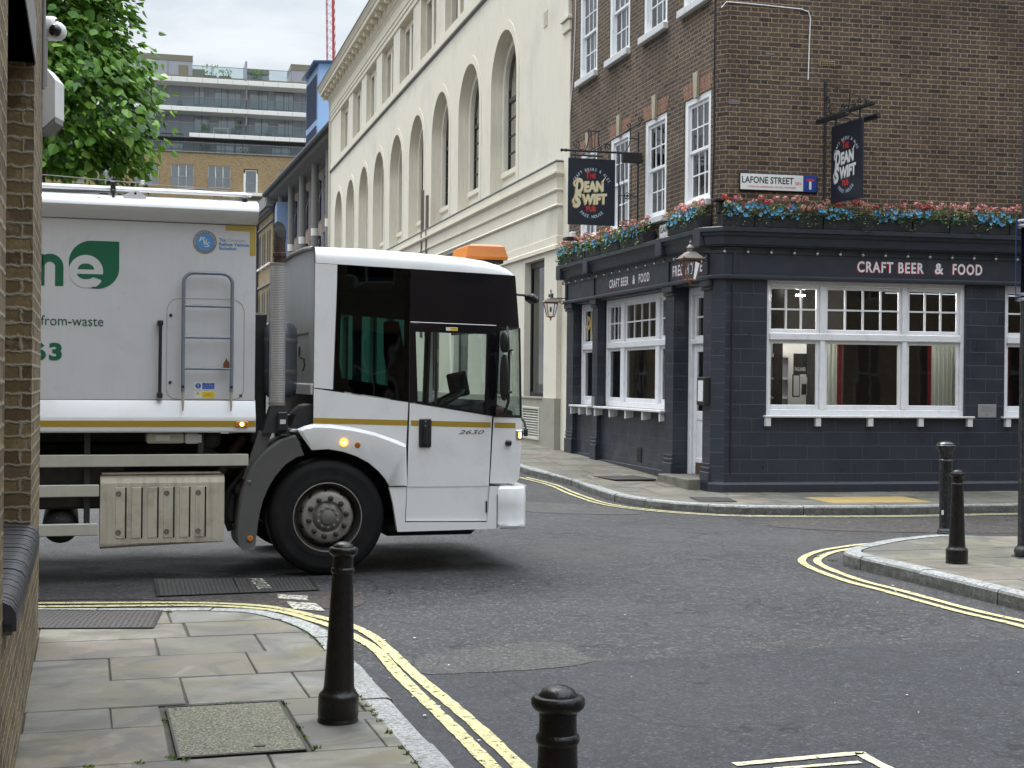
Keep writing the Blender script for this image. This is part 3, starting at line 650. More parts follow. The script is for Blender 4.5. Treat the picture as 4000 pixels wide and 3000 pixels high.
# --- near pavement (left corner)
KN = [(-8, 9.9), (-5, 9.98), (-3.4, 10.06), (-2.5, 10.13), (-2.161, 10.175), (-1.801, 10.12), (-1.55, 9.9), (-1.253, 9.45), (-1.05, 8.95), (-.91, 8.40), (-.74, 7.8), (-.585, 7.286), (-.43, 6.75), (-.287, 6.289), (-.05, 5.45), (.35, 4.1), (1.0, 2.0)]
KN_s = dense(KN, 6)
mb = MB(); kerb(mb, KN_s[::-1], .155, -.05, .10, (.75, 1.0)); mb.build('kerb', K['granite'], kind='structure')
e1 = Vector((math.cos(R(16.77)), math.sin(R(16.77)))); e2 = Vector((.2884, -.9575)); o_ = Vector((-2.911, 8.741))
def AB(a, b): p = o_ + e1 * a + e2 * b; return (p.x, p.y)
inner = []
for i in range(0, len(KN_s), 3):
    p = Vector(KN_s[i]); q = Vector(KN_s[min(i + 1, len(KN_s) - 1)]); r_ = Vector(KN_s[max(0, i - 1)]); d = (q - r_).normalized(); n_ = Vector((d.y, -d.x)); inner.append(tuple(p + n_ * .16))
region = [AB(-6, -1.5)] ; region = inner[::-1] + [(-8, 9.0), (-8, 2)]
ar = sum(region[i - 1][0] * region[i][1] - region[i][0] * region[i - 1][1] for i in range(len(region)))
region = hull(region)
flat('pavement_bed', region, K['joint_soil'], .086)
mb = MB(); near_slabs = []
rows = [(-1.30, -.55, [-6, -5, -4, -3, -2.2, -1.1, .0, .84, 2.0]), (-.53, -.01, [-6, -5, -4, -3, -2, -1, -.02, .0, .92, 2.2]), (0, .585, [-4, -3, -2, -1, 0, .705, 1.33, 2.4]), (.585, 1.225, [-4, -3, -2, -1, -.3, .415, 1.205, 2.4]), (1.225, 1.89, [-4, -3, -2, -1, -.1, .78, 1.395, 2.5]),
        (1.89, 2.31, [-4, -3, -2, -1, 0, .40, .645]), (2.31, 2.95, [-4, -3, -2, -1, -.1, .64]), (1.89, 2.25, [1.25, 1.62, 2.6]), (2.25, 2.42, [1.25, 1.52, 1.75, 2.6]), (2.42, 2.95, [1.25, 1.58, 2.6]), (2.95, 3.6, [-4, -2, -1, .1, 1.05, 2.6]), (3.6, 4.3, [-4, -2, -1, .5, 1.3, 2.6]), (4.3, 5.0, [-4, -2, -.5, .8, 2.6]), (5, 5.8, [-4, -2, 0, 1, 2.6]), (5.8, 6.8, [-4, -1, .5, 2.6])]
for b0, b1, xs in rows:
    for a0, a1 in zip(xs[:-1], xs[1:]):
        if b0 > -1.2 and b1 < .0 and a1 <= .75 and a0 >= -2.3 and b0 < -.54: continue
        j = lambda: rg.uniform(-.008, .008)
        slab_mesh(mb, clip([AB(a0, b1 + j()), AB(a1 + j(), b1 + j()), AB(a1 + j(), b0), AB(a0, b0)], region), .098)
mb.build('pavement', K['york_stone'], kind='structure')
# tufts of moss and weed in the joints
mb = MB(); rm = random.Random(3)
def tuft(mb, x, y, z, r_, n):
    for _ in range(n):
        a = rm.uniform(0, 6.28); d = rm.uniform(0, r_); h = rm.uniform(.004, .02); w_ = rm.uniform(.003, .007); cx, cy = x + d * math.cos(a), y + d * math.sin(a); t = rm.uniform(0, 3.14); dx, dy = w_ * math.cos(t), w_ * math.sin(t); lx, ly = rm.uniform(-.015, .015), rm.uniform(-.015, .015)
        mb.face([(cx - dx, cy - dy, z), (cx + dx, cy + dy, z), (cx + lx, cy + ly, z + h)])
for a, b in [(.70, 2.0), (.9, 1.95), (1.0, 1.94), (1.25, 2.0), (1.25, 2.5), (1.27, 2.9), (.66, 2.2), (.64, 2.9), (.5, 2.96), (.7, 2.97), (.3, 2.97), (.85, -1.0), (1.24, 2.7)]:
    p = AB(a, b); tuft(mb, *p, .095, .03, 40)
for i in range(len(inner)):
    if 4.8 < inner[i][1] < 9.8:
        for _ in range(2):
            t = rm.random(); q = Vector(inner[i]).lerp(Vector(inner[min(i + 1, len(inner) - 1)]), t)
            if rm.random() < .75 or inner[i][1] < 7: tuft(mb, q.x, q.y, .095, .022, 22)
for x, y in [(1.0, 23.0), (.9, 23.2), (1.2, 22.3), (1.9, 19.6)]: tuft(mb, x, y, .02 + G(x, y), .1, 60)
for x, y in [(3.15, 13.9), (3.05, 14.2), (4.0, 13.1), (4.3, 12.7), (4.9, 12.9)]: tuft(mb, x, y, .01 if x < 3.3 else .115, .05, 60)
mb.build('weeds', K['moss'], kind='stuff')

# --- right-hand island pavement
KI = [(9.5, 15.8), (7, 15.35), (5.9, 15.2), (5.3, 15.15), (4.7, 15.33), (4.4, 15.2), (4.0, 14.85), (3.62, 14.40), (3.30, 13.95), (3.20, 13.62), (3.27, 13.28), (3.46, 12.7), (3.71, 11.88), (3.97, 10.95), (4.4, 9.3), (5.2, 6.4), (6.2, 3.0)]
KI_s = dense(KI, 6)
mb = MB(); kerb(mb, KI_s[::-1], .17, -.05, .13, (.8, 1.15), side=-1); mb.build('kerb', K['granite'], kind='structure')
inner = []
for i in range(0, len(KI_s), 3):
    q = Vector(KI_s[min(i + 1, len(KI_s) - 1)]); r_ = Vector(KI_s[max(0, i - 1)]); d = (q - r_).normalized(); inner.append(tuple(Vector(KI_s[i]) + Vector((-d.y, d.x)) * .175))
region = inner + [(9.5, 3)]
region = hull(region)
flat('pavement_bed', region, K['joint_soil'], .116)
def coursed(name, region, z, org, ang, x0, x1, y0, y1, rowh, lens, seed, mat):
    r = random.Random(seed); mb = MB(); c, s = math.cos(R(ang)), math.sin(R(ang)); y = y0
    P = lambda a, b: (org[0] + a * c - b * s, org[1] + a * s + b * c)
    while y < y1:
        h = r.uniform(*rowh); x = x0 + r.uniform(0, .5)
        while x < x1:
            l = r.uniform(*lens); j = lambda: r.uniform(-.01, .01)
            slab_mesh(mb, clip([P(x + j(), y), P(x + l, y), P(x + l + j(), y + h), P(x, y + h)], region), z, .0095, rnd=r); x += l
        y += h
    return mb.build(name, mat, kind='structure')
coursed('pavement', region, .13, (3.2, 11), 16, -1, 8, -9, 7, (.48, .72), (.6, 1.15), 11, K['york_stone'])
# --- far pavement round the public house
KF = [(-3.2, 40), (-1.6, 32.5), (-.75, 29.0), (-.1, 26.0), (.155, 24.9), (.5, 24.0), (.93, 22.887), (1.18, 21.75), (1.42, 20.844), (1.68, 20.0), (2.05, 19.45), (2.47, 19.06), (2.95, 18.82), (3.6, 18.78), (4.4, 18.86), (5.4, 19.05), (6.9, 19.5), (10, 20.2), (20, 22.4)]
KF_s = dense(KF, 6)
mb = MB(); kerb(mb, KF_s, .15, -.05, .12, (.9, 1.3)); mb.build('kerb', K['granite'], kind='structure')
inner = []
for i in range(0, len(KF_s), 3):
    q = Vector(KF_s[min(i + 1, len(KF_s) - 1)]); r_ = Vector(KF_s[max(0, i - 1)]); d = (q - r_).normalized(); inner.append(tuple(Vector(KF_s[i]) + Vector((-d.y, d.x)) * .155))
region = hull(inner + [(20, 60), (2, 60)])
ctr = (6, 26)
mb = MB()
for i in range(len(inner) - 1):
    a, b = inner[i], inner[i + 1]; mb.face([(a[0], a[1], .105 + G(*a)), (b[0], b[1], .105 + G(*b)), (b[0] + 4 * .97, b[1] + 3.2, .105 + G(b[0] + 3.9, b[1] + 3.2)), (a[0] + 4 * .97, a[1] + 3.2, .105 + G(a[0] + 3.9, a[1] + 3.2))])
mb.build('pavement_bed', K['joint_soil'], kind='structure')
coursed('pavement', region, .12, (3.1, 20.9), 11.4, -6, 12, -3.0, 1.5, (.5, .75), (.55, 1.1), 21, K['york_stone'])
coursed('pavement', region, .1205, (3.0, 22.35), 14.4, -4, 0.6, 0, 12, (.6, .9), (.6, 1.1), 22, K['york_stone'])
# yellow tactile square and dark cover let into the far pavement
def quadflat(name, pts, mat, z, kind='structure'):
    mb = MB(); mb.face([(p[0], p[1], z + G(*p)) for p in pts]); return mb.build(name, mat, kind=kind)
plain('york_gold', (.36, .25, .09), .8, var=.15, scale=3, bmp=.3, dirt=((.25, .20, .12), .4, 4))
mb = MB(); p0 = Vector((4.35, 19.25)); ax_ = Vector((math.cos(R(11.4)), math.sin(R(11.4)))); ay_ = Vector((-ax_.y, ax_.x))
for i in range(3):
    for j in range(2):
        q = p0 + ax_ * (i * .5) + ay_ * (j * .45 + .04); slab_mesh(mb, [tuple(q), tuple(q + ax_ * .5), tuple(q + ax_ * .5 + ay_ * .45), tuple(q + ay_ * .45)], .1265, .004, .012)
mb.build('pavement_panel', K['york_gold'], kind='structure')

# --- double yellow lines
def yl(pts, wid=.075, off=.17, breaks=()):
    P = dense(pts, 10); ribbon('yellow_line', P, wid, K['yellow_paint'], .009, .004, breaks)
def offset(pts, d):
    out = []
    for i in range(len(pts)):
        a = Vector(pts[min(i + 1, len(pts) - 1)]) - Vector(pts[max(i - 1, 0)]); a.normalize(); out.append(tuple(Vector(pts[i]) + Vector((-a.y, a.x)) * d))
    return out
ln = [(-8, 10.62), (-5, 10.72), (-3.628, 10.85), (-2.8, 10.93), (-2.33, 10.94), (-1.946, 10.85), (-1.708, 10.70), (-1.46, 10.43), (-1.305, 10.25), (-1.106, 9.99), (-.92, 9.58), (-.75, 9.04), (-.53, 8.29), (-.215, 7.32), (.06, 6.38), (.5, 4.9), (1.2, 2.5)]
yl(ln); yl([(-8, 10.46), (-5, 10.56), (-3.56, 10.69), (-2.75, 10.79), (-2.29, 10.815), (-1.91, 10.71), (-1.66, 10.53), (-1.40, 10.19), (-1.22, 9.92), (-1.0, 9.48), (-.84, 9.07), (-.65, 8.36), (-.44, 7.65), (-.245, 7.0), (-.075, 6.4), (.36, 4.9), (1.05, 2.5)])
li = [(9.5, 16.55), (7, 16.1), (5.5, 15.9), (4.6, 15.75), (3.877, 15.42), (3.539, 15.12), (3.19, 14.70), (2.89, 14.05), (2.835, 13.45), (2.96, 12.54), (3.16, 11.9), (3.44, 10.93), (3.72, 10.2), (4.1, 8.7), (5, 5.5)]
yl(li); yl(offset(li, .15))
lf = offset(KF, -.22); yl(lf, .055, breaks=((15.6, 16.4),)); yl(offset(KF, -.34), .055, breaks=((15.6, 16.4),))
# worn white dashes near the near kerb and box marking in the foreground
for q in ([(-1.87, 11.42), (-1.62, 11.35), (-1.58, 11.12), (-1.83, 11.2)], [(-1.74, 11.05), (-1.5, 10.98), (-1.38, 10.62), (-1.63, 10.7)]): quadflat('road_dash', q, K['white_paint_worn'], .008)
ribbon('road_marking', dense([(1.03, 6.468), (1.3, 6.565), (1.63, 6.68), (1.66, 6.66), (1.70, 6.5), (1.9, 5.8), (2.3, 4.4)], 12), .055, K['cream_paint_road'], .0085, .003)
ribbon('road_marking', dense([(1.2, 6.40), (1.62, 6.53)], 12), .035, K['cream_paint_road'], .0086, .003)

# --- iron and recessed covers
def cover(name, label, a, b, c, d, mat, z, frame_w=.03, group=None, split=0, extra=None):
    """four plan corners (counter-clockwise), frame and plate"""
    A_, B_, C_, D_ = [Vector(q) for q in (a, b, c, d)]; ctr = (A_ + B_ + C_ + D_) / 4
    root = thing(name, label, 'cover', Matrix.Translation((ctr.x, ctr.y, z + G(*ctr))), group); g = G(*ctr)
    def loc(p, h): return (p.x - ctr.x, p.y - ctr.y, h)
    mb = MB(); outer = [A_, B_, C_, D_]; inn = [Vector(p) for p in inset([tuple(q) for q in outer], frame_w)]
    for i in range(4):
        j = (i + 1) % 4; mb.face([loc(outer[i], .004), loc(outer[j], .004), loc(inn[j], .004), loc(inn[i], .004)]); mb.face([loc(inn[i], .004), loc(inn[j], .004), loc(inn[j], -.01), loc(inn[i], -.01)])
    mb.build('frame', K['iron_frame'], root)
    n = max(1, split + 1); ex = (inn[1] - inn[0]); ey = (inn[3] - inn[0])
    for k in range(n):
        t0, t1 = k / n + (.004 if k else 0), (k + 1) / n - (.004 if k < n - 1 else 0); mb = MB()
        f0 = lambda t, s: (inn[0].lerp(inn[1], t)).lerp(inn[3].lerp(inn[2], t), s)
        q = [f0(t0, .012), f0(t1, .012), f0(t1, .988), f0(t0, .988)]
        mb.face([loc(p, .003) for p in q], uv=[(0, 0), (ex.length * (t1 - t0), 0), (ex.length * (t1 - t0), ey.length), (0, ey.length)]); mb.build('plate', mat, root)
    return root
cv = cover('inspection_cover', 'square concrete filled cover set in the near pavement slabs', AB(.665, 2.94), AB(1.235, 2.94), AB(1.235, 1.95), AB(.665, 1.95), K['exposed_concrete'], .102, .012)
mb = MB(); q = Vector(AB(1.06, 2.86)) - Vector(AB(.95, 2.445)); 
mb.box(-.02, .03, 0, .03, .004, .0065); ho = mb.build('lifting_hole', K['iron_frame'], cv); ho.location = (AB(1.02, 2.84)[0] - cv.location.x, AB(1.02, 2.84)[1] - cv.location.y, 0)
cover('utility_cover', 'dark chequered iron cover in the corner of the near pavement beside the brick wall', (-5.2, 9.02), (-2.33, 9.29), (-2.44, 9.99), (-5.2, 9.93), K['iron_chequer'], .102, .025, 'chequered iron utility covers', 2)
cv = cover('utility_cover', 'long chequered iron cover in the road beside the front wheel with white letters', (-2.80, 11.24), (-1.56, 11.66), (-1.76, 12.46), (-3.07, 12.22), K['iron_chequer'], .006, .03, 'chequered iron utility covers', 1)
mm = Matrix.Translation((.19, .12, .0)) @ Matrix.Rotation(R(108), 4, 'Z') @ Matrix.Rotation(R(-90), 4, 'X')
text('TLO2d', K['white_paint_worn'], cv, -.33, .28, -.05, .07, y=-.0048, M=mm, name='painted_letters', bold=.02)
cover('utility_cover', 'long dark iron cover in the far pavement between kerb and dark blue pub wall', (1.15, 23.6), (1.62, 22.4), (2.35, 22.55), (1.75, 24.1), K['iron_chequer'], .1245, .03, 'chequered iron utility covers')
cover('utility_cover', 'small dark square cover in the far pavement by the pub corner kerb', (2.57, 19.32), (3.08, 19.28), (3.05, 19.95), (2.5, 19.95), K['iron_chequer'], .1245, .02, 'chequered iron utility covers')
# road gully by the far kerb
gr = thing('road_gully', 'slotted iron gully grate in the gutter of the far kerb', 'drain', Matrix.Translation((1.03, 21.35, .008)) @ Matrix.Rotation(R(-66), 4, 'Z'))
mb = MB(); mb.box(-.36, .36, -.2, .2, -.03, -.004); mb.build('pit', K['pipe_inside'], gr)
mb = MB()
for s in (-1, 1): mb.box(-.36, .36, s * .2 - .015, s * .2 + .015, -.02, .004); mb.box(s * .36 - .015, s * .36 + .015, -.185, .185, -.02, .0035)
mb.build('frame', K['iron_frame'], gr)
mb = MB(); [mb.box(-.33 + i * .055, -.305 + i * .055, -.184, .184, -.02, .003) for i in range(13)]; mb.build('grate', K['iron_frame'], gr)

# grit, gum and paper scraps along the gutters
rl = random.Random(17); mb = MB()
for _ in range(150):
    k = rl.random()
    if k < .45: base_ = KF_s; off_ = -rl.uniform(.03, .5)
    elif k < .7: base_ = KI_s; off_ = -rl.uniform(.03, .5)
    else: base_ = KN_s; off_ = rl.uniform(.05, .6)
    i = rl.randrange(1, len(base_) - 1); d = (Vector(base_[i + 1]) - Vector(base_[i - 1])).normalized(); p = Vector(base_[i]) + Vector((-d.y, d.x)) * off_; s_ = rl.uniform(.004, .016); a = rl.uniform(0, 3.1)
    mb.face([(p.x + s_ * math.cos(a + t) * rl.uniform(.6, 1.2), p.y + s_ * math.sin(a + t) * rl.uniform(.6, 1.2), G(p.x, p.y) + .012 + rl.uniform(0, .004)) for t in (0, 1.5, 3.1, 4.6)])
for _ in range(60):
    x, y = rl.uniform(-1, 6), rl.uniform(6, 17); s_ = rl.uniform(.003, .008); mb.face([(x - s_, y, .012), (x, y - s_, .012), (x + s_, y, .013), (x, y + s_, .012)])
mb.build('litter', K['paper'], kind='stuff')
# ------------------------------------------------------------------ the corner public house
RP = Matrix.Translation((C1[0], C1[1], 0)); PA = RP.inverted() @ FA; PB = RP.inverted() @ FB
pub = thing('public_house', 'dark blue corner pub with brown brick upper floors and white windows', 'building', RP)
def A3(x, y=0.): p = PA @ Vector((x, y, 0)); return (p.x, p.y)
def B3(x, y=0.): p = PB @ Vector((x, y, 0)); return (p.x, p.y)
def sash(M, parent, x0, x1, z0, z1, cols, rows, y0, fw=.10, sw=.045, gb=.022, mat='white_sash', gmat='old_glass', meet=True, curtain=None, name='window', ydeep=.10):
    """box sash window: outer frame, two sashes with glazing bars, pane"""
    mb = MB(M)
    mb.bbox(x0, x0 + fw, y0, y0 + ydeep, z0, z1, .006); mb.bbox(x1 - fw, x1, y0, y0 + ydeep, z0, z1, .006)
    mb.bbox(x0 + fw, x1 - fw, y0 + .002, y0 + ydeep, z1 - fw * .8, z1, .006); mb.bbox(x0 + fw, x1 - fw, y0 + .002, y0 + ydeep, z0, z0 + fw * .6, .006)
    xi0, xi1, zi0, zi1 = x0 + fw, x1 - fw, z0 + fw * .6, z1 - fw * .8; zm = zi0 + (zi1 - zi0) * .5
    parts = [(zm - .02, zi1, y0 + .035), (zi0, zm + .02, y0 + .065)] if meet else [(zi0, zi1, y0 + .04)]
    for (a, b, y) in parts:
        for u, v, c, d in ((xi0, xi0 + sw, a, b), (xi1 - sw, xi1, a, b), (xi0 + sw, xi1 - sw, b - sw, b), (xi0 + sw, xi1 - sw, a, a + sw)): mb.bbox(u, v, y, y + .03, c, d, .004)
        for i in range(1, cols): cx = xi0 + sw + (xi1 - xi0 - 2 * sw) * i / cols; mb.box(cx - gb / 2, cx + gb / 2, y + .003, y + .027, a + sw, b - sw)
        for i in range(1, rows): cz = a + sw + (b - a - 2 * sw) * i / rows; mb.box(xi0 + sw, xi1 - sw, y + .004, y + .026, cz - gb / 2, cz + gb / 2)
    w_ = mb.build(name, K[mat], parent)
    g = MB(M)
    for a, b, y in parts: g.face([(xi0 + .02, y + .016, a + .02), (xi1 - .02, y + .016, a + .02), (xi1 - .02, y + .016, b - .02), (xi0 + .02, y + .016, b - .02)])
    g.build('pane', K[gmat], w_)
    if curtain:
        c = MB(M); n = 22; yy = y0 + .20
        c.m = 0
        for i in range(n): 
            a, b = xi0 + (xi1 - xi0) * i / n, xi0 + (xi1 - xi0) * (i + 1) / n; c.face([(a, yy + .02 * math.sin(i * 2.1), zi0), (b, yy + .02 * math.sin((i + 1) * 2.1), zi0), (b, yy + .02 * math.sin((i + 1) * 2.1), zi1), (a, yy + .02 * math.sin(i * 2.1), zi1)])
        c.build('curtain', K[curtain], w_)
    return w_
# upper brick walls with openings
WA = [(-1.31, -.22, 4.5, 6.15), (-3.15, -2.09, 4.46, 6.15), (-5.0, -3.93, 4.46, 6.15), (-6.85, -5.80, 4.46, 6.15)]
UAo = [(-1.43, -.29, 7.60, 9.3), (-3.27, -2.12, 7.60, 9.3), (-5.13, -3.98, 7.60, 9.3), (-6.98, -5.84, 7.60, 9.3)]
mb = MB(PA); mb.wall(-7.55, 0, 3.9, 10.6, WA + UAo, 0, .12)
mb.M = Matrix(); a, b, c, d = A3(0), B3(0), B3(14), B3(14, 7); mb.face([(*a, 3.9), (*b, 3.9), (*b, 10.6), (*a, 10.6)], uv=[(0, 3.9), (.164, 3.9), (.164, 10.6), (0, 10.6)])
mb.M = PB; mb.face([(0, 0, 3.9), (14, 0, 3.9), (14, 0, 10.6), (0, 0, 10.6)], uv=[(.164, 3.9), (14.164, 3.9), (14.164, 10.6), (.164, 10.6)])
mb.M = Matrix(); e, f_ = A3(-7.55), A3(-7.55, 7)
mb.face([(*e, 0), (*f_, 0), (*f_, 10.6), (*e, 10.6)]); mb.face([(*c, 0), (*d, 0), (*d, 10.6), (*c, 10.6)])
mb.build('upper_wall', K['brick_brown'], pub)
mb = MB(); mb.face([(*A3(-7.55), 10.6), (*A3(0), 10.6), (*B3(0), 10.6), (*B3(14), 10.6), (*B3(14, 7), 10.6), (*A3(-7.55, 7), 10.6)]); mb.build('roof', K['roof_dark'], pub)
for i, o in enumerate(WA):
    w_ = sash(PA, pub, *o, 3, 2, .015, fw=.125, sw=.05, curtain='net_curtain' if i != 1 else None, ydeep=.12)
    s = MB(PA); s.bbox(o[0] - .04, o[1] + .04, -.09, .05, o[2] - .10, o[2] + .003, .01); s.build('sill', K['sill_white'], w_)
    # rubbed brick flat arch with keystone
    s = MB(PA); xm = (o[0] + o[1]) / 2
    for sgn in (-1, 1):
        q = [(xm + sgn * .055, 6.152), (xm + sgn * (.545 + .0), 6.152), (xm + sgn * .63, 6.40), (xm + sgn * .08, 6.40)]
        if sgn < 0: q = q[::-1]
        s.face([(p[0], -.004, p[1]) for p in q], uv=[(p[1], p[0]) for p in q])
    s.build('flat_arch', K['brick_red_rubbed'], pub)
    s = MB(PA); s.prism([(xm - .055, 6.11), (xm + .055, 6.11), (xm + .095, 6.50), (xm - .095, 6.50)], 'y', -.045, .02); s.build('keystone', K['keystone'], pub)
for i, o in enumerate(UAo):
    w_ = sash(PA, pub, *o, 3, 2, .015, fw=.125, sw=.05, curtain='net_curtain', ydeep=.12)
    s = MB(PA); s.bbox(o[0] - .05, o[1] + .05, -.09, .05, o[2] - .12, o[2] + .003, .012); s.build('sill', K['sill_white'], w_)
# dark rooms behind the glass
def room(M, x0, x1, y0, y1, z0, z1, wall='room_dark', name='room'):
    mb = MB(M); mb.face([(x0, y1, z0), (x1, y1, z0), (x1, y1, z1), (x0, y1, z1)]); mb.face([(x0, y0, z0), (x0, y1, z0), (x0, y1, z1), (x0, y0, z1)]); mb.face([(x1, y0, z0), (x1, y1, z0), (x1, y1, z1), (x1, y0, z1)]); mb.face([(x0, y0, z1), (x1, y0, z1), (x1, y1, z1), (x0, y1, z1)]); mb.face([(x0, y0, z0), (x1, y0, z0), (x1, y1, z0), (x0, y1, z0)])
    return mb.build(name, K[wall], pub)
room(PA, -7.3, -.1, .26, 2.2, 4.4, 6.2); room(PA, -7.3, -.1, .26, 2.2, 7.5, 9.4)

# ground floor, side street facade
mb = MB(PA)
D_ = .15
mb.wall(-7.5, 0, -.1, 3.30, [(-7.05, -5.81, .0, 3.24), (-5.5, -1.93, .0, 3.24), (-1.55, -.31, .12, 3.24, .28)], -.05, D_)
for (a, b) in ((-7.05, -5.81), (-5.5, -1.93)): mb.face([(a, .03, -.05), (b, .03, -.05), (b, .03, 1.25), (a, .03, 1.25)]); mb.face([(a, .03, 1.25), (b, .03, 1.25), (b, .12, 1.25), (a, .12, 1.25)])
mb.build('painted_wall', K['blue_blocks'], pub)
for (a, b) in ((-7.5, -7.05), (-5.81, -5.5), (-1.93, -1.55), (-.31, 0)):
    mb = MB(PA); g = .028 * -a
    mb.bbox(a - .015, b + .015, -.085, -.04, -.1, .40 + g, .01); mb.bbox(a - .008, b + .008, -.075, -.04, .43 + g, .47 + g, .01); mb.bbox(a - .004, b + .004, -.068, -.04, .50 + g, .53 + g, .006); mb.build('pilaster_base', K['blue_paint'], pub); mb = MB(PA)
    mb.bbox(a - .02, b + .02, -.09, -.04, 3.12, 3.16, .01); mb.bbox(a - .03, b + .03, -.11, -.04, 3.17, 3.27, .012); mb.build('pilaster_capital', K['blue_paint'], pub)
mb = MB(PA); mb.bbox(-5.5, -1.93, 0, .04, .0, .30, .01); mb.build('plinth', K['blue_paint'], pub); mb = MB(PA); mb.bbox(-7.05, -5.81, 0, .04, .0, .36, .01); mb.build('plinth', K['blue_paint'], pub)
mb = MB(PA); mb.box(-3.45, -3.22, .018, .028, .36, .62)
for i in range(5):
    for j in range(4): mb.box(-3.43 + j * .053, -3.395 + j * .053, .012, .018, .385 + i * .045, .405 + i * .045)
mb.build('air_brick', K['black_plastic'], pub)
mb = MB(PA); mb.bbox(-1.60, -.28, -.28, .28, -.05, .285, .01); mb.build('door_step', K['york_stone'], pub)
# big side window
def light(M, parent, x0, x1, z0, z1, cols, rows, y, fw=.05, gb=.025, gmat='pub_glass', mat='white_gloss', lower=None):
    mb = MB(M)
    for u, v, c, d in ((x0, x0 + fw, z0, z1), (x1 - fw, x1, z0, z1), (x0 + fw, x1 - fw, z1 - fw, z1), (x0 + fw, x1 - fw, z0, z0 + fw * (1.4 if lower else 1.15))): mb.bbox(u, v, y, y + .045, c, d, .006)
    for i in range(1, cols): cx = x0 + fw + (x1 - x0 - 2 * fw) * i / cols; mb.box(cx - gb / 2, cx + gb / 2, y + .006, y + .04, z0 + fw, z1 - fw)
    for i in range(1, rows): cz = z0 + fw + (z1 - z0 - 2 * fw) * i / rows; mb.box(x0 + fw, x1 - fw, y + .007, y + .039, cz - gb / 2, cz + gb / 2)
    w_ = mb.build('sash', K[mat], parent); g = MB(M); g.face([(x0 + .02, y + .022, z0 + .02), (x1 - .02, y + .022, z0 + .02), (x1 - .02, y + .022, z1 - .02), (x0 + .02, y + .022, z1 - .02)]); g.build('pane', K[gmat], parent)
def bigwin(M, x0, x1, z0, z1, divs, ztr, y, tops, rows=2):
    mb = MB(M); fo = .06
    mb.bbox(x0, x0 + fo, y, y + .11, z0, z1, .008); mb.bbox(x1 - fo, x1, y, y + .11, z0, z1, .008); mb.bbox(x0 + fo, x1 - fo, y + .003, y + .11, z1 - .09, z1, .008); mb.bbox(x0 + fo, x1 - fo, y + .003, y + .11, z0, z0 + .10, .008); mb.bbox(x0 + fo, x1 - fo, y - .012, y + .10, ztr - .055, ztr + .055, .012)
    for a, b in zip(divs[:-1], divs[1:]): mb.bbox(a[1], b[0], y + .001, y + .11, z0 + .1, z1 - .09, .01)
    w_ = mb.build('window', K['white_gloss'], pub)
    for (a, b), t in zip(divs, tops):
        light(M, w_, a, b, ztr + .055, z1 - .09, t, rows, y + .04); light(M, w_, a, b, z0 + .1, ztr - .055, 1, 1, y + .04, lower=True)
    return w_
wA = bigwin(PA, -5.5, -1.93, 1.28, 3.24, [(-5.44, -4.68), (-4.50, -2.86), (-2.68, -1.99)], 2.40, .12, [3, 4, 3])
s = MB(PA); s.bbox(-5.47, -1.90, -.14, .12, 1.245, 1.28, .006); s.build('sill', K['sill_white'], wA)
for x in (-5.42, -4.56, -3.69, -2.81, -1.98): s = MB(PA); s.prism([(-.12, 1.245), (-.12, 1.10), (.03, 1.12), (.03, 1.245)], 'x', x - .03, x + .03); s.build('bracket', K['sill_white'], wA)
wA2 = bigwin(PA, -7.05, -5.81, 1.28, 3.24, [(-6.99, -5.87)], 2.40, .12, [3])
s = MB(PA); s.bbox(-7.03, -5.80, -.14, .12, 1.245, 1.28, .006); s.build('sill', K['sill_white'], wA2)
for x in (-6.95, -6.4, -5.9): s = MB(PA); s.prism([(-.12, 1.245), (-.12, 1.10), (.03, 1.12), (.03, 1.245)], 'x', x - .03, x + .03); s.build('bracket', K['sill_white'], wA2)
text('PUB', K['letter_gold'], wA2, -6.8, -5.95, 2.55, 3.0, y=.15, M=PA, name='window_lettering', bold=.03)
# door in its recess
dr = MB(PA); y = .23
dr.bbox(-1.55, -1.43, y - .03, y + .1, .28, 3.24, .01); dr.bbox(-.43, -.31, y - .03, y + .1, .28, 3.24, .01); dr.bbox(-1.43, -.43, y - .028, y + .1, 3.12, 3.24, .01); dr.bbox(-1.43, -.43, y - .04, y + .1, 2.34, 2.42, .01)
dframe = dr.build('door_frame', K['white_gloss'], pub)
light(PA, dframe, -1.43, -.43, 2.42, 3.12, 3, 2, y + .03)
d = MB(PA)
for u, v, c, e in ((-1.43, -1.31, .29, 2.34), (-.55, -.43, .29, 2.34), (-1.31, -.55, 2.22, 2.34), (-1.31, -.55, .29, .55), (-1.31, -.55, 1.15, 1.29), (-1.31, -.55, 1.7, 1.75)): d.bbox(u, v, y + .02, y + .065, c, e, .006)
d.box(-1.31, -.55, y + .035, y + .05, .55, 1.15); dd = d.build('door', K['white_gloss'], pub)
g = MB(PA); g.face([(-1.33, y + .04, 1.27), (-.53, y + .04, 1.27), (-.53, y + .04, 2.25), (-1.33, y + .04, 2.25)]); g.build('pane', K['pub_glass'], dd)
g = MB(PA); g.sphere((-.5, y - .02, 1.2), .028, 10); g.tube([(-.5, y + .02, 1.2), (-.5, y - .02, 1.2)], .01, 6); g.build('handle', K['chrome'], dd)
g = MB(PA); g.box(-1.31, -.55, y + .014, y + .02, .30, .48); g.build('kick_plate', K['wood_dark'], dd)
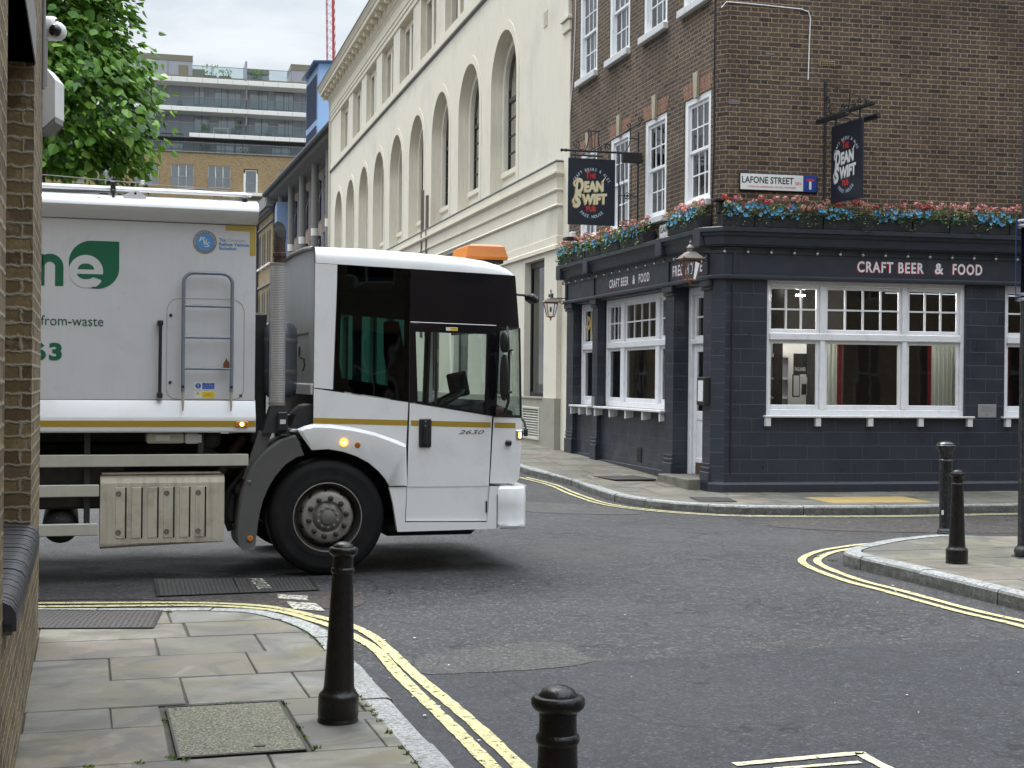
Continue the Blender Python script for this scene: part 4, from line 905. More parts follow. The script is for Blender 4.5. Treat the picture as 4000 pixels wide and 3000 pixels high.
# chamfered corner and the facade facing the viewer
mb = MB(); q0, q1 = A3(0, -.05), B3(0, -.05)
mb.face([(*q0, -.1), (*q1, -.1), (*q1, 3.3), (*q0, 3.3)], uv=[(0, 0), (.16, 0), (.16, 3.4), (0, 3.4)])
mb.M = PB; HB = [(.65, 3.87, 1.25, 3.29), (4.52, 7.4, 1.25, 3.29), (8.1, 9.2, .1, 3.2)]
mb.wall(0, 14, -.1, 3.3, HB, -.05, .14); mb.build('painted_wall', K['blue_blocks'], pub)
mb = MB(); path = [A3(-.33, -.05), A3(0, -.05), B3(0, -.05), B3(14, -.05)]
mb.sweep(path, [(0, -.1), (.035, -.1), (.035, .235), (.022, .262), (.012, .268), (0, .275)]); mb.build('plinth', K['blue_paint'], pub)
wB = bigwin(PB, .65, 3.87, 1.25, 3.29, [(.70, 1.52), (1.60, 2.85), (2.93, 3.81)], 2.44, .0, [3, 4, 3])
s = MB(PB); s.bbox(.60, 3.99, -.135, .02, 1.232, 1.262, .006); s.build('sill', K['sill_white'], wB)
for x in (.66, 1.45, 2.29, 3.11, 3.92): s = MB(PB); s.prism([(-.12, 1.232), (-.12, 1.105), (-.05, 1.105), (-.05, 1.232)], 'x', x - .04, x + .04); s.build('bracket', K['sill_white'], wB)
wC = bigwin(PB, 4.52, 7.4, 1.25, 3.29, [(4.58, 5.4), (5.5, 6.45), (6.55, 7.34)], 2.44, .0, [3, 4, 3])
s = MB(PB); s.bbox(4.47, 7.5, -.135, .02, 1.232, 1.262, .006); s.build('sill', K['sill_white'], wC)
for x in (4.56, 5.5, 6.5): s = MB(PB); s.prism([(-.12, 1.232), (-.12, 1.105), (-.05, 1.105), (-.05, 1.232)], 'x', x - .04, x + .04); s.build('bracket', K['sill_white'], wC)
# bar room seen through the windows
def cur(M, x0, x1, y, z0, z1, mat, parent, name='curtain', fold=.02, k=90):
    mb = MB(M); n = max(4, int((x1 - x0) * 80))
    P = lambda t: (x0 + (x1 - x0) * t, y + fold * math.sin(t * (x1 - x0) * k) + fold * .4 * math.sin(t * 37))
    for i in range(n): a, b = P(i / n), P((i + 1) / n); mb.face([(*a, z0), (*b, z0), (*b, z1), (*a, z1)], smooth=True)
    return mb.build(name, K[mat], parent)
cur(PB, 1.63, 1.86, .14, 1.3, 2.42, 'curtain', pub); cur(PB, 1.86, 1.93, .125, 1.3, 2.42, 'curtain_red', pub, fold=.008)
cur(PB, 3.39, 3.80, .14, 1.3, 2.42, 'curtain', pub); cur(PB, 3.33, 3.39, .125, 1.3, 2.42, 'curtain_red', pub, fold=.008)
cur(PB, 4.62, 4.70, .13, 1.3, 2.42, 'curtain_red', pub, fold=.008)
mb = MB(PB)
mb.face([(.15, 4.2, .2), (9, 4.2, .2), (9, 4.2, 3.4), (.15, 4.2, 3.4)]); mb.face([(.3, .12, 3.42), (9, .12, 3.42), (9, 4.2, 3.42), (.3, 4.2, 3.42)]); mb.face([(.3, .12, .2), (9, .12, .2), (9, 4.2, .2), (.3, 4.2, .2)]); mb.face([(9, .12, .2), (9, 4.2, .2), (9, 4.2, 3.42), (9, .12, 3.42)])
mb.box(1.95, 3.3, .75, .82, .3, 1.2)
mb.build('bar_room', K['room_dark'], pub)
# pale lobby wall with door and notices, left of the bar window
mb = MB(PB); mb.face([(.62, .12, .3), (.70, .75, .3), (.70, .75, 2.44), (.62, .12, 2.44)]); mb.face([(.70, .75, .3), (1.62, .75, .3), (1.62, .75, 2.44), (.70, .75, 2.44)]); lob = mb.build('lobby_wall', K['room_wall'], pub)
mb = MB(PB); 
for u, v, c, e in ((.98, 1.02, .5, 2.2), (1.30, 1.34, .5, 2.2), (1.02, 1.30, 2.14, 2.2), (1.145, 1.17, .5, 2.14), (1.02, 1.30, 1.8, 1.83), (1.02, 1.30, 1.5, 1.53)): mb.box(u, v, .70, .74, c, e)
mb.build('lobby_door', K['room_wall'], pub); mb = MB(PB); mb.box(1.02, 1.30, .742, .747, .5, 2.14); mb.build('lobby_door_glass', K['clad_grey'], pub)
mb = MB(PB); mb.box(1.33, 1.54, .55, .57, 1.88, 2.2); po = mb.build('poster', K['poster_black'], pub); text('PAULANER', K['paper'], po, 1.345, 1.525, 1.93, 1.99, y=.547, M=PB, bold=.03)
mb = MB(PB); mb.lathe([(.0001, 0), (.04, 0)], (0, 0, 0), 12, 'y'); 
mb = MB(PB); mb.box(1.30, 1.42, .52, .535, 1.53, 1.88); nf = mb.build('notice_frame', K['poster_black'], pub); mb = MB(PB); mb.box(1.315, 1.405, .515, .519, 1.55, 1.86); mb.build('notice_paper', K['paper'], nf)
mb = MB(PB); mb.box(1.44, 1.54, .53, .54, 1.56, 1.84); nf = mb.build('notice_frame', K['paper'], pub); mb = MB(PB); mb.box(1.45, 1.53, .525, .529, 1.57, 1.73); mb.build('notice_picture', K['poster_black'], nf)
for x_, y_, z_, l_ in ((1.28, .35, 3.07, .13), (1.0, .35, 3.3, .3), (2.2, .45, 3.32, .4), (3.3, .45, 3.32, .4)):  # first is the seen lamp; three hidden ones added to brighten the curtains
    mb = MB(PB); mb.box(x_, x_ + l_, y_, y_ + .04, z_, z_ + .02); mb.build('strip_and_fill_light', K['lamp_lit'], pub)
# side bar room
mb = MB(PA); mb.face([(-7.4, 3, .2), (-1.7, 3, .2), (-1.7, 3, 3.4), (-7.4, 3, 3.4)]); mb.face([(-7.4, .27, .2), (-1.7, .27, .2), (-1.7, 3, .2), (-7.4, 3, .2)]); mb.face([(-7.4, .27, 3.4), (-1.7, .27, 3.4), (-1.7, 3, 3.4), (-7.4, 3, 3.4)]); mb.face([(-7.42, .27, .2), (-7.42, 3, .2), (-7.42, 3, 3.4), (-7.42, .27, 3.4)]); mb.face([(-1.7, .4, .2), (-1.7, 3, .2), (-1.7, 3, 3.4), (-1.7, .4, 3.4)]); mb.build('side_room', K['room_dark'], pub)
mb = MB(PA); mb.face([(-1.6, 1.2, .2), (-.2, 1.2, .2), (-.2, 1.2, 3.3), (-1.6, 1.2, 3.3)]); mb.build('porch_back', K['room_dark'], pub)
# fascia board and cornice wrapping the corner
path = [A3(-7.56, 0), A3(0, 0), B3(0, 0), B3(14, 0)]
mb = MB(); mb.sweep(path, [(.0, 3.27), (.115, 3.27), (.125, 3.285), (.125, 3.315), (.105, 3.335), (.075, 3.34), (.075, 3.64), (.09, 3.655), (.09, 3.70), (.11, 3.735), (.16, 3.75), (.165, 3.765), (.185, 3.775), (.20, 3.89), (.225, 3.905), (.235, 3.95), (.262, 3.96), (.262, 4.015), (.24, 4.03), (.0, 4.035)])
fas = mb.build('cornice', K['blue_paint'], pub)
for x in (-7.45, -5.655, -1.74, -.10):
    mb = MB(PA); mb.bbox(x - .05, x + .05, -.10, -.07, 3.34, 3.66, .006); mb.build('fascia_divider', K['blue_paint'], pub)
    mb = MB(PA); mb.bbox(x - .14, x + .14, -.268, -.0, 3.745, 4.034, .015); mb.build('cornice_block', K['blue_paint'], pub)
mb = MB(PB); mb.bbox(.10, .16, -.10, -.07, 3.34, 3.66, .006); mb.build('fascia_divider', K['blue_paint'], pub)
def fasc(M, s, x0, x1, z0, z1):
    text(s, K['letter_red_deep'], pub, x0 - .012, x1 - .012, z0 - .012, z1 - .012, y=-.0775, M=M, name='fascia_letters_shadow', bold=.03, spacing=1.16); text(s, K['letter_white'], pub, x0, x1, z0, z1, y=-.0815, M=M, name='fascia_letters', bold=.025, spacing=1.16)
fasc(PB, 'CRAFT BEER', 2.063, 3.145, 3.417, 3.585); fasc(PB, '&', 3.325, 3.47, 3.417, 3.585); fasc(PB, 'FOOD', 3.62, 4.112, 3.417, 3.585)
fasc(PA, 'CRAFT BEER', -4.73, -3.68, 3.415, 3.57); fasc(PA, '&', -3.47, -3.33, 3.415, 3.57); fasc(PA, 'FOOD', -3.15, -2.62, 3.415, 3.57); fasc(PA, 'FREE', -1.54, -1.12, 3.41, 3.58); fasc(PA, 'HOUSE', -.98, -.30, 3.41, 3.58)
# cables, conduit, vents, mounts on the brickwork
mb = MB(PB); mb.tube([(-.10, -.012, 7.27), (-.02, -.012, 7.36), (.3, -.012, 7.355), (1.15, -.012, 7.325), (1.27, -.012, 7.29), (1.30, -.012, 7.2), (1.285, -.012, 6.7), (1.275, -.012, 6.28)], .009, 6); mb.build('white_conduit', K['label_white'], pub)
mb = MB(PA); mb.tube([(-.055, -.02, 10.5), (-.05, -.02, 8), (-.06, -.02, 6.4), (-.04, -.02, 5.2), (-.09, -.02, 4.5), (-.12, -.02, 4.1)], .013, 6); mb.build('black_cable', K['black_plastic'], pub)
mb = MB(PA); mb.tube([(-7.2, -.012, 10.5), (-7.25, -.012, 8.8), (-7.35, -.012, 7.9), (-7.5, -.012, 7.3), (-7.52, -.03, 6.9)], .012, 6); mb.build('white_cable', K['label_white'], pub)
mb = MB(PB); mb.box(1.46, 1.70, -.012, .002, 6.50, 6.58)
mb.build('air_brick', K['brick_far'], pub)
mb = MB(PB)
for i in range(2):
    for j in range(8): mb.box(1.475 + j * .028, 1.493 + j * .028, -.0145, -.012, 6.512 + i * .033, 6.533 + i * .033)
mb.build('air_brick_holes', K['pipe_inside'], pub)
mb = MB(PB); mb.box(.03, .21, -.006, .0, 5.86, 5.93); mb.box(.6, .74, -.006, .0, 6.62, 6.65); mb.build('wall_scar', K['lead_grey'], pub)
mb = MB(PB)
for x in (.10,): mb.tube([(x, -.09, 3.2), (x, -.09, 2.2), (x, -.06, .4)], .012, 6)
mb.build('wall_cable', K['black_plastic'], pub)
mb = MB(PB); mb.bbox(4.08, 4.385, -.062, -.05, 1.245, 1.445, .003); pq = mb.build('plaque', K['steel_plaque'], pub)
mb = MB(PB); [mb.box(4.12 + (i % 3) * .012, 4.345 - (i % 2) * .03, -.0635, -.0622, 1.425 - i * .018, 1.431 - i * .018) for i in range(6)]; mb.lathe([(.0001, -.0636), (.026, -.0636)], (4.232, 0, 1.295), 16, 'y'); mb.build('plaque_text', K['letter_shade'], pq)
mb = MB(PA); mb.bbox(-5.80, -5.62, -.062, -.05, 1.235, 1.45, .003); pq = mb.build('plaque', K['steel_plaque'], pub)
mb = MB(PA); [mb.box(-5.78, -5.64, -.0635, -.0622, 1.42 - i * .016, 1.425 - i * .016) for i in range(7)]; mb.lathe([(.0001, -.0636), (.018, -.0636)], (-5.71, 0, 1.27), 12, 'y'); mb.build('plaque_text', K['letter_shade'], pq)
# small security light at the far end, bell box behind the flowers
mb = MB(PA); mb.bbox(-7.25, -7.08, -.10, -.0, 4.42, 4.68, .015); mb.build('alarm_box', K['label_white'], pub)
mb = MB(PA); mb.bbox(-6.6, -6.3, -.42, -.22, 4.44, 4.50, .01); mb.tube([(-6.45, -.25, 4.46), (-6.45, 0, 4.40)], .015, 6); mb.build('flood_lamp', K['black_plastic'], pub)
# ------------------------------------------------------------------ cream stucco building with arches
RC = Matrix.Translation((*(FA @ Vector((-8, 0, 0)))[:2], 0)); PC = RC.inverted() @ FA
crm = thing('stucco_building', 'long cream stucco building with a row of tall round arches', 'building', RC)
NA = 9; PITCH = 3.775; X0 = -13.13
mb = MB(PC)
# lower storey wall with shop openings
gf = [(-10.55, -8.95, 1.4, 4.32), (-10.5, -9.1, .48, 1.18, .12), (-14.2, -12.4, 1.4, 4.32)] + [(-17.98 - k * 3.775, -16.18 - k * 3.775, 1.4, 4.32) for k in range(8)]
mb.wall(-46.2, -8.0, 1.38, 6.2, [g for g in gf if g[2] > 1], -.12, .22)
mb.face([(-8, -.12, 1.38), (-8, .1, 1.38), (-8, .1, 6.2), (-8, -.12, 6.2)])
# arcade storey
for k in range(NA):
    xc = X0 - k * PITCH; xa, xb = xc - PITCH / 2, xc + PITCH / 2
    if k == 0: xb = -7.78
    if k == NA - 1: xa = -46.2
    mb.arc_wall(xa, xb, 6.2, 11.3, xc, 1.25, 6.22, 8.80, 0, .14, 20)
    mb.arc_wall(xc - 1.26, xc + 1.26, 6.2, 10.2, xc, 1.19, 6.22, 8.80, .14, .12, 20)
    mb.arc_wall(xc - 1.2, xc + 1.2, 6.2, 10.1, xc, .98, 6.80, 8.80, .26, .14, 20)
# attic storey
ox = [(-23.37 + (6 - 1) * 3.81 - k * 3.81) for k in range(11)]
att = []
for k in range(12):
    a = -10.12 - 2.47 - k * 3.775; b = a + 2.47
    if a > -46: att.append((a, b, 11.66, 13.6))
mb.wall(-46.2, -7.78, 11.3, 15.2, att, 0, .17)
for a, b, c, d in att: mb.wall(a, b, c, d, [(a + .14, a + .89, 11.70, 13.38), (a + 1.24, a + 1.99, 11.70, 13.38)], .17, .14)
mb.face([(-7.78, 0, 6.2), (-7.78, 8, 6.2), (-7.78, 8, 15.2), (-7.78, 0, 15.2)]); mb.face([(-46.2, -.12, 0), (-46.2, 12, 0), (-46.2, 12, 15.2), (-46.2, -.12, 15.2)])
mb.build('wall', K['stucco'], crm)
# archivolt rings standing slightly proud
for k in range(NA):
    xc = X0 - k * PITCH; mb = MB(PC); n = 20
    def ringpt(r, i): a = math.pi * i / n; return (xc - r * math.cos(a), 8.8 + r * math.sin(a))
    for i in range(n):
        p, q, r_, s_ = ringpt(1.25, i), ringpt(1.25, i + 1), ringpt(1.47, i + 1), ringpt(1.47, i)
        mb.face([(p[0], -.012, p[1]), (q[0], -.012, q[1]), (r_[0], -.012, r_[1]), (s_[0], -.012, s_[1])]); mb.face([(r_[0], -.012, r_[1]), (s_[0], -.012, s_[1]), (s_[0], 0, s_[1]), (r_[0], 0, r_[1])]); mb.face([(p[0], -.012, p[1]), (q[0], -.012, q[1]), (q[0], 0.002, q[1]), (p[0], 0.002, p[1])])
    for s in (-1, 1): mb.box(xc + s * 1.25, xc + s * 1.47, -.012, .0, 6.24, 8.8)
    mb.build('arch_moulding', K['stucco_trim'], crm)
    f = MB(PC); y = .37; 
    for s in (-1, 1): f.box(xc + s * .98, xc + s * .92, y, y + .06, 6.8, 8.82)
    f.box(xc - .92, xc + .92, y, y + .06, 6.8, 6.88); f.box(xc - .92, xc + .92, y - .02, y + .06, 8.5, 8.60); f.box(xc - .03, xc + .03, y + .002, y + .058, 6.88, 8.5)
    for z in (7.25, 7.67, 8.09): f.box(xc - .92, xc + .92, y + .004, y + .054, z, z + .03)
    for i in range(12):
        a, b = math.pi * i / 12, math.pi * (i + 1) / 12; pt = lambda r, t: (xc - r * math.cos(t), 8.8 + r * math.sin(t)); P0, P1, P2, P3 = pt(.98, a), pt(.98, b), pt(.91, b), pt(.91, a)
        f.face([(P0[0], y, P0[1]), (P1[0], y, P1[1]), (P2[0], y, P2[1]), (P3[0], y, P3[1])])
    wf = f.build('arched_window', K['frame_black'], crm)
    g = MB(PC); pts = [(xc - .97, 6.82)] + [(xc - .97 * math.cos(math.pi * i / 12), 8.8 + .97 * math.sin(math.pi * i / 12)) for i in range(13)] + [(xc + .97, 6.82)]; g.face([(p[0], y + .03, p[1]) for p in pts]); g.build('pane', K['dark_glass'], wf)
    g = MB(PC); g.bbox(xc - 1.05, xc + 1.05, .20, .27, 6.66, 6.79, .01); g.build('sill', K['stucco_trim'], crm)
mb = MB(PC); mb.face([(-46, .5, 6.3), (-8, .5, 6.3), (-8, .5, 11), (-46, .5, 11)]); mb.face([(-46, .36, 11.4), (-8, .36, 11.4), (-8, .36, 14), (-46, .36, 14)]); mb.face([(-46, 1.2, 1), (-8, 1.2, 1), (-8, 1.2, 6), (-46, 1.2, 6)]); mb.build('dark_interior', K['room_dark'], crm)
for a, b, c, d in att:
    for u in (a + .14, a + 1.24):
        f = MB(PC); f.box(u, u + .05, .30, .34, 11.7, 13.38); f.box(u + .70, u + .75, .30, .34, 11.7, 13.38); f.box(u + .05, u + .70, .30, .34, 13.32, 13.38); wf = f.build('attic_window', K['frame_black'], crm)
        g = MB(PC); g.face([(u, .33, 11.7), (u + .75, .33, 11.7), (u + .75, .33, 13.38), (u, .33, 13.38)]); g.build('pane', K['dark_glass'], wf)
# horizontal mouldings
def run(prof, x0=-46.2, x1=-7.78, y=0., name='moulding', mat='stucco_trim', ret=True):
    P = lambda x, yy: (lambda q: (q.x, q.y))(PC @ Vector((x, yy, 0)))
    path = [P(x0, 3), P(x0, y), P(x1, y), P(x1, .5)] if ret else [P(x0, y), P(x1, y)]
    mb = MB(); mb.sweep(path, prof); return mb.build(name, K[mat], crm)
run([(0, 5.28), (.03, 5.28), (.045, 5.31), (.02, 5.34), (.02, 5.57), (.045, 5.59), (.06, 5.62), (.03, 5.64), (.03, 5.88), (.06, 5.90), (.10, 5.94), (.10, 5.98), (.05, 5.99), (.05, 6.17), (0, 6.18)], x1=-8.0, y=-.12)
run([(-.12, 6.175), (.06, 6.18), (.068, 6.19), (.06, 6.215), (-.12, 6.24)], x1=-8.0, y=-.12, name='lead_flashing', mat='lead_flash')
run([(0, 4.42), (.05, 4.42), (.05, 4.50), (.02, 4.52), (.02, 4.68), (0, 4.69)], x1=-8.0, y=-.12)
run([(0, 11.24), (.05, 11.27), (.07, 11.30), (.05, 11.34), (0, 11.36)], name='lead_flashing', mat='lead_flash'); run([(0, 11.36), (.04, 11.37), (.04, 11.60), (.0, 11.62)])
run([(0, 13.62), (.04, 13.63), (.04, 13.78), (.07, 13.80), (.07, 13.92), (.10, 13.95), (.10, 14.0), (.04, 14.02), (.04, 14.36), (.07, 14.40), (.07, 14.45), (.12, 14.50), (.12, 14.56), (.16, 14.60), (.16, 14.84)])
run([(.1, 14.84), (.48, 14.85), (.48, 15.0), (.51, 15.01), (.55, 15.09), (.60, 15.15), (.60, 15.2), (.58, 15.22), (0, 15.3)], name='cornice')
run([(.57, 15.20), (.625, 15.19), (.63, 15.235), (.53, 15.25)], name='gutter_edge', mat='lead_flash')
mb = MB(PC)
for i in range(39):
    x = -46.45 + i * .985; mb.bbox(x - .12, x + .12, -.38, -.155, 14.66, 14.82, .02); mb.bbox(x - .16, x + .16, -.42, -.155, 14.80, 14.845, .01)
for i in range(10): y = i * .985 + .3; mb.bbox(-46.2 - .38, -46.2 - .155, y - .12, y + .12, 14.66, 14.82, .02); mb.bbox(-46.2 - .42, -46.2 - .155, y - .16, y + .16, 14.80, 14.845, .01)
mb.build('modillions', K['stucco_trim'], crm)
mb = MB(PC); mb.face([(-46.2, 0, 15.29), (-7.78, 0, 15.29), (-7.78, 12, 17.2), (-46.2, 12, 17.2)]); mb.build('roof', K['roof_dark'], crm)
# plinth, louvre, shop windows
mb = MB(PC); mb.wall(-46.2, -8.0, -.1, 1.38, [(-10.5, -9.1, .48, 1.18)], -.15, .12); mb.face([(-8, -.15, 0), (-8, .1, 0), (-8, .1, 1.38), (-8, -.15, 1.38)]); mb.face([(-46.2, -.15, 1.38), (-8, -.15, 1.38), (-8, 0, 1.39), (-46.2, 0, 1.39)]); mb.build('plinth', K['stone_plinth'], crm)
mb = MB(PC)
for u, v, c, d in ((-10.5, -10.44, .48, 1.18), (-9.16, -9.1, .48, 1.18), (-10.44, -9.16, 1.13, 1.18), (-10.44, -9.16, .48, .53)): mb.bbox(u, v, -.17, -.09, c, d, .006)
for i in range(11): z = .54 + i * .054; mb.face([(-10.44, -.16, z), (-9.16, -.16, z), (-9.16, -.10, z + .048), (-10.44, -.10, z + .048)])
mb.box(-10.44, -9.16, -.06, -.05, .53, 1.13); mb.build('louvre', K['louvre_cream'], crm)
for g_ in [g for g in gf if g[2] > 1]:
    a, b, c, d = g_[:4]; f = MB(PC); y = .02
    for u, v, w0, w1 in ((a, a + .07, c, d), (b - .07, b, c, d), (a + .07, b - .07, d - .14, d), (a + .07, b - .07, c, c + .09)): f.bbox(u, v, y, y + .06, w0, w1, .008)
    wf = f.build('shop_window', K['frame_black'], crm); q = MB(PC); q.face([(a + .05, y + .03, c + .05), (b - .05, y + .03, c + .05), (b - .05, y + .03, d - .1), (a + .05, y + .03, d - .1)]); q.build('pane', K['shop_glass'], wf)
    q = MB(PC); q.bbox(a - .02, b + .02, -.17, .02, c - .045, c, .008); q.build('sill', K['stone_plinth'], wf)
# narrow pier with capital between stucco and brick
mb = MB(PC); mb.bbox(-8.0, -7.56, -.02, .4, 0, 8.75, .01); mb.bbox(-8.06, -7.50, -.10, .4, 8.98, 9.05, .01); mb.bbox(-8.03, -7.53, -.06, .4, 8.75, 8.98, .02); mb.build('end_pier', K['stucco_trim'], crm)
mb = MB(PC); [mb.box(-9.62, -9.30, -.012, .001, 9.28 + i * .05, 9.305 + i * .05) for i in range(7)]; mb.build('vent_grille', K['stucco_trim'], crm)
for x in (-21.8, -22.55): mb = MB(PC); mb.tube([(x, -.15, 3), (x, -.15, 7.2 + (x < -22) * .25)], .05, 6); mb.build('vent_pipe', K['lead_grey'], crm)
# ------------------------------------------------------------------ grey concrete building with round columns, further down the side street
FG = frame((-8.45, 66), -73.7); FGi = Matrix.Translation((-8.45, 66, 0)); PG = FGi.inverted() @ FG @ Matrix.Translation((0, .85, 0))
gb = thing('concrete_building', 'grey building with round concrete columns and tilted windows beyond the stucco building', 'building', FGi)
mb = MB(PG); mb.wall(-27, 0, 0, 13.0, [], .30, .1); mb.face([(-27, .3, 0), (-27, 10, 0), (-27, 10, 13), (-27, .3, 13)]); mb.build('wall', K['pink_render'], gb)
mb = MB(PG); mb.prism([(-.7, 13.35), (-.9, 13.55), (-.75, 13.85), (6, 15.6), (6, 13.0), (.9, 13.0), (-.2, 13.2)], 'x', -27.4, 0); mb.build('roof', K['concrete'], gb)
mb = MB(PG); mb.tube([(-27.5, -.9, 13.62), (0, -.9, 13.62)], .17, 8); mb.build('gutter', K['roof_dark'], gb); mb = MB(PG); mb.prism([(-.6, 13.95), (-.6, 14.0), (6, 15.75), (6, 15.7)], 'x', -27, 0); mb.build('roof_sheet', K['pale_sheet'], gb)
for i in range(7):
    x = -.3 - i * 4.85
    if x < -26.5: break
    mb = MB(PG); mb.lathe([(.19, 8.9), (.19, 13.3)], (x - .2, -.15, 0), 18); mb.lathe([(.185, 0), (.185, 8.9)], (x - .2, -.15, 0), 18); c_ = mb.build('column', K['concrete'], gb)
    mb = MB(PG); mb.lathe([(.20, 9.35), (.20, 9.75)], (x - .2, -.15, 0), 18); mb.build('column_band', K['slab_white'], c_)
    for z0, z1 in ((10.4, 12.4), (7.0, 9.4), (3.6, 6.0)):
        a, b = x + .9, x + 3.9; mb = MB(PG)
        for u in (a, (a + b) / 2, b): mb.bbox(u - .05, u + .05, .20, .295, z0, z1, .01)
        for z in (z0, z1, z1 - .5): mb.bbox(a, b, .18, .295, z - .05, z + .05, .01)
        wf = mb.build('window', K['blue_dark'], gb); g = MB(PG); g.face([(a, .26, z0), (b, .26, z0), (b, .26, z1), (a, .26, z1)]); g.build('pane', K['dark_glass'], wf)
        mb = MB(PG)
        for u in (a, a + 1.5): mb.tube([(u, .17, z1), (u, -.12, z0 + .6)], .016, 5)
        mb.tube([(a - .1, .15, z1 + .05), (b + .1, .15, z1 + .05)], .05, 5); mb.build('shade_bars', K['concrete'], wf)
# light blue stair tower with louvres rising behind it
bt = thing('louvred_tower', 'light blue block with black louvres above the concrete building roof', 'building', Matrix.Translation((-9.95, 78, 0)))
mb = MB(); 
mb.face([(-.7, -1, 13.9), (3.2, -.6, 13.9), (3.2, -.6, 18.8), (-.7, -1, 18.8)]); mb.face([(-.7, -1, 13.9), (-2.0, 3.4, 13.9), (-2.0, 3.4, 18.8), (-.7, -1, 18.8)]); mb.face([(-2, 3.4, 13.9), (3.2, 3.4, 13.9), (3.2, 3.4, 18.9), (-2, 3.4, 18.9)]); mb.build('wall', K['light_blue'], bt)
mb = MB(); mb.prism([(-.95, -1.25), (3.4, -1.25), (3.4, 3.6), (-2.3, 3.6)], 'z', 18.8, 18.92); mb.build('roof', K['blue_dark'], bt)
mb = MB(); d = Vector((-1.3, 4.4)).normalized()
def LP(t, z, o=0.): return (-.7 + d.x * t - d.y * o * .98, -1 + d.y * t + d.x * o * .98, z)
for z in [14.0 + i * .155 for i in range(28)]:
    if abs(z - 15.6) < .12: continue
    mb.face([LP(.25, z, .03), LP(4.2, z, .03), LP(4.2, z + .09, .08), LP(.25, z + .09, .08)])
mb.build('louvres', K['blue_dark'], bt)
# yellow brick warehouse with arched windows, seen in the gap between body and exhaust
FY = frame((-15.6, 92.0), -73.7); FYi = Matrix.Translation((-15.6, 92.0, 0)); PY = FYi.inverted() @ FY
yb = thing('brick_warehouse', 'old yellow brick warehouse with arched windows seen between truck body and exhaust pipe', 'building', FYi)
mb = MB(PY); hs = []
mb.wall(-22, 0, 0, 13.2, [], 0, .3); mb.face([(0, 0, 0), (0, 10, 0), (0, 10, 13.2), (0, 0, 13.2)]); mb.face([(-22, 0, 13.2), (0, 0, 13.2), (0, 10, 13.2), (-22, 10, 13.2)]); mb.build('wall', K['brick_gault'], yb)
mb = MB(PY)
for z0, z1, o in ((12.5, 12.62, .15), (12.62, 12.8, .32), (12.8, 13.0, .5), (11.9, 12.0, .1), (7.9, 8.05, .1)): mb.box(-22.3, .0 + o, -o, 0, z0, z1)
mb.box(-22.3, .4, -.45, 10, 13.0, 13.6); mb.build('cornice', K['concrete'], yb)
for i in range(8):
    for z0 in (9.3, 5.3, 1.6):
        for dx in (0, 1.2):
            x = -1.5 - i * 2.9 - dx; mb = MB(PY); pts = [(x - .38, z0), (x + .38, z0)] + [(x + .38 * math.cos(R(t)), z0 + 1.9 + .38 * math.sin(R(t))) for t in range(0, 181, 30)]
            mb.face([(p[0], -.01, p[1]) for p in pts]); wf = mb.build('arched_window', K['room_dark'], yb); mb = MB(PY); mb.bbox(x - .5, x + .5, -.15, 0, z0 - .16, z0, .02); mb.build('sill', K['slab_white'], wf)
mb = MB(PY); mb.tube([(-8.2, -.12, 0), (-8.2, -.12, 12.6)], .09, 8); mb.build('rain_pipe', K['roof_dark'], yb)
bs = thing('blue_block', 'narrow light blue wall strip between the yellow brick warehouse and grey columns', 'building', Matrix.Translation((-14.2, 88.5, 0)) @ Matrix.Rotation(R(12), 4, 'Z'))
mb = MB(); mb.box(-.55, .9, 0, 3, 0, 12.7); mb.build('wall', K['light_blue'], bs)

# ------------------------------------------------------------------ terraced apartment block in the distance
FP = frame((-41, 150), 14)
ap = thing('apartment_block', 'distant grey apartment block with white balcony bands above a brick base', 'building', FP)
mb = MB(); mb.wall(-16, 26, 0, 25.7, [(x, x + 2.35, 22.0, 24.4) for x in (-6.6, -2.8, 1.0, 4.65, 8.5)] + [(12.25, 13.75, 21.6, 24.2)] + [(16.0, 18.3, 22.4, 24.3)] + [(x, x + 2.35, z, z + 2.3) for z in (18.6, 15.4, 12.2, 9) for x in (-6.6, -2.8, 1.0, 4.65, 8.5, 12.2, 16)], 0, .25); mb.face([(-16, 0, 25.7), (26, 0, 25.7), (26, 14, 25.7), (-16, 14, 25.7)]); mb.face([(26, 0, 0), (26, 14, 0), (26, 14, 25.7), (26, 0, 25.7)])
mb.build('brick_base', K['brick_far'], ap); mb = MB(); mb.face([(-16, .5, 0), (26, .5, 0), (26, .5, 21.3), (-16, .5, 21.3)]); mb.build('lower_interior', K['room_dark'], ap); mb = MB(); mb.bbox(-16, 26.1, -.12, .2, 25.7, 25.82, .02); mb.build('parapet', K['concrete'], ap)
def fwin(x0, x1, z0, z1, y, n, mat='clad_dark', rail=False, gm='far_glass'):
    f = MB(); w_ = .07
    for i in range(n + 1): u = x0 + (x1 - x0) * i / n; f.box(u - w_ / 2, u + w_ / 2, y, y + .08, z0, z1)
    f.box(x0, x1, y + .002, y + .078, z1 - .08, z1); f.box(x0, x1, y + .002, y + .078, z0, z0 + .08); w = f.build('window', K[mat], ap)
    g = MB(); g.face([(x0, y + .05, z0), (x1, y + .05, z0), (x1, y + .05, z1), (x0, y + .05, z1)]); g.build('pane', K[gm], w)
    g = MB(); g.face([(x0, y + .12, z0), (x1, y + .12, z0), (x1, y + .12, z1), (x0, y + .12, z1)]); g.build('sky_tone_sheet', K['sky_tone_sheet'], w)  # pale sheet behind the pane, coloured to read as sky-bright glass
    if rail:
        g = MB(); [g.box(x0 + i * .11, x0 + i * .11 + .03, -.06, -.03, z0, z0 + 1.05) for i in range(int((x1 - x0) / .11))]; g.box(x0, x1, -.07, -.02, z0 + 1.05, z0 + 1.10); g.build('juliet_rail', K['clad_grey'], w)
    return w
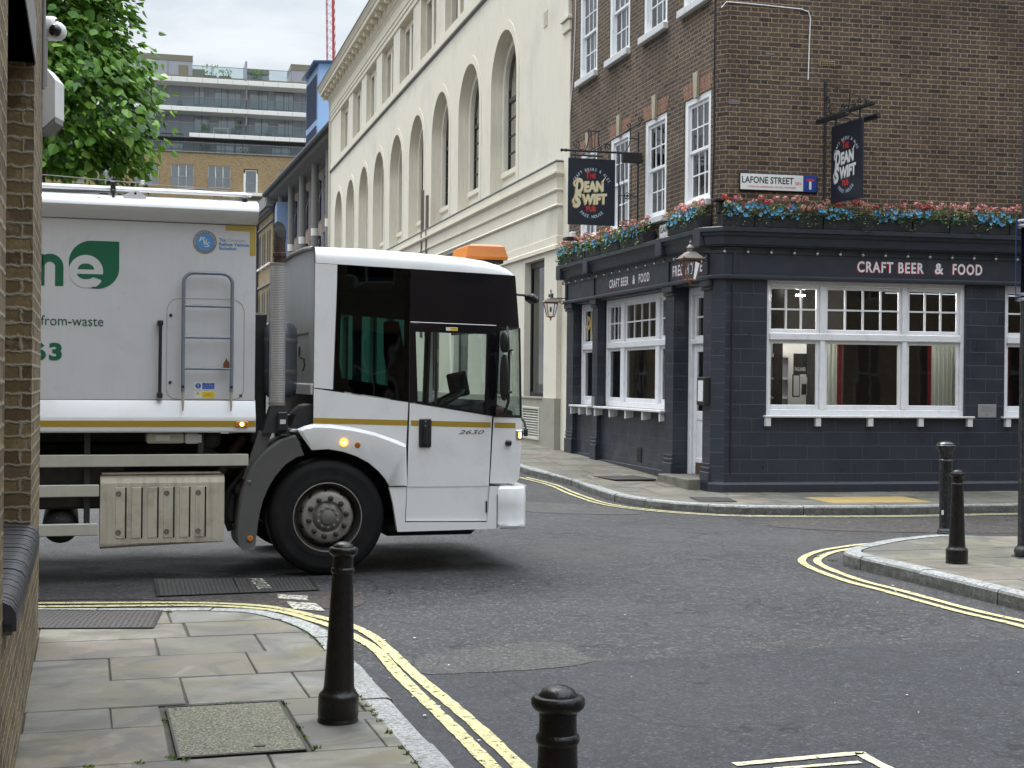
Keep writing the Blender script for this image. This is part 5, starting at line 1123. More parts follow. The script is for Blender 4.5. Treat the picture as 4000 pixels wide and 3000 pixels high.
for x in (-6.6, -2.8, 1.0, 4.65, 8.5): fwin(x, x + 2.35, 22.0, 24.4, .12, 3, 'slab_white', True)
for z in (18.6, 15.4, 12.2, 9):
    for x in (-6.6, -2.8, 1.0, 4.65, 8.5, 12.2, 16): fwin(x, x + 2.35, z, z + 2.3, .12, 3, "slab_white")
fwin(12.45, 13.6, 21.6, 24.1, .12, 1, 'slab_white', True); fwin(16, 18.3, 22.4, 24.3, .12, 2, 'slab_white')
mb = MB(); mb.box(11.9, 14.3, -1.2, 0, 21.2, 21.5); mb.build('balcony', K['slab_white'], ap)
# set-back storeys
def storey(z0, z1, y, x0, x1, wins, mat='clad_grey'):
    mb = MB(); mb.wall(x0, x1, z0, z1, wins, y, .15); 
    for h in wins: pass
    o = mb.build('set_back_wall', K[mat], ap)
    for a, b, c, d in wins: fwin(a, b, c, d, y + .1, 2)
    mb = MB(); k = x0 + .7
    while k < x1: mb.box(k, k + .04, y - .03, y - .002, z0, z1); k += 1.45
    mb.build('panel_joint', K['clad_dark'], ap)
storey(25.7, 28.0, 2.2, -14, 20.5, [(9.4, 11.3, 25.9, 27.7), (11.5, 13.0, 25.9, 27.7), (15.4, 17.4, 25.9, 27.6), (3.5, 5.9, 25.8, 28)])
storey(28.0, 30.9, 2.2, -14, 26, [(7.05, 8.65, 28.1, 30.3), (9.6, 11.5, 28.1, 30.25), (13.5, 15.0, 28.1, 30.3), (16.0, 17.6, 28.1, 30.3)])
storey(31.0, 34.0, 2.2, -14, 26, [(7.0, 8.1, 31.2, 33.4), (9.2, 12.0, 31.2, 33.3), (12.95, 14.9, 31.1, 33.2), (15.6, 17.7, 31.1, 33.1)])
for z0, z1, x0 in ((27.33, 27.78, 6.5), (30.08, 30.55, -14), (33.15, 33.68, -14)):
    mb = MB(); mb.bbox(x0, 26, -.15, 3.4, z0, z1, .03); mb.build('balcony_slab', K['slab_white'], ap); mb = MB(); k = x0 + 1
    while k < 25: mb.box(k, k + .03, -.155, -.15, z0 + .05, z1 - .05); k += 1.6
    mb.build('slab_joint', K['concrete'], ap)
mb = MB(); mb.box(-14, 26, -.1, 4, 33.68, 33.85); mb.build('roof_edge', K['clad_bronze'], ap)
mb = MB(); mb.box(-14, 26, .1, 3.3, 27.78, 27.95) if 0 else None; mb.face([(-14, .2, 27.3), (26, .2, 27.3), (26, 3.2, 27.3), (-14, 3.2, 27.3)]); mb.build('soffit', K['clad_dark'], ap)
for z0, z1, x0, x1 in ((25.82, 26.75, -14, 25), (27.78, 28.85, 1.5, 26), (30.55, 31.6, -14, 26), (33.85, 34.95, 6.8, 17.3)):
    mb = MB(); mb.box(x0, x1, -.05, -.03, z0, z1); g = mb.build('glass_balustrade', K['rail_glass'], ap); mb = MB(); mb.box(x0, x1, -.08, .0, z1, z1 + .05); mb.build('handrail', K['concrete'], g)
for x in (2.9, 12.4):
    mb = MB(); mb.box(x, x + .12, .0, .12, 28.0, 30.1); mb.box(x, x + .12, .0, .12, 30.6, 33.2); mb.build('slab_post', K['concrete'], ap)
mb = MB(); mb.bbox(-12, 6.8, 1.2, 6, 33.7, 36.22, .03); mb.build('roof_house', K['clad_grey'], ap); mb = MB(); mb.box(-12, 6.82, 1.15, 6.05, 35.65, 36.26); mb.build('bronze_band', K['clad_bronze'], ap)
mb = MB(); mb.bbox(12.35, 14.95, 1.2, 4, 33.7, 34.5, .03); mb.box(12.3, 12.5, -.2, 4, 33.7, 35.75); mb.build('roof_pavilion', K['clad_grey'], ap); mb = MB(); mb.box(12.5, 14.95, 1.15, 4, 34.75, 35.25); mb.build('bronze_band', K['clad_bronze'], ap); mb = MB(); mb.box(12.5, 14.95, 1.3, 1.34, 34.0, 34.75); mb.build('pavilion_glass', K['far_glass'], ap)
mb = MB(); mb.bbox(6.8, 8.1, 1.2, 4, 33.7, 34.9, .03); mb.build('roof_pavilion', K['clad_bronze'], ap)
mb = MB(); mb.bbox(17.3, 26, 1.2, 6, 33.7, 36.0, .03); mb.build('roof_house', K['clad_grey'], ap); mb = MB(); mb.box(17.28, 26, 1.15, 6.05, 35.4, 36.05); mb.build('bronze_band', K['clad_bronze'], ap)
mb = MB(); mb.box(5.35, 6.35, 1.15, 1.2, 33.75, 35.2); mb.build('roof_door', K['clad_bronze'], ap)
mb = MB()
for k in (-9, -6.5, -4, -1.2, .2, 2.9, 4.2): mb.box(k, k + .05, 1.16, 1.2, 33.7, 35.65)
mb.build('panel_joint', K['clad_dark'], ap)
# roof terrace plants and furniture
rp = random.Random(4)
def shrub(x, y, z, h, w_, label, n=160):
    t = thing('roof_plant', label, 'plant', FP @ Matrix.Translation((x, y, z)), 'plants on the far balconies')
    m = MB()
    for _ in range(n):
        a = rp.uniform(0, 6.28); r_ = w_ * math.sqrt(rp.random()); q = Vector((r_ * math.cos(a), r_ * math.sin(a) * .5, h * rp.uniform(.1, 1))); s = rp.uniform(.05, .11); b = rp.uniform(0, 6.28); u = Vector((math.cos(b), math.sin(b), rp.uniform(-.5, .5))) * s; v = Vector((-math.sin(b) * .3, math.cos(b) * .3, 1)) * s; m.face([tuple(q - u), tuple(q - v), tuple(q + u), tuple(q + v)])
    for k in range(4): m.tube([(rp.uniform(-.1, .1), 0, 0), (rp.uniform(-w_, w_) * .6, 0, h * .8)], .015, 4)
    m.build('foliage', K['tree_leaf'], t); m = MB(); m.bbox(-w_ * .8, w_ * .8, -.2, .2, -.1, .25, .03); m.build('trough', K['clad_dark'], t)
shrub(8.6, .6, 33.9, 1.4, .9, 'thin feathery plant behind the roof railing beside the left roof house', 60); shrub(10.2, .6, 33.9, 1.0, .8, 'low sparse plant right of the feathery one on the roof terrace', 60); shrub(13.6, .6, 33.85, 1.2, .7, 'bushy bamboo in front of the small roof pavilion')
shrub(8.2, 1.2, 28.0, 1.0, .45, 'round green bush on the middle balcony of the apartment block'); shrub(11.75, 1.2, 28.3, 1.3, .35, 'small palm beside the post of the middle balcony', 80); shrub(8.2, 1.2, 25.8, 1.2, .7, 'plant on the lowest terrace just above the brick base', 90); shrub(13.2, 1.2, 25.6, .9, 1.4, 'long low planting on the lowest terrace at the right', 120)
def chair_(x, z, label):
    t = thing('balcony_chair', label, 'chair', FP @ Matrix.Translation((x, 1.1, z)), 'chairs on the far balconies'); m = MB(); m.bbox(-.25, .25, -.25, .25, .38, .46, .02); m.build('seat', K['clad_dark'], t); m = MB(); m.bbox(-.25, .25, .2, .26, .46, .9, .02); m.build('backrest', K['clad_dark'], t)
    for a in (-.22, .22):
        for b in (-.22, .22): m = MB(); m.tube([(a, b, 0), (a, b, .38)], .02, 5); m.build('leg', K['clad_dark'], t)
chair_(5.5, 31.0 - .45, 'dark chair on the upper balcony near the tree'); chair_(11.2, 27.8, 'chair beside the white table on the middle balcony'); chair_(15.0, 27.8, 'dark chair at the right end of the middle balcony')
tb = thing('balcony_table', 'white framed table on the middle balcony of the apartment block', 'table', FP @ Matrix.Translation((9.8, 1.1, 27.8))); m = MB(); m.box(-.75, .75, -.3, .3, .74, .80); m.build('tabletop', K['slab_white'], tb)
for a in (-.72, .72): m = MB(); m.box(a - .03, a + .03, -.3, .3, 0, .74); m.build('leg', K['slab_white'], tb)
# red tower crane mast
cr = thing('tower_crane', 'red and white lattice crane mast rising above the light blue tower', 'crane', Matrix.Translation((-26.0, 205, 20)) @ Matrix.Rotation(R(-1.2), 4, 'Y'))
mb = MB(); w_ = .62
for a in (-w_, w_):
    for b in (-w_, w_): mb.tube([(a, b, 0), (a * .8, b * .8, 52)], .06, 5)
mb.build('mast_leg', K['crane_red'], cr); mb = MB(); z = 0
while z < 52:
    for b in (-w_, w_): mb.tube([(-w_, b, z), (w_, b, z + 1.2)], .035, 4); mb.tube([(w_, b, z), (-w_, b, z + 1.2)], .035, 4)
    mb.tube([(-w_, -w_, z), (-w_, w_, z + 1.2)], .035, 4); mb.tube([(w_, -w_, z), (w_, w_, z + 1.2)], .035, 4); z += 1.2
mb.build('lattice', K['crane_white'], cr)
mb = MB(); mb.box(.28, .6, -.7, -.6, 24, 52); mb.build('red_sheeting', K['crane_red'], cr)
# ------------------------------------------------------------------ street behind the viewer, which the windows mirror
def bstreet(x, y, ang, w_, h_, label, seed, mat='brick_yellow'):
    M = Matrix.Translation((x, y, 0)) @ Matrix.Rotation(R(ang), 4, 'Z'); t = thing('terrace_building', label, 'building', M, 'buildings mirrored in the windows')
    xs_ = [(a, a + 1.4) for a in [1 + i * 3.2 for i in range(int(w_ / 3.2))]]; hs = [(a, b, z, z + 2.1) for a, b in xs_ for z in [1 + k * 3.3 for k in range(int(h_ / 3.3))]]
    mb = MB(); mb.wall(0, w_, 0, h_, hs, 0, .2); mb.face([(0, 0, 0), (0, 9, 0), (0, 9, h_), (0, 0, h_)]); mb.face([(w_, 0, 0), (w_, 9, 0), (w_, 9, h_), (w_, 0, h_)]); mb.face([(0, 0, h_), (w_, 0, h_), (w_, 9, h_), (0, 9, h_)]); mb.build('wall', K[mat], t)
    for h in hs: mb = MB(); a, b, c, d = h; [mb.box(*q) for q in ((a, b, .1, .16, d - .08, d), (a, b, .1, .16, c, c + .08), (a, b, .1, .16, (c + d) / 2 - .04, (c + d) / 2 + .04), (a, a + .08, .1, .16, c + .08, d - .08), (b - .08, b, .1, .16, c + .08, d - .08), ((a + b) / 2 - .03, (a + b) / 2 + .03, .1, .16, c + .08, d - .08))]; o = mb.build('window', K['clad_grey'], t); mb = MB(); mb.face([(a, .14, c), (b, .14, c), (b, .14, d), (a, .14, d)]); mb.build('pane', K['screen_black'], o)
bstreet(16, -9.5, 182, 26, 15, 'yellow brick terrace behind the viewer, mirrored in pub and truck windows', 1, 'brick_brown')  # height raised to hold back sky light from behind the camera
bstreet(-3.2, -8, 106, 8, 13, 'brown brick terrace on the left behind the viewer, mirrored in the truck', 2, 'brick_brown')
bstreet(-9.2, 34, 106.6 + 180 - 180, 26, 5.8, 'low brick building hidden behind the truck, mirrored in the pub side window', 4)
bstreet(19, 14, 196 + 76, 22, 12, 'brick house row right of the junction outside the view', 3)
# ------------------------------------------------------------------ the refuse truck
trk = thing('refuse_truck', 'white and grey refuse truck with flat low cab turning across the junction', 'truck', FT)
trk.matrix_world = FT @ Matrix.Translation((0, 0, 0))
def P(name, mb, mat, par=trk, label=None):
    o = mb.build(name, K[mat] if isinstance(mat, str) else [K[m] for m in mat], par)
    if label: o['label'] = label
    return o
def loft(mb, rings, closed=False, smooth=True, caps=False):
    for A_, B_ in zip(rings[:-1], rings[1:]):
        n = len(A_)
        for k in range(n if closed else n - 1): j = (k + 1) % n; mb.face([A_[k], B_[k], B_[j], A_[j]], smooth)
    if caps: mb.face(rings[0]); mb.face(rings[-1][::-1])
def poly(mb, pts, y, th=0.):
    if th: mb.prism(pts, 'y', y, y + th)
    else: mb.face([(p[0], y, p[1]) for p in pts])
    return mb
# body: one profile run along the length
XL, XR = -6.4, -.667
side = [(0.03, 1.275), (-.055, 1.272), (-.060, 1.285), (-.060, 1.398), (-.052, 1.408), (-.004, 1.545), (0, 1.55), (0, 3.075)]
mb = MB()
def run_x(mb, prof, x0, x1, smooth=True, cap=True):
    for a, b in zip(prof[:-1], prof[1:]): mb.face([(x0, *a), (x1, *a), (x1, *b), (x0, *b)], smooth, uv=[(x0, a[1]), (x1, a[1]), (x1, b[1]), (x0, b[1])])
    if cap: mb.face([(x0, *p) for p in prof]); mb.face([(x1, *p) for p in prof[::-1]])
far = lambda q: [(2.5 - y, z) for y, z in q][::-1]
run_x(mb, [(.0, 1.55), (0, 3.072), (2.5, 3.072), (2.5, 1.55), (0, 1.55)], XL, XR, False)
body = P('container_side', mb, 'truck_grey')
mb = MB(); sk = [(.06, 1.275), (-.050, 1.272), (-.058, 1.28), (-.060, 1.29), (-.060, 1.396), (-.057, 1.406), (-.006, 1.542), (.0, 1.550)]
run_x(mb, sk + far(sk), XL, XR + .004); P('container_skirt', mb, 'truck_white')
mb = MB(); cv = [(.0, 3.072), (-.020, 3.078), (-.105, 3.160), (-.116, 3.180), (-.110, 3.205), (-.085, 3.235), (-.03, 3.262), (.06, 3.288), (.5, 3.30)]
run_x(mb, cv + far(cv), XL, XR + .01); P('container_roof', mb, 'truck_white')
mb = MB(); mb.box(XL, XR + .002, -.0625, -.0605, 1.322, 1.374); P('gold_stripe', mb, 'stripe_gold')
mb = MB(); mb.box(-.93, XR - .003, -.002, -.0005, 3.018, 3.066); mb.box(-.721, XR - .003, -.002, -.0005, 2.808, 3.018); P('gold_corner_tape', mb, 'tape_gold')
mb = MB(); mb.box(XL, XR, -.0035, -.0005, 3.066, 3.072); mb.box(XL, XR, -.004, -.001, 1.546, 1.552); P('panel_seam', mb, 'lead_grey')
# roof rails, hose, brackets
mb = MB(); mb.bbox(XL, -.70, .05, .09, 3.325, 3.352, .008); mb.bbox(XL, -.74, .13, .17, 3.345, 3.372, .008); P('roof_rail', mb, 'truck_white')
mb = MB(); mb.tube([(XL, .30, 3.33), (-3.0, .3, 3.33), (-2.2, .3, 3.335), (-1.5, .28, 3.37), (-1.15, .26, 3.385), (-.9, .22, 3.375), (-.74, .2, 3.33), (-.68, .2, 3.25), (-.66, .2, 3.15)], .019, 8); P('hose', mb, 'black_plastic')
mb = MB(); mb.tube([(XL, .10, 3.44), (-2.4, .10, 3.435), (-1.6, .12, 3.405), (-.85, .14, 3.375)], .004, 5); P('roof_wire', mb, 'lead_grey')
mb = MB(); mb.bbox(-1.64, -1.61, .09, .12, 3.40, 3.43, .003); P('wire_tag', mb, 'label_white')
for x in (-1.87,): 
    mb = MB(); mb.bbox(x - .022, x + .022, .0, .05, 3.29, 3.40, .008); mb.bbox(x - .01, x + .012, -.05, -.02, 3.24, 3.32, .004); P('rail_clamp', mb, 'black_plastic')
mb = MB(); mb.bbox(-.79, -.745, .0, .06, 3.27, 3.315, .008); P('rail_clamp', mb, 'black_plastic')
mb = MB(); mb.prism([(-1.79, 3.25), (-1.60, 3.25), (-1.60, 3.275), (-1.665, 3.315), (-1.715, 3.315), (-1.79, 3.275)], 'y', -.062, -.056); lug = P('lifting_lug', mb, 'truck_white')
mb = MB(); mb.lathe([(.0001, -.0635), (.011, -.0635)], (-1.69, 0, 3.295), 10, 'y'); P('lug_hole', mb, 'pipe_inside', lug)
for x in (-1.985, -1.36, -.80):
    mb = MB(); mb.bbox(x - .022, x + .022, -.075, -.055, 3.225, 3.25, .005); P('tie_eye', mb, 'lead_grey')
mb = MB(); mb.prism([(-1.02, 3.33), (-.93, 3.33), (-.96, 3.375), (-1.0, 3.375)], 'y', .2, .206); P('roof_bracket', mb, 'rust')
# access hatch, ladder, grab bar
mb = MB(); hx = [(-1.42, 1.63), (-1.42, 2.33), (-1.40, 2.38), (-1.36, 2.415), (-1.30, 2.425), (-.88, 2.425), (-.82, 2.415), (-.78, 2.38), (-.76, 2.33), (-.76, 1.63), (-.775, 1.59), (-.81, 1.56), (-.86, 1.552), (-1.32, 1.552), (-1.37, 1.56), (-1.405, 1.59)]
i0 = [(x + (.006 if x < -1.09 else -.006), z + (.006 if z < 2 else -.006)) for x, z in hx]
for k in range(len(hx)): j = (k + 1) % len(hx); mb.face([(hx[k][0], -.0015, hx[k][1]), (hx[j][0], -.0015, hx[j][1]), (i0[j][0], -.0015, i0[j][1]), (i0[k][0], -.0015, i0[k][1])])
ht = P('hatch_outline', mb, 'rust_wash')
for x, z in ((-1.385, 2.275), (-1.385, 1.70)): mb = MB(); mb.lathe([(.0001, -.014), (.011, -.012), (.014, -.001)], (x, 0, z), 12, 'y'); P('hatch_bolt', mb, 'black_plastic', ht)
mb = MB(); mb.box(-.80, -.775, -.0022, -.001, 1.575, 1.60); P('rust_patch', mb, 'rust', ht)
lad = thing('ladder', None, None); lad.parent = trk
for k in ('label', 'category'): 
    if k in lad: del lad[k]
mb = MB(); y = -.075; arc = [(-1.285 + .09 * (1 - math.cos(t)), y, 2.555 + .085 * math.sin(t)) for t in [i * math.pi / 12 for i in range(7)]]; arc2 = [(-.875 - .09 * (1 - math.cos(t)), y, 2.555 + .085 * math.sin(t)) for t in [i * math.pi / 12 for i in range(7)]][::-1]
bpy.data.objects.remove(lad)
mb.tube([(-1.283, y, 1.62), (-1.285, y, 1.8)] + arc + arc2 + [(-.875, y, 1.8), (-.877, y, 1.62)], .0165, 8); lad = P('ladder', mb, 'ladder_blue')
for z in (2.357, 2.088, 1.821): mb = MB(); mb.tube([(-1.285, y, z), (-.875, y, z)], .0125, 8); P('rung', mb, 'ladder_blue', lad)
for x in (-1.283, -.877): mb = MB(); mb.tube([(x, y, 1.63), (x, y, 1.58), (x, y - .01, 1.50), (x, -.09, 1.46)], [.015, .013, .010, .006], 8); P('ladder_foot', mb, 'rust_wash', lad)
for x, z in ((-1.285, 1.665), (-.877, 1.665)): mb = MB(); mb.sphere((x, y - .012, z), .014, 8); P('ladder_bolt', mb, 'black_plastic', lad)
mb = MB(); mb.prism([(-.945, 1.825), (-.895, 1.825), (-.895, 1.875), (-.915, 1.90), (-.918, 1.915), (-.924, 1.90), (-.945, 1.865)], 'y', -.085, -.06); P('latch', mb, 'rust', lad)
mb = MB(); mb.tube([(-1.474, -.05, 1.60), (-1.472, -.05, 2.19)], .0145, 8); gb_ = P('grab_bar', mb, 'black_plastic')
for z in (1.59, 2.205): mb = MB(); mb.bbox(-1.497, -1.45, -.065, -.0, z - .022, z + .022, .006); P('bar_end', mb, 'black_plastic', gb_)
mb = MB(); mb.face([(-1.627, -.0335, 1.468), (-1.424, -.0335, 1.468), (-1.424, -.0175, 1.510), (-1.627, -.0175, 1.510)]); P('dark_label', mb, 'clad_dark')
mb = MB(); mb.bbox(-.84, -.727, -.082, -.062, 1.318, 1.37, .008); lp = P('side_marker_lamp', mb, 'amber_lens'); mb = MB(); mb.lathe([(.0001, -.0845), (.017, -.083)], (-.783, 0, 1.344), 12, 'y'); P('lit_bulb', mb, 'bulb_lit', lp)
for x in (-.825, -.742): mb = MB(); mb.lathe([(.0001, -.0845), (.004, -.083)], (x, 0, 1.344), 8, 'y'); P('lamp_screw', mb, 'black_plastic', lp)
# stickers on the hatch
def sticker(z0, z1, blue):
    mb = MB(); mb.box(-1.186, -1.006, -.0022, -.0006, z0, z1); s = P('sticker', mb, 'label_white')
    mb = MB(); mb.box(-1.115, -1.012, -.003, -.0024, z0 + .006, z1 - .006); P('sticker_panel', mb, 'label_blue' if blue else 'label_yellow', s)
    if blue:
        mb = MB(); mb.lathe([(.0001, -.003), (.024, -.003)], (-1.150, 0, (z0 + z1) / 2), 20, 'y'); P('notice_disc', mb, 'label_blue', s); mb = MB(); mb.box(-1.153, -1.147, -.0036, -.0031, (z0 + z1) / 2 - .006, (z0 + z1) / 2 + .017); mb.box(-1.153, -1.147, -.0036, -.0031, (z0 + z1) / 2 - .017, (z0 + z1) / 2 - .011); P('exclamation_mark', mb, 'label_white', s)
        text('CAUTION', K['label_white'], s, -1.09, -1.035, z1 - .018, z1 - .010, y=-.0036); text('Do not operate', K['label_white'], s, -1.107, -1.02, z1 - .033, z1 - .024, y=-.0036); text('when door open', K['label_white'], s, -1.107, -1.02, z1 - .048, z1 - .038, y=-.0036)
    else:
        mb = MB(); poly(mb, [(-1.172, z0 + .034), (-1.132, z0 + .034), (-1.152, z1 - .002)], -.003); P('warning_triangle', mb, 'label_yellow', s); mb = MB(); mb.box(-1.154, -1.150, -.0036, -.0031, z0 + .038, z0 + .05); P('exclamation_mark', mb, 'letter_black', s)
        text('Stop engine', K['letter_black'], s, -1.085, -1.04, z0 + .037, z0 + .045, y=-.0036); text('before entering', K['letter_black'], s, -1.10, -1.03, z0 + .022, z0 + .030, y=-.0036)
sticker(1.64, 1.704, True); sticker(1.562, 1.628, False)
# lettering of the operator: n, leaf with e, from-waste, 63
GL = 'green_letter'; mb = MB(); y = -.002
def ring(mb, cx, cz, r0, r1, a0, a1, y, n=20):
    for i in range(n):
        a, b = R(a0 + (a1 - a0) * i / n), R(a0 + (a1 - a0) * (i + 1) / n)
        mb.face([(cx + r0 * math.cos(a), y, cz + r0 * math.sin(a)), (cx + r1 * math.cos(a), y, cz + r1 * math.sin(a)), (cx + r1 * math.cos(b), y, cz + r1 * math.sin(b)), (cx + r0 * math.cos(b), y, cz + r0 * math.sin(b))])
ncx = -2.372; ring(mb, ncx, 2.658, .042, .108, 0, 180, y); mb.box(ncx + .042, ncx + .108, y, y + .001, 2.498, 2.658); mb.box(ncx - .108, ncx - .042, y, y + .001, 2.498, 2.658); mb.box(ncx - .108, ncx - .05, y, y + .001, 2.658, 2.762); P('lettering', mb, GL)
mb = MB(); pts = []
for i in range(13): t = math.pi - i * math.pi / 24; pts.append((-2.038 + .184 * math.cos(t), 2.70 + .187 * math.sin(t)))
pts += [(-1.815, 2.887), (-1.814, 2.66)]
for i in range(1, 15): t = -i * math.pi / 26; pts.append((-1.996 + .182 * math.cos(t) , 2.66 + .176 * math.sin(t)))
pts += [(-2.05, 2.486), (-2.02, 2.502), (-2.10, 2.60), (-2.218, 2.640)]
mb.prism(pts, 'y', -.0022, -.001); P('leaf_emblem', mb, GL)
ex, ez = -2.083, 2.628; mb = MB(); mb.lathe([(.0001, -.0032), (.138, -.0032)], (ex, 0, ez), 40, 'y'); poly(mb, [(-2.08, 2.50), (-2.0, 2.50), (-1.965, 2.535), (-1.958, 2.553), (-1.99, 2.575), (-2.05, 2.56), (-2.11, 2.515)], -.0031); em = P('letter_e', mb, 'truck_grey')
mb = MB()
poly(mb, [(ex + .066 * math.cos(R(t)), ez + .016 + .05 * math.sin(R(t))) for t in range(0, 181, 12)], -.0042)
poly(mb, [(ex + .072 * math.cos(R(t)), ez - .022 + .045 * math.sin(R(t))) for t in range(180, 325, 12)] + [(ex + .150, ez - .078), (ex + .150, ez - .022)], -.0042)
P('letter_counter', mb, GL, em)
text('from-waste', K['green_text'], trk, -2.44, -1.939, 2.168, 2.252, y=-.0025, name='lettering'); text('3', K[GL], trk, -2.374, -2.27, 1.874, 2.024, y=-.0025, name='lettering', bold=.045); text('6', K[GL], trk, -2.50, -2.396, 1.874, 2.024, y=-.0025, name='lettering', bold=.045)
# round maker's badge and slogan
mb = MB(); mb.lathe([(.072, -.003), (.101, -.0024)], (-1.104, 0, 2.912), 36, 'y'); bd = P('round_badge', mb, 'badge_ring'); mb = MB(); mb.lathe([(.0001, -.0032), (.074, -.0032)], (-1.104, 0, 2.912), 30, 'y'); P('badge_disc', mb, 'badge_blue', bd)
text('R', K['label_white'], bd, -1.155, -1.100, 2.915, 2.955, y=-.004, bold=.01, shear=.2); text('V', K['label_white'], bd, -1.122, -1.082, 2.888, 2.938, y=-.004, bold=.01, shear=.2); text('S', K['label_white'], bd, -1.108, -1.060, 2.868, 2.912, y=-.004, bold=.01, shear=.2)
mb = MB(); arc_text(mb, 'REFUSE VEHICLE SOLUTIONS', -1.104, 2.912, .080, 195, -15, .012, -.0042, .7); P('badge_lettering', mb, 'label_white', bd)
text('The', K['text_blue'], trk, -.984, -.928, 2.921, 2.950, y=-.002, name='slogan', bold=.02); text('Complete', K['text_lightgrey'], trk, -.915, -.76, 2.916, 2.950, y=-.002, name='slogan', shear=.3); text('Refuse Vehicle', K['text_blue'], trk, -.984, -.729, 2.885, 2.914, y=-.002, name='slogan', bold=.03); text('Solution', K['text_blue'], trk, -.984, -.835, 2.850, 2.880, y=-.002, name='slogan', bold=.03)
# side guards, tank cover, boxes under the body
for (x1, z0, z1) in ((-.717, .981, 1.084), (-1.962, .731, .832), (-1.965, .404, .505)):
    mb = MB(); mb.bbox(XL, x1, -.02, .02, z0, z1, .006); P('side_guard_rail', mb, 'rail_cream')
for x in (-2.06, -1.12): mb = MB(); mb.bbox(x - .025, x + .025, .022, .05, .42 if x < -1.5 else .98, 1.27, .004); P('guard_post', mb, 'chassis')
mb = MB()
r0 = [(-1.952, .285), (-1.955, .88), (-1.945, .905), (-1.92, .909)]
def tc_prof(x, zb): return [(x, .30, zb + .02), (x, .02, zb), (x, .0, zb + .02), (x, -.005, .30 + .03), (x, -.005, .84), (x, .01, .885), (x, .05, .905), (x, .35, .915)]
loft(mb, [tc_prof(x, zb) for x, zb in ((-1.952, .285), (-1.6, .30), (-1.25, .312), (-.919, .322))], caps=False, smooth=False)
for x, zb in ((-1.952, .285), (-.919, .322)): mb.face(tc_prof(x, zb))
tk = P('tank_cover', mb, 'dirty_panel')
mb = MB(); mb.bbox(-1.94, -.95, .03, .12, .912, .93, .005); P('cover_lip', mb, 'dirty_panel', tk)
for i in range(6):
    x = -1.743 + i * .1325; mb = MB(); mb.box(x - .006, x + .007, -.008, -.0045, .374, .803); P('slot', mb, 'pipe_inside', tk)
    mb = MB(); mb.bbox(x - .085, x - .006, -.010, -.004, .372, .805, .004); P('rib', mb, 'dirty_panel', tk)
    if i in (0, 3, 5):
        for z in (.752, .423): mb = MB(); mb.lathe([(.0001, -.006), (.009, -.012), (.011, -.010), (.022, -.0115), (.024, -.009)], (x - .06, -.002, z), 14, 'y'); P('cover_bolt', mb, 'hub_grey', tk)
mb = MB(); mb.lathe([(.0001, .0), (.06, .006), (.11, .03), (.142, .07), (.15, .12), (.15, 1.2), (.0001, 1.2)], (-2.27, .10, .47), 24, 'y'); at_ = P('air_tank', mb, 'chassis'); mb = MB(); mb.box(-2.305, -2.262, .118, .12, .51, .55); mb.M = Matrix(); P('tank_label', mb, 'label_white', at_)
mb = MB(); mb.bbox(-1.575, -1.26, .03, .3, 1.175, 1.262, .012); P('junction_box', mb, 'rail_cream'); mb = MB(); mb.bbox(-1.255, -1.105, .02, .3, 1.172, 1.262, .012); P('junction_box', mb, 'truck_grey')
mb = MB(); mb.box(-1.50, -1.38, .027, .029, 1.20, 1.245); P('box_label', mb, 'label_white')
# chassis, axles and clutter
mb = MB(); mb.box(XL, 1.1, .75, .84, .86, 1.13); mb.box(XL, 1.1, 1.68, 1.77, .86, 1.13); [mb.box(x, x + .12, .85, 1.67, .9, 1.1) for x in (-5, -4, -3, -2, -1, 0, .9)]; mb.box(XL, -.9, .55, 1.95, 1.17, 1.26); P('chassis_frame', mb, 'chassis')
mb = MB(); mb.bbox(-1.90, -.98, .12, .70, .34, .86, .03); P('fuel_tank', mb, 'chassis')
mb = MB(); mb.bbox(-3.2, -2.1, .45, .74, .62, 1.1, .03); P('battery_box', mb, 'chassis')
mb = MB(); mb.bbox(-.9, -.45, .9, 1.6, .45, 1.2, .03); P('gearbox', mb, 'chassis')
mb = MB(); mb.bbox(-2.75, -1.75, .09, .5, .62, .99, .02); P('equipment_box', mb, 'chassis')
mb = MB(); mb.bbox(-.50, 1.35, .85, 1.65, .38, 1.15, .05); P('engine', mb, 'chassis')
mb = MB(); mb.bbox(-.665, -.52, .35, 2.1, 1.15, 2.33, .02); P('bulkhead', mb, 'chassis')
mb = MB(); mb.tube([(-.95, .35, .78), (-.90, .28, .95), (-.80, .3, 1.12), (-.72, .3, 1.22)], .045, 10); P('intake_hose', mb, 'pipe_rust')
mb = MB(); mb.tube([(-.70, .2, .95), (-.86, .2, .75), (-.90, .2, .55), (-.84, .22, .40)], .028, 8); P('brake_pipe', mb, 'black_plastic')
mb = MB(); mb.tube([(-1.05, .5, 1.22), (-1.0, .35, 1.05), (-.85, .3, .98), (-.7, .35, .98)], .05, 8); mb.sphere((-1.0, .35, 1.20), .09, 12); P('expansion_tank', mb, 'mud_grey')
mb = MB(); mb.bbox(-.92, -.80, .2, .5, .46, .72, .02); P('valve_block', mb, 'chassis')
mb = MB(); mb.tube([(-.015, .2, .515), (-.015, 2.3, .515)], .07, 10); P('front_axle', mb, 'chassis')
mb = MB(); mb.bbox(.55, 1.45, .3, 2.1, .30, .46, .05); P('undertray', mb, 'chassis')
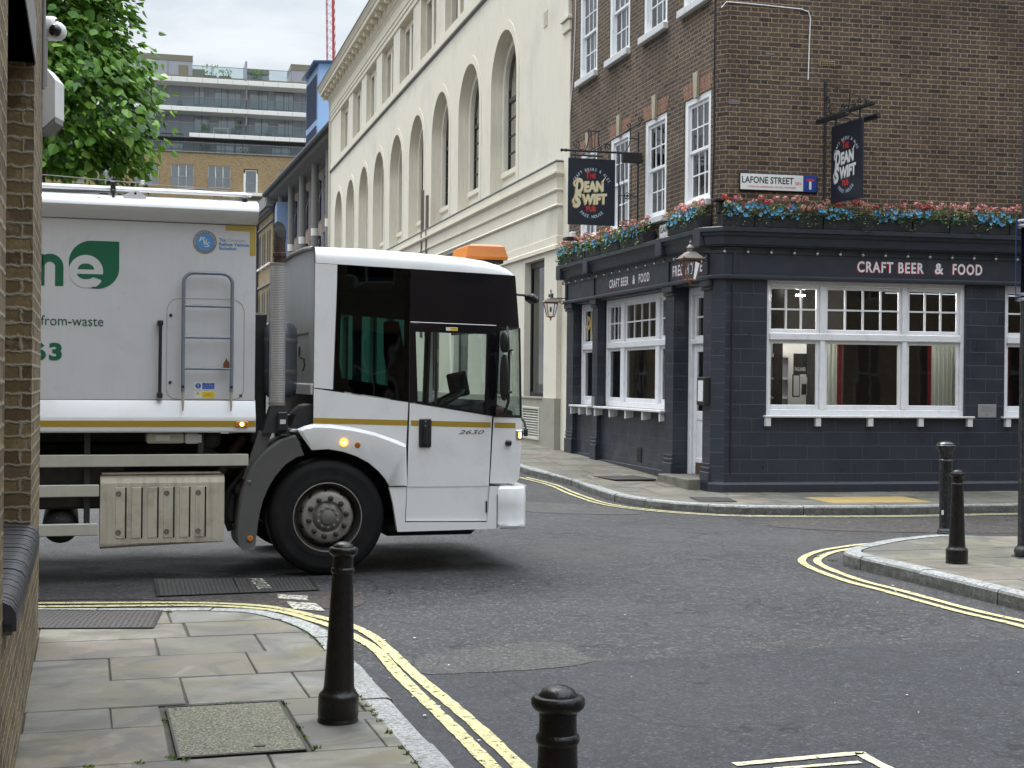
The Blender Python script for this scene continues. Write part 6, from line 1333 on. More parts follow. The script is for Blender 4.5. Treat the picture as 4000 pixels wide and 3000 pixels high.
# wheels
def wheel(x, y, flip=False):
    root = bpy.data.objects.new('wheel', None); COL.objects.link(root); root.parent = trk; root.location = (x, y, .517)
    if flip: root.rotation_euler = (0, 0, math.pi)
    mb = MB(); mb.lathe([(.296, .020), (.305, .002), (.32, -.004), (.36, .000), (.375, .004), (.43, -.004), (.462, .000), (.47, .006), (.49, .010), (.508, .030), (.516, .05), (.518, .055)] , (0, 0, 0), 72, 'y')
    ys = [.055, .09, .092, .100, .102, .15, .152, .16, .162, .21, .212, .22, .222, .255]; rs_ = [.518, .519, .508, .508, .519, .520, .508, .508, .520, .519, .508, .508, .519, .518]
    mb.lathe(list(zip(rs_, ys)) + [(.50, .285), (.45, .305), (.36, .305), (.30, .29)], (0, 0, 0), 72, 'y'); P('tyre', mb, 'rubber', root)
    mb = MB(); mb.lathe([(.307, .000), (.300, -.004), (.294, .004), (.288, .045), (.272, .060), (.262, .10), (.262, .24)], (0, 0, 0), 60, 'y'); P('rim', mb, 'rim_dark', root); mb = MB(); mb.lathe([(.310, -.002), (.3075, -.007), (.302, -.008), (.299, -.003)], (0, 0, 0), 72, 'y'); P('rim_edge', mb, 'rim_grey', root)  # recess shade put into the dark rim colour; edge ring is a lighter highlight
    mb = MB(); mb.lathe([(.262, .12), (.250, .100), (.240, .060), (.232, .030), (.222, .014)], (0, 0, 0), 60, 'y'); mb.lathe([(.222, .014), (.210, .004), (.146, .002), (.136, .012)], (0, 0, 0), 60, 'y'); P('wheel_disc', mb, 'rim_grey', root)
    for k in range(10):
        mb = MB(); a = R(18 + 36 * k); cx, cz = .236 * math.cos(a), .236 * math.sin(a); pts = []
        for t in range(14): b_ = 2 * math.pi * t / 14; ux, uz = .030 * math.cos(b_), .014 * math.sin(b_); pts.append((cx - ux * math.sin(a) + uz * math.cos(a), .038 + (.020 if uz > 0 else -.022) , cz + ux * math.cos(a) + uz * math.sin(a)))
        mb.face(pts); P('hand_hole', mb, 'pipe_inside', root)
    mb = MB(); mb.lathe([(.136, .014), (.128, .016), (.118, .010), (.105, -.006), (.090, -.014), (.066, -.014), (.060, -.030), (.045, -.036), (.0001, -.038)], (0, 0, 0), 48, 'y'); hub = P('hub', mb, 'hub_grey', root)
    for k in range(10):
        a = R(36 * k + 9); mb = MB(); mb.lathe([(.0001, -.032), (.011, -.031), (.013, -.026), (.019, -.024), (.0195, -.008), (.025, -.005), (.026, .006)], (.168 * math.cos(a), 0, .168 * math.sin(a)), 8, 'y', smooth=False); P('wheel_nut', mb, 'nut_grey', root)
    for k in range(10):
        a = R(36 * k + 20); mb = MB(); mb.lathe([(.0001, -.026), (.0105, -.024), (.0125, -.010)], (.088 * math.cos(a), 0, .088 * math.sin(a)), 8, 'y', smooth=False); P('hub_bolt', mb, 'rim_grey', root)
    return root
w1 = wheel(-.015, .012)
def dup_part(o, par, **kw):
    c = o.copy(); COL.objects.link(c); c.parent = par
    for k, v in kw.items(): setattr(c, k, v)
    for ch in [q for q in bpy.data.objects if q.parent == o]: dup_part(ch, c)
    return c
dup_part(w1, trk, location=(-.015, 2.46, .517), rotation_euler=(0, 0, math.pi)); dup_part(w1, trk, location=(-4.1, .02, .517)); dup_part(w1, trk, location=(-5.3, .02, .517)); dup_part(w1, trk, location=(-4.1, 2.46, .517), rotation_euler=(0, 0, math.pi))
# mudguard behind the wheel
outer = [(-.306, 1.238), (-.44, 1.195), (-.56, 1.105), (-.655, 1.0), (-.714, .90), (-.762, .74), (-.792, .55), (-.804, .40), (-.804, .328), (-.79, .285), (-.762, .252), (-.666, .250)]
innr = [(-.235, 1.072), (-.30, 1.055), (-.40, .99), (-.485, .89), (-.545, .79), (-.59, .68), (-.62, .56), (-.634, .46), (-.640, .40), (-.645, .35), (-.65, .30), (-.655, .27)]
mb = MB()
for k in range(len(outer) - 1): mb.face([(outer[k][0], -.045, outer[k][1]), (outer[k + 1][0], -.045, outer[k + 1][1]), (innr[k + 1][0], -.030, innr[k + 1][1]), (innr[k][0], -.030, innr[k][1])], True); mb.face([(outer[k][0], -.045, outer[k][1]), (outer[k + 1][0], -.045, outer[k + 1][1]), (outer[k + 1][0] - .012, -.02, outer[k + 1][1] + .012), (outer[k][0] - .012, -.02, outer[k][1] + .012)]); mb.face([(outer[k][0] - .012, -.02, outer[k][1] + .012), (outer[k + 1][0] - .012, -.02, outer[k + 1][1] + .012), (outer[k + 1][0] - .012, .42, outer[k + 1][1] + .012), (outer[k][0] - .012, .42, outer[k][1] + .012)]); mb.face([(innr[k][0], -.030, innr[k][1]), (innr[k + 1][0], -.030, innr[k + 1][1]), (innr[k + 1][0], .42, innr[k + 1][1]), (innr[k][0], .42, innr[k][1])], True)
mg = P('mudguard', mb, 'mud_grey')
mb = MB(); mb.lathe([(.0001, -.052), (.010, -.053), (.024, -.050), (.026, -.040)], (-.700, 0, .352), 18, 'y'); P('reflector', mb, 'amber', mg); mb = MB(); mb.lathe([(.0001, -.0545), (.004, -.0535)], (-.700, 0, .352), 8, 'y'); P('reflector_screw', mb, 'black_plastic', mg)
mb = MB(); mb.bbox(-.735, -.69, -.052, -.03, .82, .86, .01); P('guard_clip', mb, 'mud_grey', mg)
# exhaust stack
mb = MB(); n = 84; mb.lathe([(.071, 1.51 + i * (1.245 / n)) for i in range(n + 1)], (-.462, .085, 0), 40, 'z'); es = P('heat_shield', mb, 'perforated_steel')
mb = MB(); mb.lathe([(.0725, 1.505), (.0735, 1.53), (.0725, 1.535)], (-.462, .085, 0), 32); P('shield_ring', mb, 'rim_grey', es); mb = MB(); mb.lathe([(.0725, 2.73), (.0735, 2.755), (.060, 2.758)], (-.462, .085, 0), 32); P('shield_ring', mb, 'rim_grey', es)
mb = MB(); mb.lathe([(.052, 1.4), (.052, 2.96)], (-.450, .085, 0), 24); 
for k in range(24):
    a, b = 2 * math.pi * k / 24, 2 * math.pi * (k + 1) / 24; q = lambda t: (-.447 + .053 * math.cos(t), .085 + .053 * math.sin(t)); zt = lambda t: 3.055 + .075 * math.sin(t) - .012 * math.cos(t)
    mb.face([(*q(a), 2.95), (*q(b), 2.95), (*q(b), zt(b)), (*q(a), zt(a))], True)
pipe = P('exhaust_pipe', mb, 'pipe_rust')
mb = MB(); mb.face([(-.447 + .050 * math.cos(t), .085 + .050 * math.sin(t), 3.05 + .075 * math.sin(t) - .012 * math.cos(t)) for t in [2 * math.pi * k / 24 for k in range(24)]]); P('pipe_mouth', mb, 'pipe_inside', pipe)
mb = MB(); mb.lathe([(.055, 2.81), (.060, 2.815), (.060, 2.845), (.055, 2.85)], (-.450, .085, 0), 24); mb.bbox(-.46, -.44, .01, .03, 2.81, 2.85, .003); P('pipe_clamp', mb, 'pipe_rust', pipe)
mb = MB(); loft(mb, [[(-.52, .02, 1.50), (-.40, .02, 1.50), (-.40, .16, 1.50), (-.52, .16, 1.50)], [(-.595, -.0, 1.27), (-.36, -.0, 1.25), (-.36, .2, 1.25), (-.595, .2, 1.27)]], closed=True, smooth=False, caps=True); P('stack_base', mb, 'chassis')
mb = MB(); mb.prism([(-.62, 1.28), (-.50, 1.28), (-.66, .86), (-.76, .86)], 'y', .05, .12); P('stack_strut', mb, 'mud_grey')
mb = MB(); mb.bbox(-.47, -.385, -.05, .01, 1.285, 1.45, .008); vb = P('valve_box', mb, 'black_plastic'); mb = MB(); mb.box(-.452, -.402, -.053, -.0505, 1.345, 1.385); P('valve_label', mb, 'truck_grey', vb)
for x, z in ((-.395, 1.425), (-.455, 1.30), (-.38, 1.30)): mb = MB(); mb.tube([(x, -.03, z), (x + .03, -.04, z)], .008, 6); P('valve_fitting', mb, 'hub_grey', vb)
mb = MB(); mb.lathe([(.0001, 1.56), (.11, 1.575), (.145, 1.62), (.15, 1.7), (.15, 2.1), (.145, 2.19), (.11, 2.24), (.0001, 2.255)], (-.40, .33, 0), 24); ac = P('air_cleaner', mb, 'tank_steel')
for z in (1.78, 2.06): mb = MB(); mb.lathe([(.152, z), (.154, z + .004), (.154, z + .036), (.152, z + .04)], (-.40, .33, 0), 24); P('strap', mb, 'hub_grey', ac)
mb = MB(); mb.tube([(-.24, .2, 1.93), (-.215, .16, 1.92), (-.21, .15, 1.86), (-.225, .15, 1.81)], .008, 6); P('air_line', mb, 'black_plastic', ac)
for i in range(6): mb = MB(); mb.tube([(-.6 + i * .05, .5 + i * .1, 2.2 - i * .02), (-.50 + i * .03, .4, 1.9), (-.45 + i * .02, .4 + i * .05, 1.5), (-.4, .5, 1.2)], .016, 6); P('air_hose', mb, 'black_plastic')
mb = MB(); mb.prism([(-.34, 1.32), (-.15, 1.32), (-.15, 1.52), (-.22, 1.50), (-.30, 1.42)], 'y', .05, .5); P('cab_mount', mb, 'chassis')
mb = MB(); mb.bbox(-.36, -.16, .0, .06, 1.275, 1.30, .005); P('step_plate', mb, 'truck_grey')

# ---- cab
CW = 'cab_white'; W_ = 2.46
mb = MB()
def rf(x, zb, zt, fy=0.): 
    h = zt - zb; q = [(0 + fy, 0), (.004 + fy, .35), (.02 + fy, .62), (.055 + fy, .82), (.12 + fy, .95), (.25 + fy, 1.02)]
    return [(x, y, zb + h * t) for y, t in q] + [(x, W_ / 2, zb + h * 1.10)] + [(x, W_ - y, zb + h * t) for y, t in q[::-1]]
loft(mb, [rf(-.145, 2.766, 2.925), rf(.3, 2.752, 2.925), rf(.8, 2.738, 2.905), rf(1.2, 2.726, 2.880), rf(1.42, 2.720, 2.855), rf(1.56, 2.716, 2.82, .004), rf(1.64, 2.714, 2.785, .012), rf(1.69, 2.712, 2.748, .03), rf(1.71, 2.710, 2.718, .06)])
mb.face(rf(-.145, 2.766, 2.925)); P('cab_roof', mb, CW)
# near side skin
mb = MB(); th = .02
poly(mb, [(-.150, 1.665), (.040, 1.648), (.048, 2.757), (-.148, 2.762)], 0, th); P('cab_column', mb, CW)
mb = MB(); poly(mb, [(-.150, 1.30), (.688, 1.12), (.704, 1.538), (-.150, 1.657)], 0, th); P('cab_side', mb, CW)
fender = [(-.300, 1.298), (-.235, 1.325), (-.148, 1.345), (0, 1.342), (.20, 1.315), (.40, 1.268), (.60, 1.20), (.688, 1.160), (.690, .790), (.528, .790), (.49, .855), (.429, .925), (.34, 1.0), (.227, 1.060), (.11, 1.10), (-.023, 1.124), (-.171, 1.116)]
mb = MB(); n = len(fender); c_in = [(-.26, 1.285), (-.22, 1.302), (-.145, 1.315), (0, 1.31), (.20, 1.283), (.40, 1.238), (.58, 1.172), (.668, 1.135), (.672, .795), (.532, .795), (.50, .865), (.437, .940), (.345, 1.018), (.232, 1.082), (.115, 1.123), (-.02, 1.147), (-.165, 1.138)]
mb.face([(p[0], -.045, p[1]) for p in c_in])
for k in range(n): j = (k + 1) % n; mb.face([(fender[k][0], -.004 if k < 8 else -.040, fender[k][1]), (fender[j][0], -.004 if j < 8 else -.040, fender[j][1]), (c_in[j][0], -.045, c_in[j][1]), (c_in[k][0], -.045, c_in[k][1])], k < 7)
for k in range(9, n): j = (k + 1) % n; mb.face([(fender[k][0], -.040, fender[k][1]), (fender[j][0], -.040, fender[j][1]), (fender[j][0], .0, fender[j][1] + .004), (fender[k][0], .0, fender[k][1] + .004)])
fd = P('wing', mb, CW)
for (x, z, r_, lit) in ((.114, 1.181, .036, True), (.237, 1.158, .027, False)):
    mb = MB(); mb.lathe([(.0001, -.066 if lit else -.054), (r_ * .5, -.064 if lit else -.054), (r_ * .85, -.060 if lit else -.052), (r_, -.045)], (x, 0, z), 20, 'y'); o = P('indicator' if lit else 'reflector', mb, 'amber_lit' if lit else 'amber', fd)
    if lit: mb = MB(); mb.lathe([(.0001, -.0685), (.012, -.068), (.017, -.064)], (x, 0, z), 14, 'y'); P('lit_bulb', mb, 'bulb_lit', fd)
    else: mb = MB(); [mb.tube([(x, -.0545, z), (x + .024 * math.cos(R(60 * i)), -.0545, z + .024 * math.sin(R(60 * i)))], .0012, 4) for i in range(6)]; P('reflector_rib', mb, 'rust', fd)
sill = [(.528, .780), (.688, .780), (.678, .462), (1.450, .448), (1.470, .775), (1.560, .775), (1.535, .388), (1.50, .386), (.612, .378), (.606, .40), (.565, .64)]
mb = MB(); poly(mb, sill, -.03, .05); P('sill_panel', mb, CW)
mb = MB(); poly(mb, [(1.508, 1.412), (1.766, 1.404), (1.776, 1.38), (1.774, 1.20), (1.766, .95), (1.755, .84), (1.735, .815), (1.70, .80), (1.477, .80)], -.002, .022); P('front_corner_panel', mb, CW)
mb = MB(); loft(mb, [[(1.766 - .0, .02, 1.404), (1.776, .02, 1.38), (1.774, .02, 1.2), (1.755, .02, .84), (1.735, .02, .815)], [(1.80, .12, 1.404), (1.81, .12, 1.38), (1.81, .12, 1.2), (1.79, .12, .84), (1.77, .12, .815)], [(1.84, .5, 1.404), (1.85, .5, 1.38), (1.85, .5, 1.2), (1.83, .5, .84), (1.81, .5, .815)], [(1.85, W_ / 2, 1.404), (1.86, W_ / 2, 1.38), (1.86, W_ / 2, 1.2), (1.84, W_ / 2, .84), (1.82, W_ / 2, .815)], [(1.766, W_, 1.404), (1.776, W_, 1.38), (1.774, W_, 1.2), (1.755, W_, .84), (1.735, W_, .815)]]); P('front_panel', mb, CW)
# door
dpts = [(.718, 1.534), (1.490, 1.416), (1.454, .457), (.692, .471)]
mb = MB(); poly(mb, dpts, -.004, .024); door = P('door', mb, CW)
mb = MB(); mb.box(.70, 1.46, -.0065, -.0045, .772, .785); P('door_crease', mb, 'truck_grey', door)
mb = MB(); mb.bbox(.803, .918, -.022, -.004, 1.134, 1.392, .016); hd = P('handle_recess', mb, 'black_plastic', door); mb = MB(); mb.bbox(.838, .872, -.050, -.020, 1.155, 1.335, .010); P('handle', mb, 'seal_black', door); mb = MB(); mb.lathe([(.0001, -.026), (.007, -.025), (.008, -.02)], (.86, 0, 1.367), 10, 'y'); P('lock', mb, 'chrome', door)
text('2630', K['chrome'], door, 1.172, 1.418, 1.252, 1.290, y=-.0065, bold=.01, shear=.35, name='model_number')
mb = MB(); mb.box(1.437, 1.449, -.012, -.004, .535, .64); P('door_stay', mb, 'seal_black', door)
mb = MB()
for a, b in (((.704, 1.54), (.686, .462)), ((1.499, 1.418), (1.462, .452)), ((.686, .464), (1.462, .452))):
    d = Vector((b[0] - a[0], b[1] - a[1])).normalized(); n_ = Vector((-d.y, d.x)) * .008; poly(mb, [(a[0] + n_.x, a[1] + n_.y), (b[0] + n_.x, b[1] + n_.y), (b[0] - n_.x, b[1] - n_.y), (a[0] - n_.x, a[1] - n_.y)], .004)
P('door_gap', mb, 'seal_black')
mb = MB(); st = lambda x0, x1, yy: poly(mb, [(x0, 1.350 - .0235 * (x0 + .148)), (x1, 1.350 - .0235 * (x1 + .148)), (x1, 1.398 - .0235 * (x1 + .148)), (x0, 1.398 - .0235 * (x0 + .148))], yy)
st(-.148, .697, -.0015); st(.728, .800, -.0055); st(.921, 1.478, -.0055); st(1.515, 1.717, -.0035); P('gold_stripe', mb, 'stripe_gold')
# black glazing band
mb = MB(); poly(mb, [(.714, 2.250), (1.742, 2.228), (1.700, 2.708), (.714, 2.738)], -.003, .02); P('glazing_band', mb, 'band_black')
rearg = [(.020, 1.645), (.708, 1.546), (.708, 2.738), (.052, 2.754)]
mb = MB(); poly(mb, rearg, -.003); P('rear_side_glass', mb, 'cab_glass')
mb = MB(); poly(mb, [(.052, 2.754), (.708, 2.738), (.708, 2.66), (.052, 2.67)], .002); poly(mb, [(.020, 1.645), (.708, 1.546), (.708, 1.66), (.022, 1.76)], .002); poly(mb, [(.020, 1.645), (.07, 1.64), (.095, 2.75), (.052, 2.754)], .002); poly(mb, [(.66, 1.553), (.708, 1.546), (.708, 2.738), (.66, 2.74)], .002); P('glass_border', mb, 'band_black')
# door window frame: outer (x .714-1.53) inner opening
fr_o = [(.714, 2.248), (1.53, 2.236), (1.500, 1.418), (.716, 1.544)]; fr_i = [(.765, 2.175), (1.440, 2.166), (1.425, 1.442), (.79, 1.552)]
mb = MB()
for k in range(4): j = (k + 1) % 4; mb.face([(fr_o[k][0], -.008, fr_o[k][1]), (fr_o[j][0], -.008, fr_o[j][1]), (fr_i[j][0], -.008, fr_i[j][1]), (fr_i[k][0], -.008, fr_i[k][1])]); mb.face([(fr_i[k][0], -.008, fr_i[k][1]), (fr_i[j][0], -.008, fr_i[j][1]), (fr_i[j][0], .03, fr_i[j][1]), (fr_i[k][0], .03, fr_i[k][1])])
wfm = P('window_frame', mb, 'band_black', door)
mb = MB(); poly(mb, [(.945, 2.172), (.968, 2.172), (.972, 1.52), (.950, 1.524)], -.006, .02); P('window_divider', mb, 'seal_black', door)
mb = MB(); poly(mb, [(.76, 2.18), (1.445, 2.17), (1.43, 1.44), (.785, 1.555)], .004); P('pane', mb, 'door_glass', door)
mb = MB(); mb.tube([(.715, -.01, 2.262), (1.52, -.01, 2.246)], .004, 5); P('chrome_trim', mb, 'label_white', door)
mb = MB(); mb.box(1.045, 1.155, -.0102, -.0085, 2.19, 2.222); cs = P('caution_sticker', mb, 'label_white', door); mb = MB(); mb.box(1.085, 1.152, -.0112, -.0104, 2.193, 2.219); P('sticker_panel', mb, 'label_yellow', door); text('Caution', K['letter_black'], door, 1.092, 1.145, 2.204, 2.216, y=-.0116, name='sticker_text')
# front quarter glass, pillar
mb = MB(); poly(mb, [(1.53, 2.232), (1.560, 2.232), (1.530, 1.42), (1.500, 1.42)], -.006, .03); P('front_pillar', mb, 'band_black')
mb = MB(); poly(mb, [(1.556, 2.232), (1.742, 2.228), (1.768, 1.412), (1.528, 1.415)], .0); P('quarter_glass', mb, 'door_glass')
mb = MB(); poly(mb, [(1.742, 2.228), (1.755, 2.228), (1.778, 1.408), (1.762, 1.408)], -.003, .02); poly(mb, [(1.50, 1.408), (1.77, 1.402), (1.77, 1.425), (1.51, 1.43)], -.006, .01); P('screen_pillar', mb, 'seal_black')
# far side, rear, windscreen, floor, interior
mb = MB(); poly(mb, [(-.15, 1.30), (1.75, 1.30), (1.75, .4), (.6, .4), (.5, .8), (.2, 1.06), (-.17, 1.1)], W_ - .02, .02); poly(mb, [(-.15, 1.30), (1.77, 1.30), (1.77, 1.44), (.02, 1.60), (-.15, 1.60)], W_ - .02, .02); poly(mb, [(-.15, 1.6), (.15, 1.6), (.15, 2.76), (-.15, 2.76)], W_ - .02, .02); poly(mb, [(.15, 2.45), (1.70, 2.35), (1.70, 2.71), (.15, 2.76)], W_ - .02, .02); poly(mb, [(.66, 1.55), (.76, 1.54), (.76, 2.42), (.66, 2.42)], W_ - .02, .02); poly(mb, [(1.46, 1.43), (1.54, 1.43), (1.54, 2.36), (1.46, 2.36)], W_ - .02, .02); P('far_side', mb, 'cab_white')
mb = MB(); poly(mb, [(.15, 1.58), (1.75, 1.42), (1.72, 2.36), (.15, 2.46)], W_ - .008); P('far_side_glass', mb, 'door_glass')
mb = MB(); ws = lambda y, fx: [(1.700 + fx, y, 2.708), (1.742 + fx, y, 2.228), (1.772 + fx, y, 1.405)]
loft(mb, [[(p[0], p[1], p[2]) for p in ws(.03, 0)[1:]], ws(.15, .05)[1:], ws(.6, .09)[1:], ws(1.23, .10)[1:], ws(1.86, .09)[1:], ws(2.31, .05)[1:], ws(2.44, 0)[1:]]); P('windscreen', mb, 'door_glass')
mb = MB(); loft(mb, [ws(.03, 0)[:2], ws(.15, .05)[:2], ws(.6, .09)[:2], ws(1.23, .10)[:2], ws(1.86, .09)[:2], ws(2.31, .05)[:2], ws(2.44, 0)[:2]]); P('header_band', mb, 'band_black')
# rear wall of the cab, seen obliquely beyond the exhaust
prof = lambda z0, z1: None
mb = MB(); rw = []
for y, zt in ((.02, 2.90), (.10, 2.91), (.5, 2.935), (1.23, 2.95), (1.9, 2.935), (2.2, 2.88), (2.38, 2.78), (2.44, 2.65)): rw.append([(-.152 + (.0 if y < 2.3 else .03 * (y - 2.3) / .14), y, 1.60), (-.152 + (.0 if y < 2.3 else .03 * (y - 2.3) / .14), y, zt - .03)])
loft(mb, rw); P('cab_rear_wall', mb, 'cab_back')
mb = MB(); mb.tube([(-.165, y, zt) for y, zt in ((.02, 2.89), (.10, 2.90), (.5, 2.925), (1.23, 2.94), (1.9, 2.925), (2.2, 2.87), (2.38, 2.77), (2.44, 2.65), (2.45, 1.65))], .022, 8); P('rear_seal', mb, 'lead_grey')
mb = MB(); mb.bbox(-.172, -.145, .03, 2.40, 1.60, 1.70, .01); P('rear_beam', mb, 'truck_grey')
mb = MB(); mb.box(-.156, -.153, .3, 2.2, 2.15, 2.165); mb.box(-.157, -.153, 1.0, 1.02, 1.7, 2.15); mb.bbox(-.166, -.153, .78, .84, 1.95, 2.05, .006); P('rear_panel_line', mb, 'lead_grey')
mb = MB(); mb.box(-.14, 1.70, .03, W_ - .03, 1.22, 1.26); mb.box(-.14, -.12, .03, W_ - .03, 1.26, 2.75); mb.box(-.14, 1.66, .03, W_ - .03, 2.66, 2.70); P('cab_lining', mb, 'seal_black')
def seat(x, y):
    mb = MB(); mb.bbox(x, x + .46, y, y + .46, 1.36, 1.50, .04); loft(mb, [[(x - .02, y, 1.5), (x + .10, y, 1.5), (x + .10, y + .46, 1.5), (x - .02, y + .46, 1.5)], [(x - .10, y + .02, 2.0), (x + .01, y + .02, 2.0), (x + .01, y + .44, 2.0), (x - .10, y + .44, 2.0)], [(x - .12, y + .10, 2.28), (x - .03, y + .10, 2.28), (x - .03, y + .36, 2.28), (x - .12, y + .36, 2.28)]], closed=True, caps=True); P('seat', mb, 'seat_grey')
seat(.72, .25); seat(.25, 1.1); seat(.25, 1.75)
mb = MB(); loft(mb, [[(1.30, y, 1.26), (1.34, y, 1.50), (1.46, y, 1.56), (1.70, y, 1.46), (1.72, y, 1.26)] for y in (.05, .8, 1.6, 2.4)], caps=True, closed=True); P('dashboard', mb, 'seal_black')
mb = MB(); cx, cy, cz = 1.16, .52, 1.54; ax = Vector((-.5, 0, .87)); u = Vector((.87, 0, .5)); v = Vector((0, 1, 0)); mb.tube([tuple(Vector((cx, cy, cz)) + u * .22 * math.cos(t) + v * .22 * math.sin(t)) for t in [2 * math.pi * k / 28 for k in range(28)]], .017, 8, closed=True)
mb.tube([(cx, cy, cz), tuple(Vector((cx, cy, cz)) - ax * .25)], .03, 8); [mb.tube([(cx, cy, cz), tuple(Vector((cx, cy, cz)) + u * .21 * math.cos(t) + v * .21 * math.sin(t))], .012, 6) for t in (0, 2.2, -2.2)]; P('steering_wheel', mb, 'seal_black')
mb = MB(Matrix.Translation((1.37, .75, 1.70)) @ Matrix.Rotation(R(-12), 4, 'Y')); mb.bbox(-.10, .10, -.02, .02, -.12, .12, .015); sc_o = P('tablet', mb, 'seal_black'); mb = MB(Matrix.Translation((1.37, .75, 1.70)) @ Matrix.Rotation(R(-12), 4, 'Y')); mb.box(-.07, .07, -.023, -.021, -.09, .09); P('screen', mb, 'screen_black', sc_o)
mb = MB(); mb.tube([(.98, .08, 1.56), (.97, .07, 1.8), (.985, .07, 1.95), (.985, .07, 2.02)], .010, 8); P('grab_handle', mb, 'label_yellow')
mb = MB(); mb.tube([(1.33, 1.9, 1.5), (1.36, 1.9, 2.6)], .035, 8); P('partition_post', mb, 'seal_black')
mb = MB(); mb.sphere((1.695, .25, 1.455), .032, 14); P('green_ball', mb, 'ball_green')
# front bumper corner
mb = MB()
def bp_(z, o): return [(1.545 + .03 * (z < .42), -.035 + o, z), (1.60, -.050 + o, z), (1.72, -.050 + o, z), (1.80, -.020 + o, z), (1.845, .06, z), (1.88, .5, z), (1.89, W_ / 2, z), (1.88, 1.96, z), (1.80, W_ + .02, z)]
loft(mb, [bp_(.775, .04), bp_(.765, .015), bp_(.745, .0), bp_(.60, .012), bp_(.47, .018), bp_(.43, .006), bp_(.41, .0), bp_(.39, .012), bp_(.380, .05)]); mb.face(bp_(.775, .04)); mb.face([(1.545, -.02, .775), (1.545, -.02, .39), (1.545, .1, .39), (1.545, .1, .775)]); P('bumper', mb, CW)
mb = MB(); mb.box(1.536, 1.544, -.032, .02, .40, .70); P('bumper_gap', mb, 'seal_black')
mb = MB(); mb.bbox(1.722, 1.784, -.014, .06, 1.20, 1.285, .014); hl = P('corner_indicator', mb, 'amber_lens'); mb = MB(); mb.bbox(1.742, 1.772, -.0175, .0, 1.212, 1.272, .008); P('lit_bulb', mb, 'bulb_lit', hl); mb = MB(); mb.bbox(1.716, 1.79, -.0100, .058, 1.192, 1.293, .012); P('lamp_surround', mb, 'chrome')
mb = MB(); mb.bbox(1.618, 1.678, -.03, .0, 1.145, 1.195, .012); P('side_camera', mb, 'black_plastic')
mb = MB(); mb.tube([(1.80, .1, 1.40), (1.82, .05, 1.36), (1.83, .02, 1.27), (1.80, .02, 1.25)], .012, 6); mb.bbox(1.805, 1.84, .0, .03, 1.23, 1.30, .006); P('wiper_arm', mb, 'black_plastic')
# mirrors
def blob(mb, c, rx, ry, rz, n=14):
    for i in range(n):
        a0, a1 = math.pi * i / n - math.pi / 2, math.pi * (i + 1) / n - math.pi / 2
        for k in range(n):
            b0, b1 = 2 * math.pi * k / n, 2 * math.pi * (k + 1) / n; q = lambda a, b: (c[0] + rx * math.copysign(abs(math.cos(a)) ** .6, math.cos(a)) * math.cos(b), c[1] + ry * math.copysign(abs(math.cos(a)) ** .6, 1) * math.sin(b), c[2] + rz * math.sin(a)); mb.face([q(a0, b0), q(a0, b1), q(a1, b1), q(a1, b0)], True)
mb = MB(); mb.tube([(1.62, -.02, 2.235), (1.60, -.10, 2.22), (1.585, -.14, 2.16), (1.60, -.16, 2.0), (1.598, -.16, 1.55), (1.57, -.14, 1.45), (1.53, -.04, 1.44)], .013, 8); mr = P('mirror_arm', mb, 'black_plastic')
mb = MB(); blob(mb, (1.545, -.20, 2.09), .035, .10, .095); P('wide_angle_mirror', mb, 'seal_black', mr); mb = MB(); blob(mb, (1.545, -.20, 1.77), .030, .11, .21); P('main_mirror', mb, 'seal_black', mr); mb = MB(); blob(mb, (1.535, -.10, 1.465), .035, .06, .05); P('mirror_hinge', mb, 'pipe_rust', mr)
for z in (2.02, 1.64): mb = MB(); mb.bbox(1.545, 1.625, -.19, -.15, z - .012, z + .012, .005); P('mirror_clamp', mb, 'black_plastic', mr)
mb = MB(); mb.bbox(1.618, 1.638, -.17, -.15, 1.98, 2.01, .003); P('clamp_cap', mb, 'label_white', mr)
mb = MB(Matrix.Translation((1.885, .12, 2.52)) @ Matrix.Rotation(R(35), 4, 'Y')); mb.bbox(-.035, .075, -.09, .09, -.035, .035, .025); fm = P('kerb_mirror', mb, 'black_plastic'); mb = MB(); mb.tube([(1.76, .2, 2.55), (1.85, .15, 2.54)], .012, 6); P('mirror_stem', mb, 'black_plastic', fm)
# beacon bar
mb = MB(); mb.bbox(1.33, 1.68, .30, 2.1, 2.84, 2.885, .01); bb = P('beacon_bar', mb, 'black_plastic')
def lens(y0, y1):
    mb = MB(); loft(mb, [[(1.31, y0, 2.875), (1.71, y0, 2.875), (1.71, y1, 2.875), (1.31, y1, 2.875)], [(1.305, y0 - .005, 2.90), (1.715, y0 - .005, 2.90), (1.715, y1 + .005, 2.90), (1.305, y1 + .005, 2.90)], [(1.34, y0 + .015, 3.0), (1.685, y0 + .015, 3.0), (1.685, y1 - .015, 3.0), (1.34, y1 - .015, 3.0)], [(1.37, y0 + .04, 3.018), (1.65, y0 + .04, 3.018), (1.65, y1 - .04, 3.018), (1.37, y1 - .04, 3.018)]], closed=True, smooth=False, caps=True); P('amber_lens', mb, 'amber', bb)
lens(.28, .85); lens(1.6, 2.1)
mb = MB(); mb.bbox(1.33, 1.69, .87, 1.58, 2.885, 3.0, .02); P('centre_cover', mb, 'black_plastic', bb)
# ------------------------------------------------------------------ near brick wall with blind niche on the left
RW = Matrix.Translation((-2.911, 8.741, 0)); PW = RW.inverted() @ FW @ Matrix.Diagonal((1, -1, 1, 1))
nw = thing('brick_wall', 'yellow stock brick wall with a niche close by on the left edge', 'wall', RW)
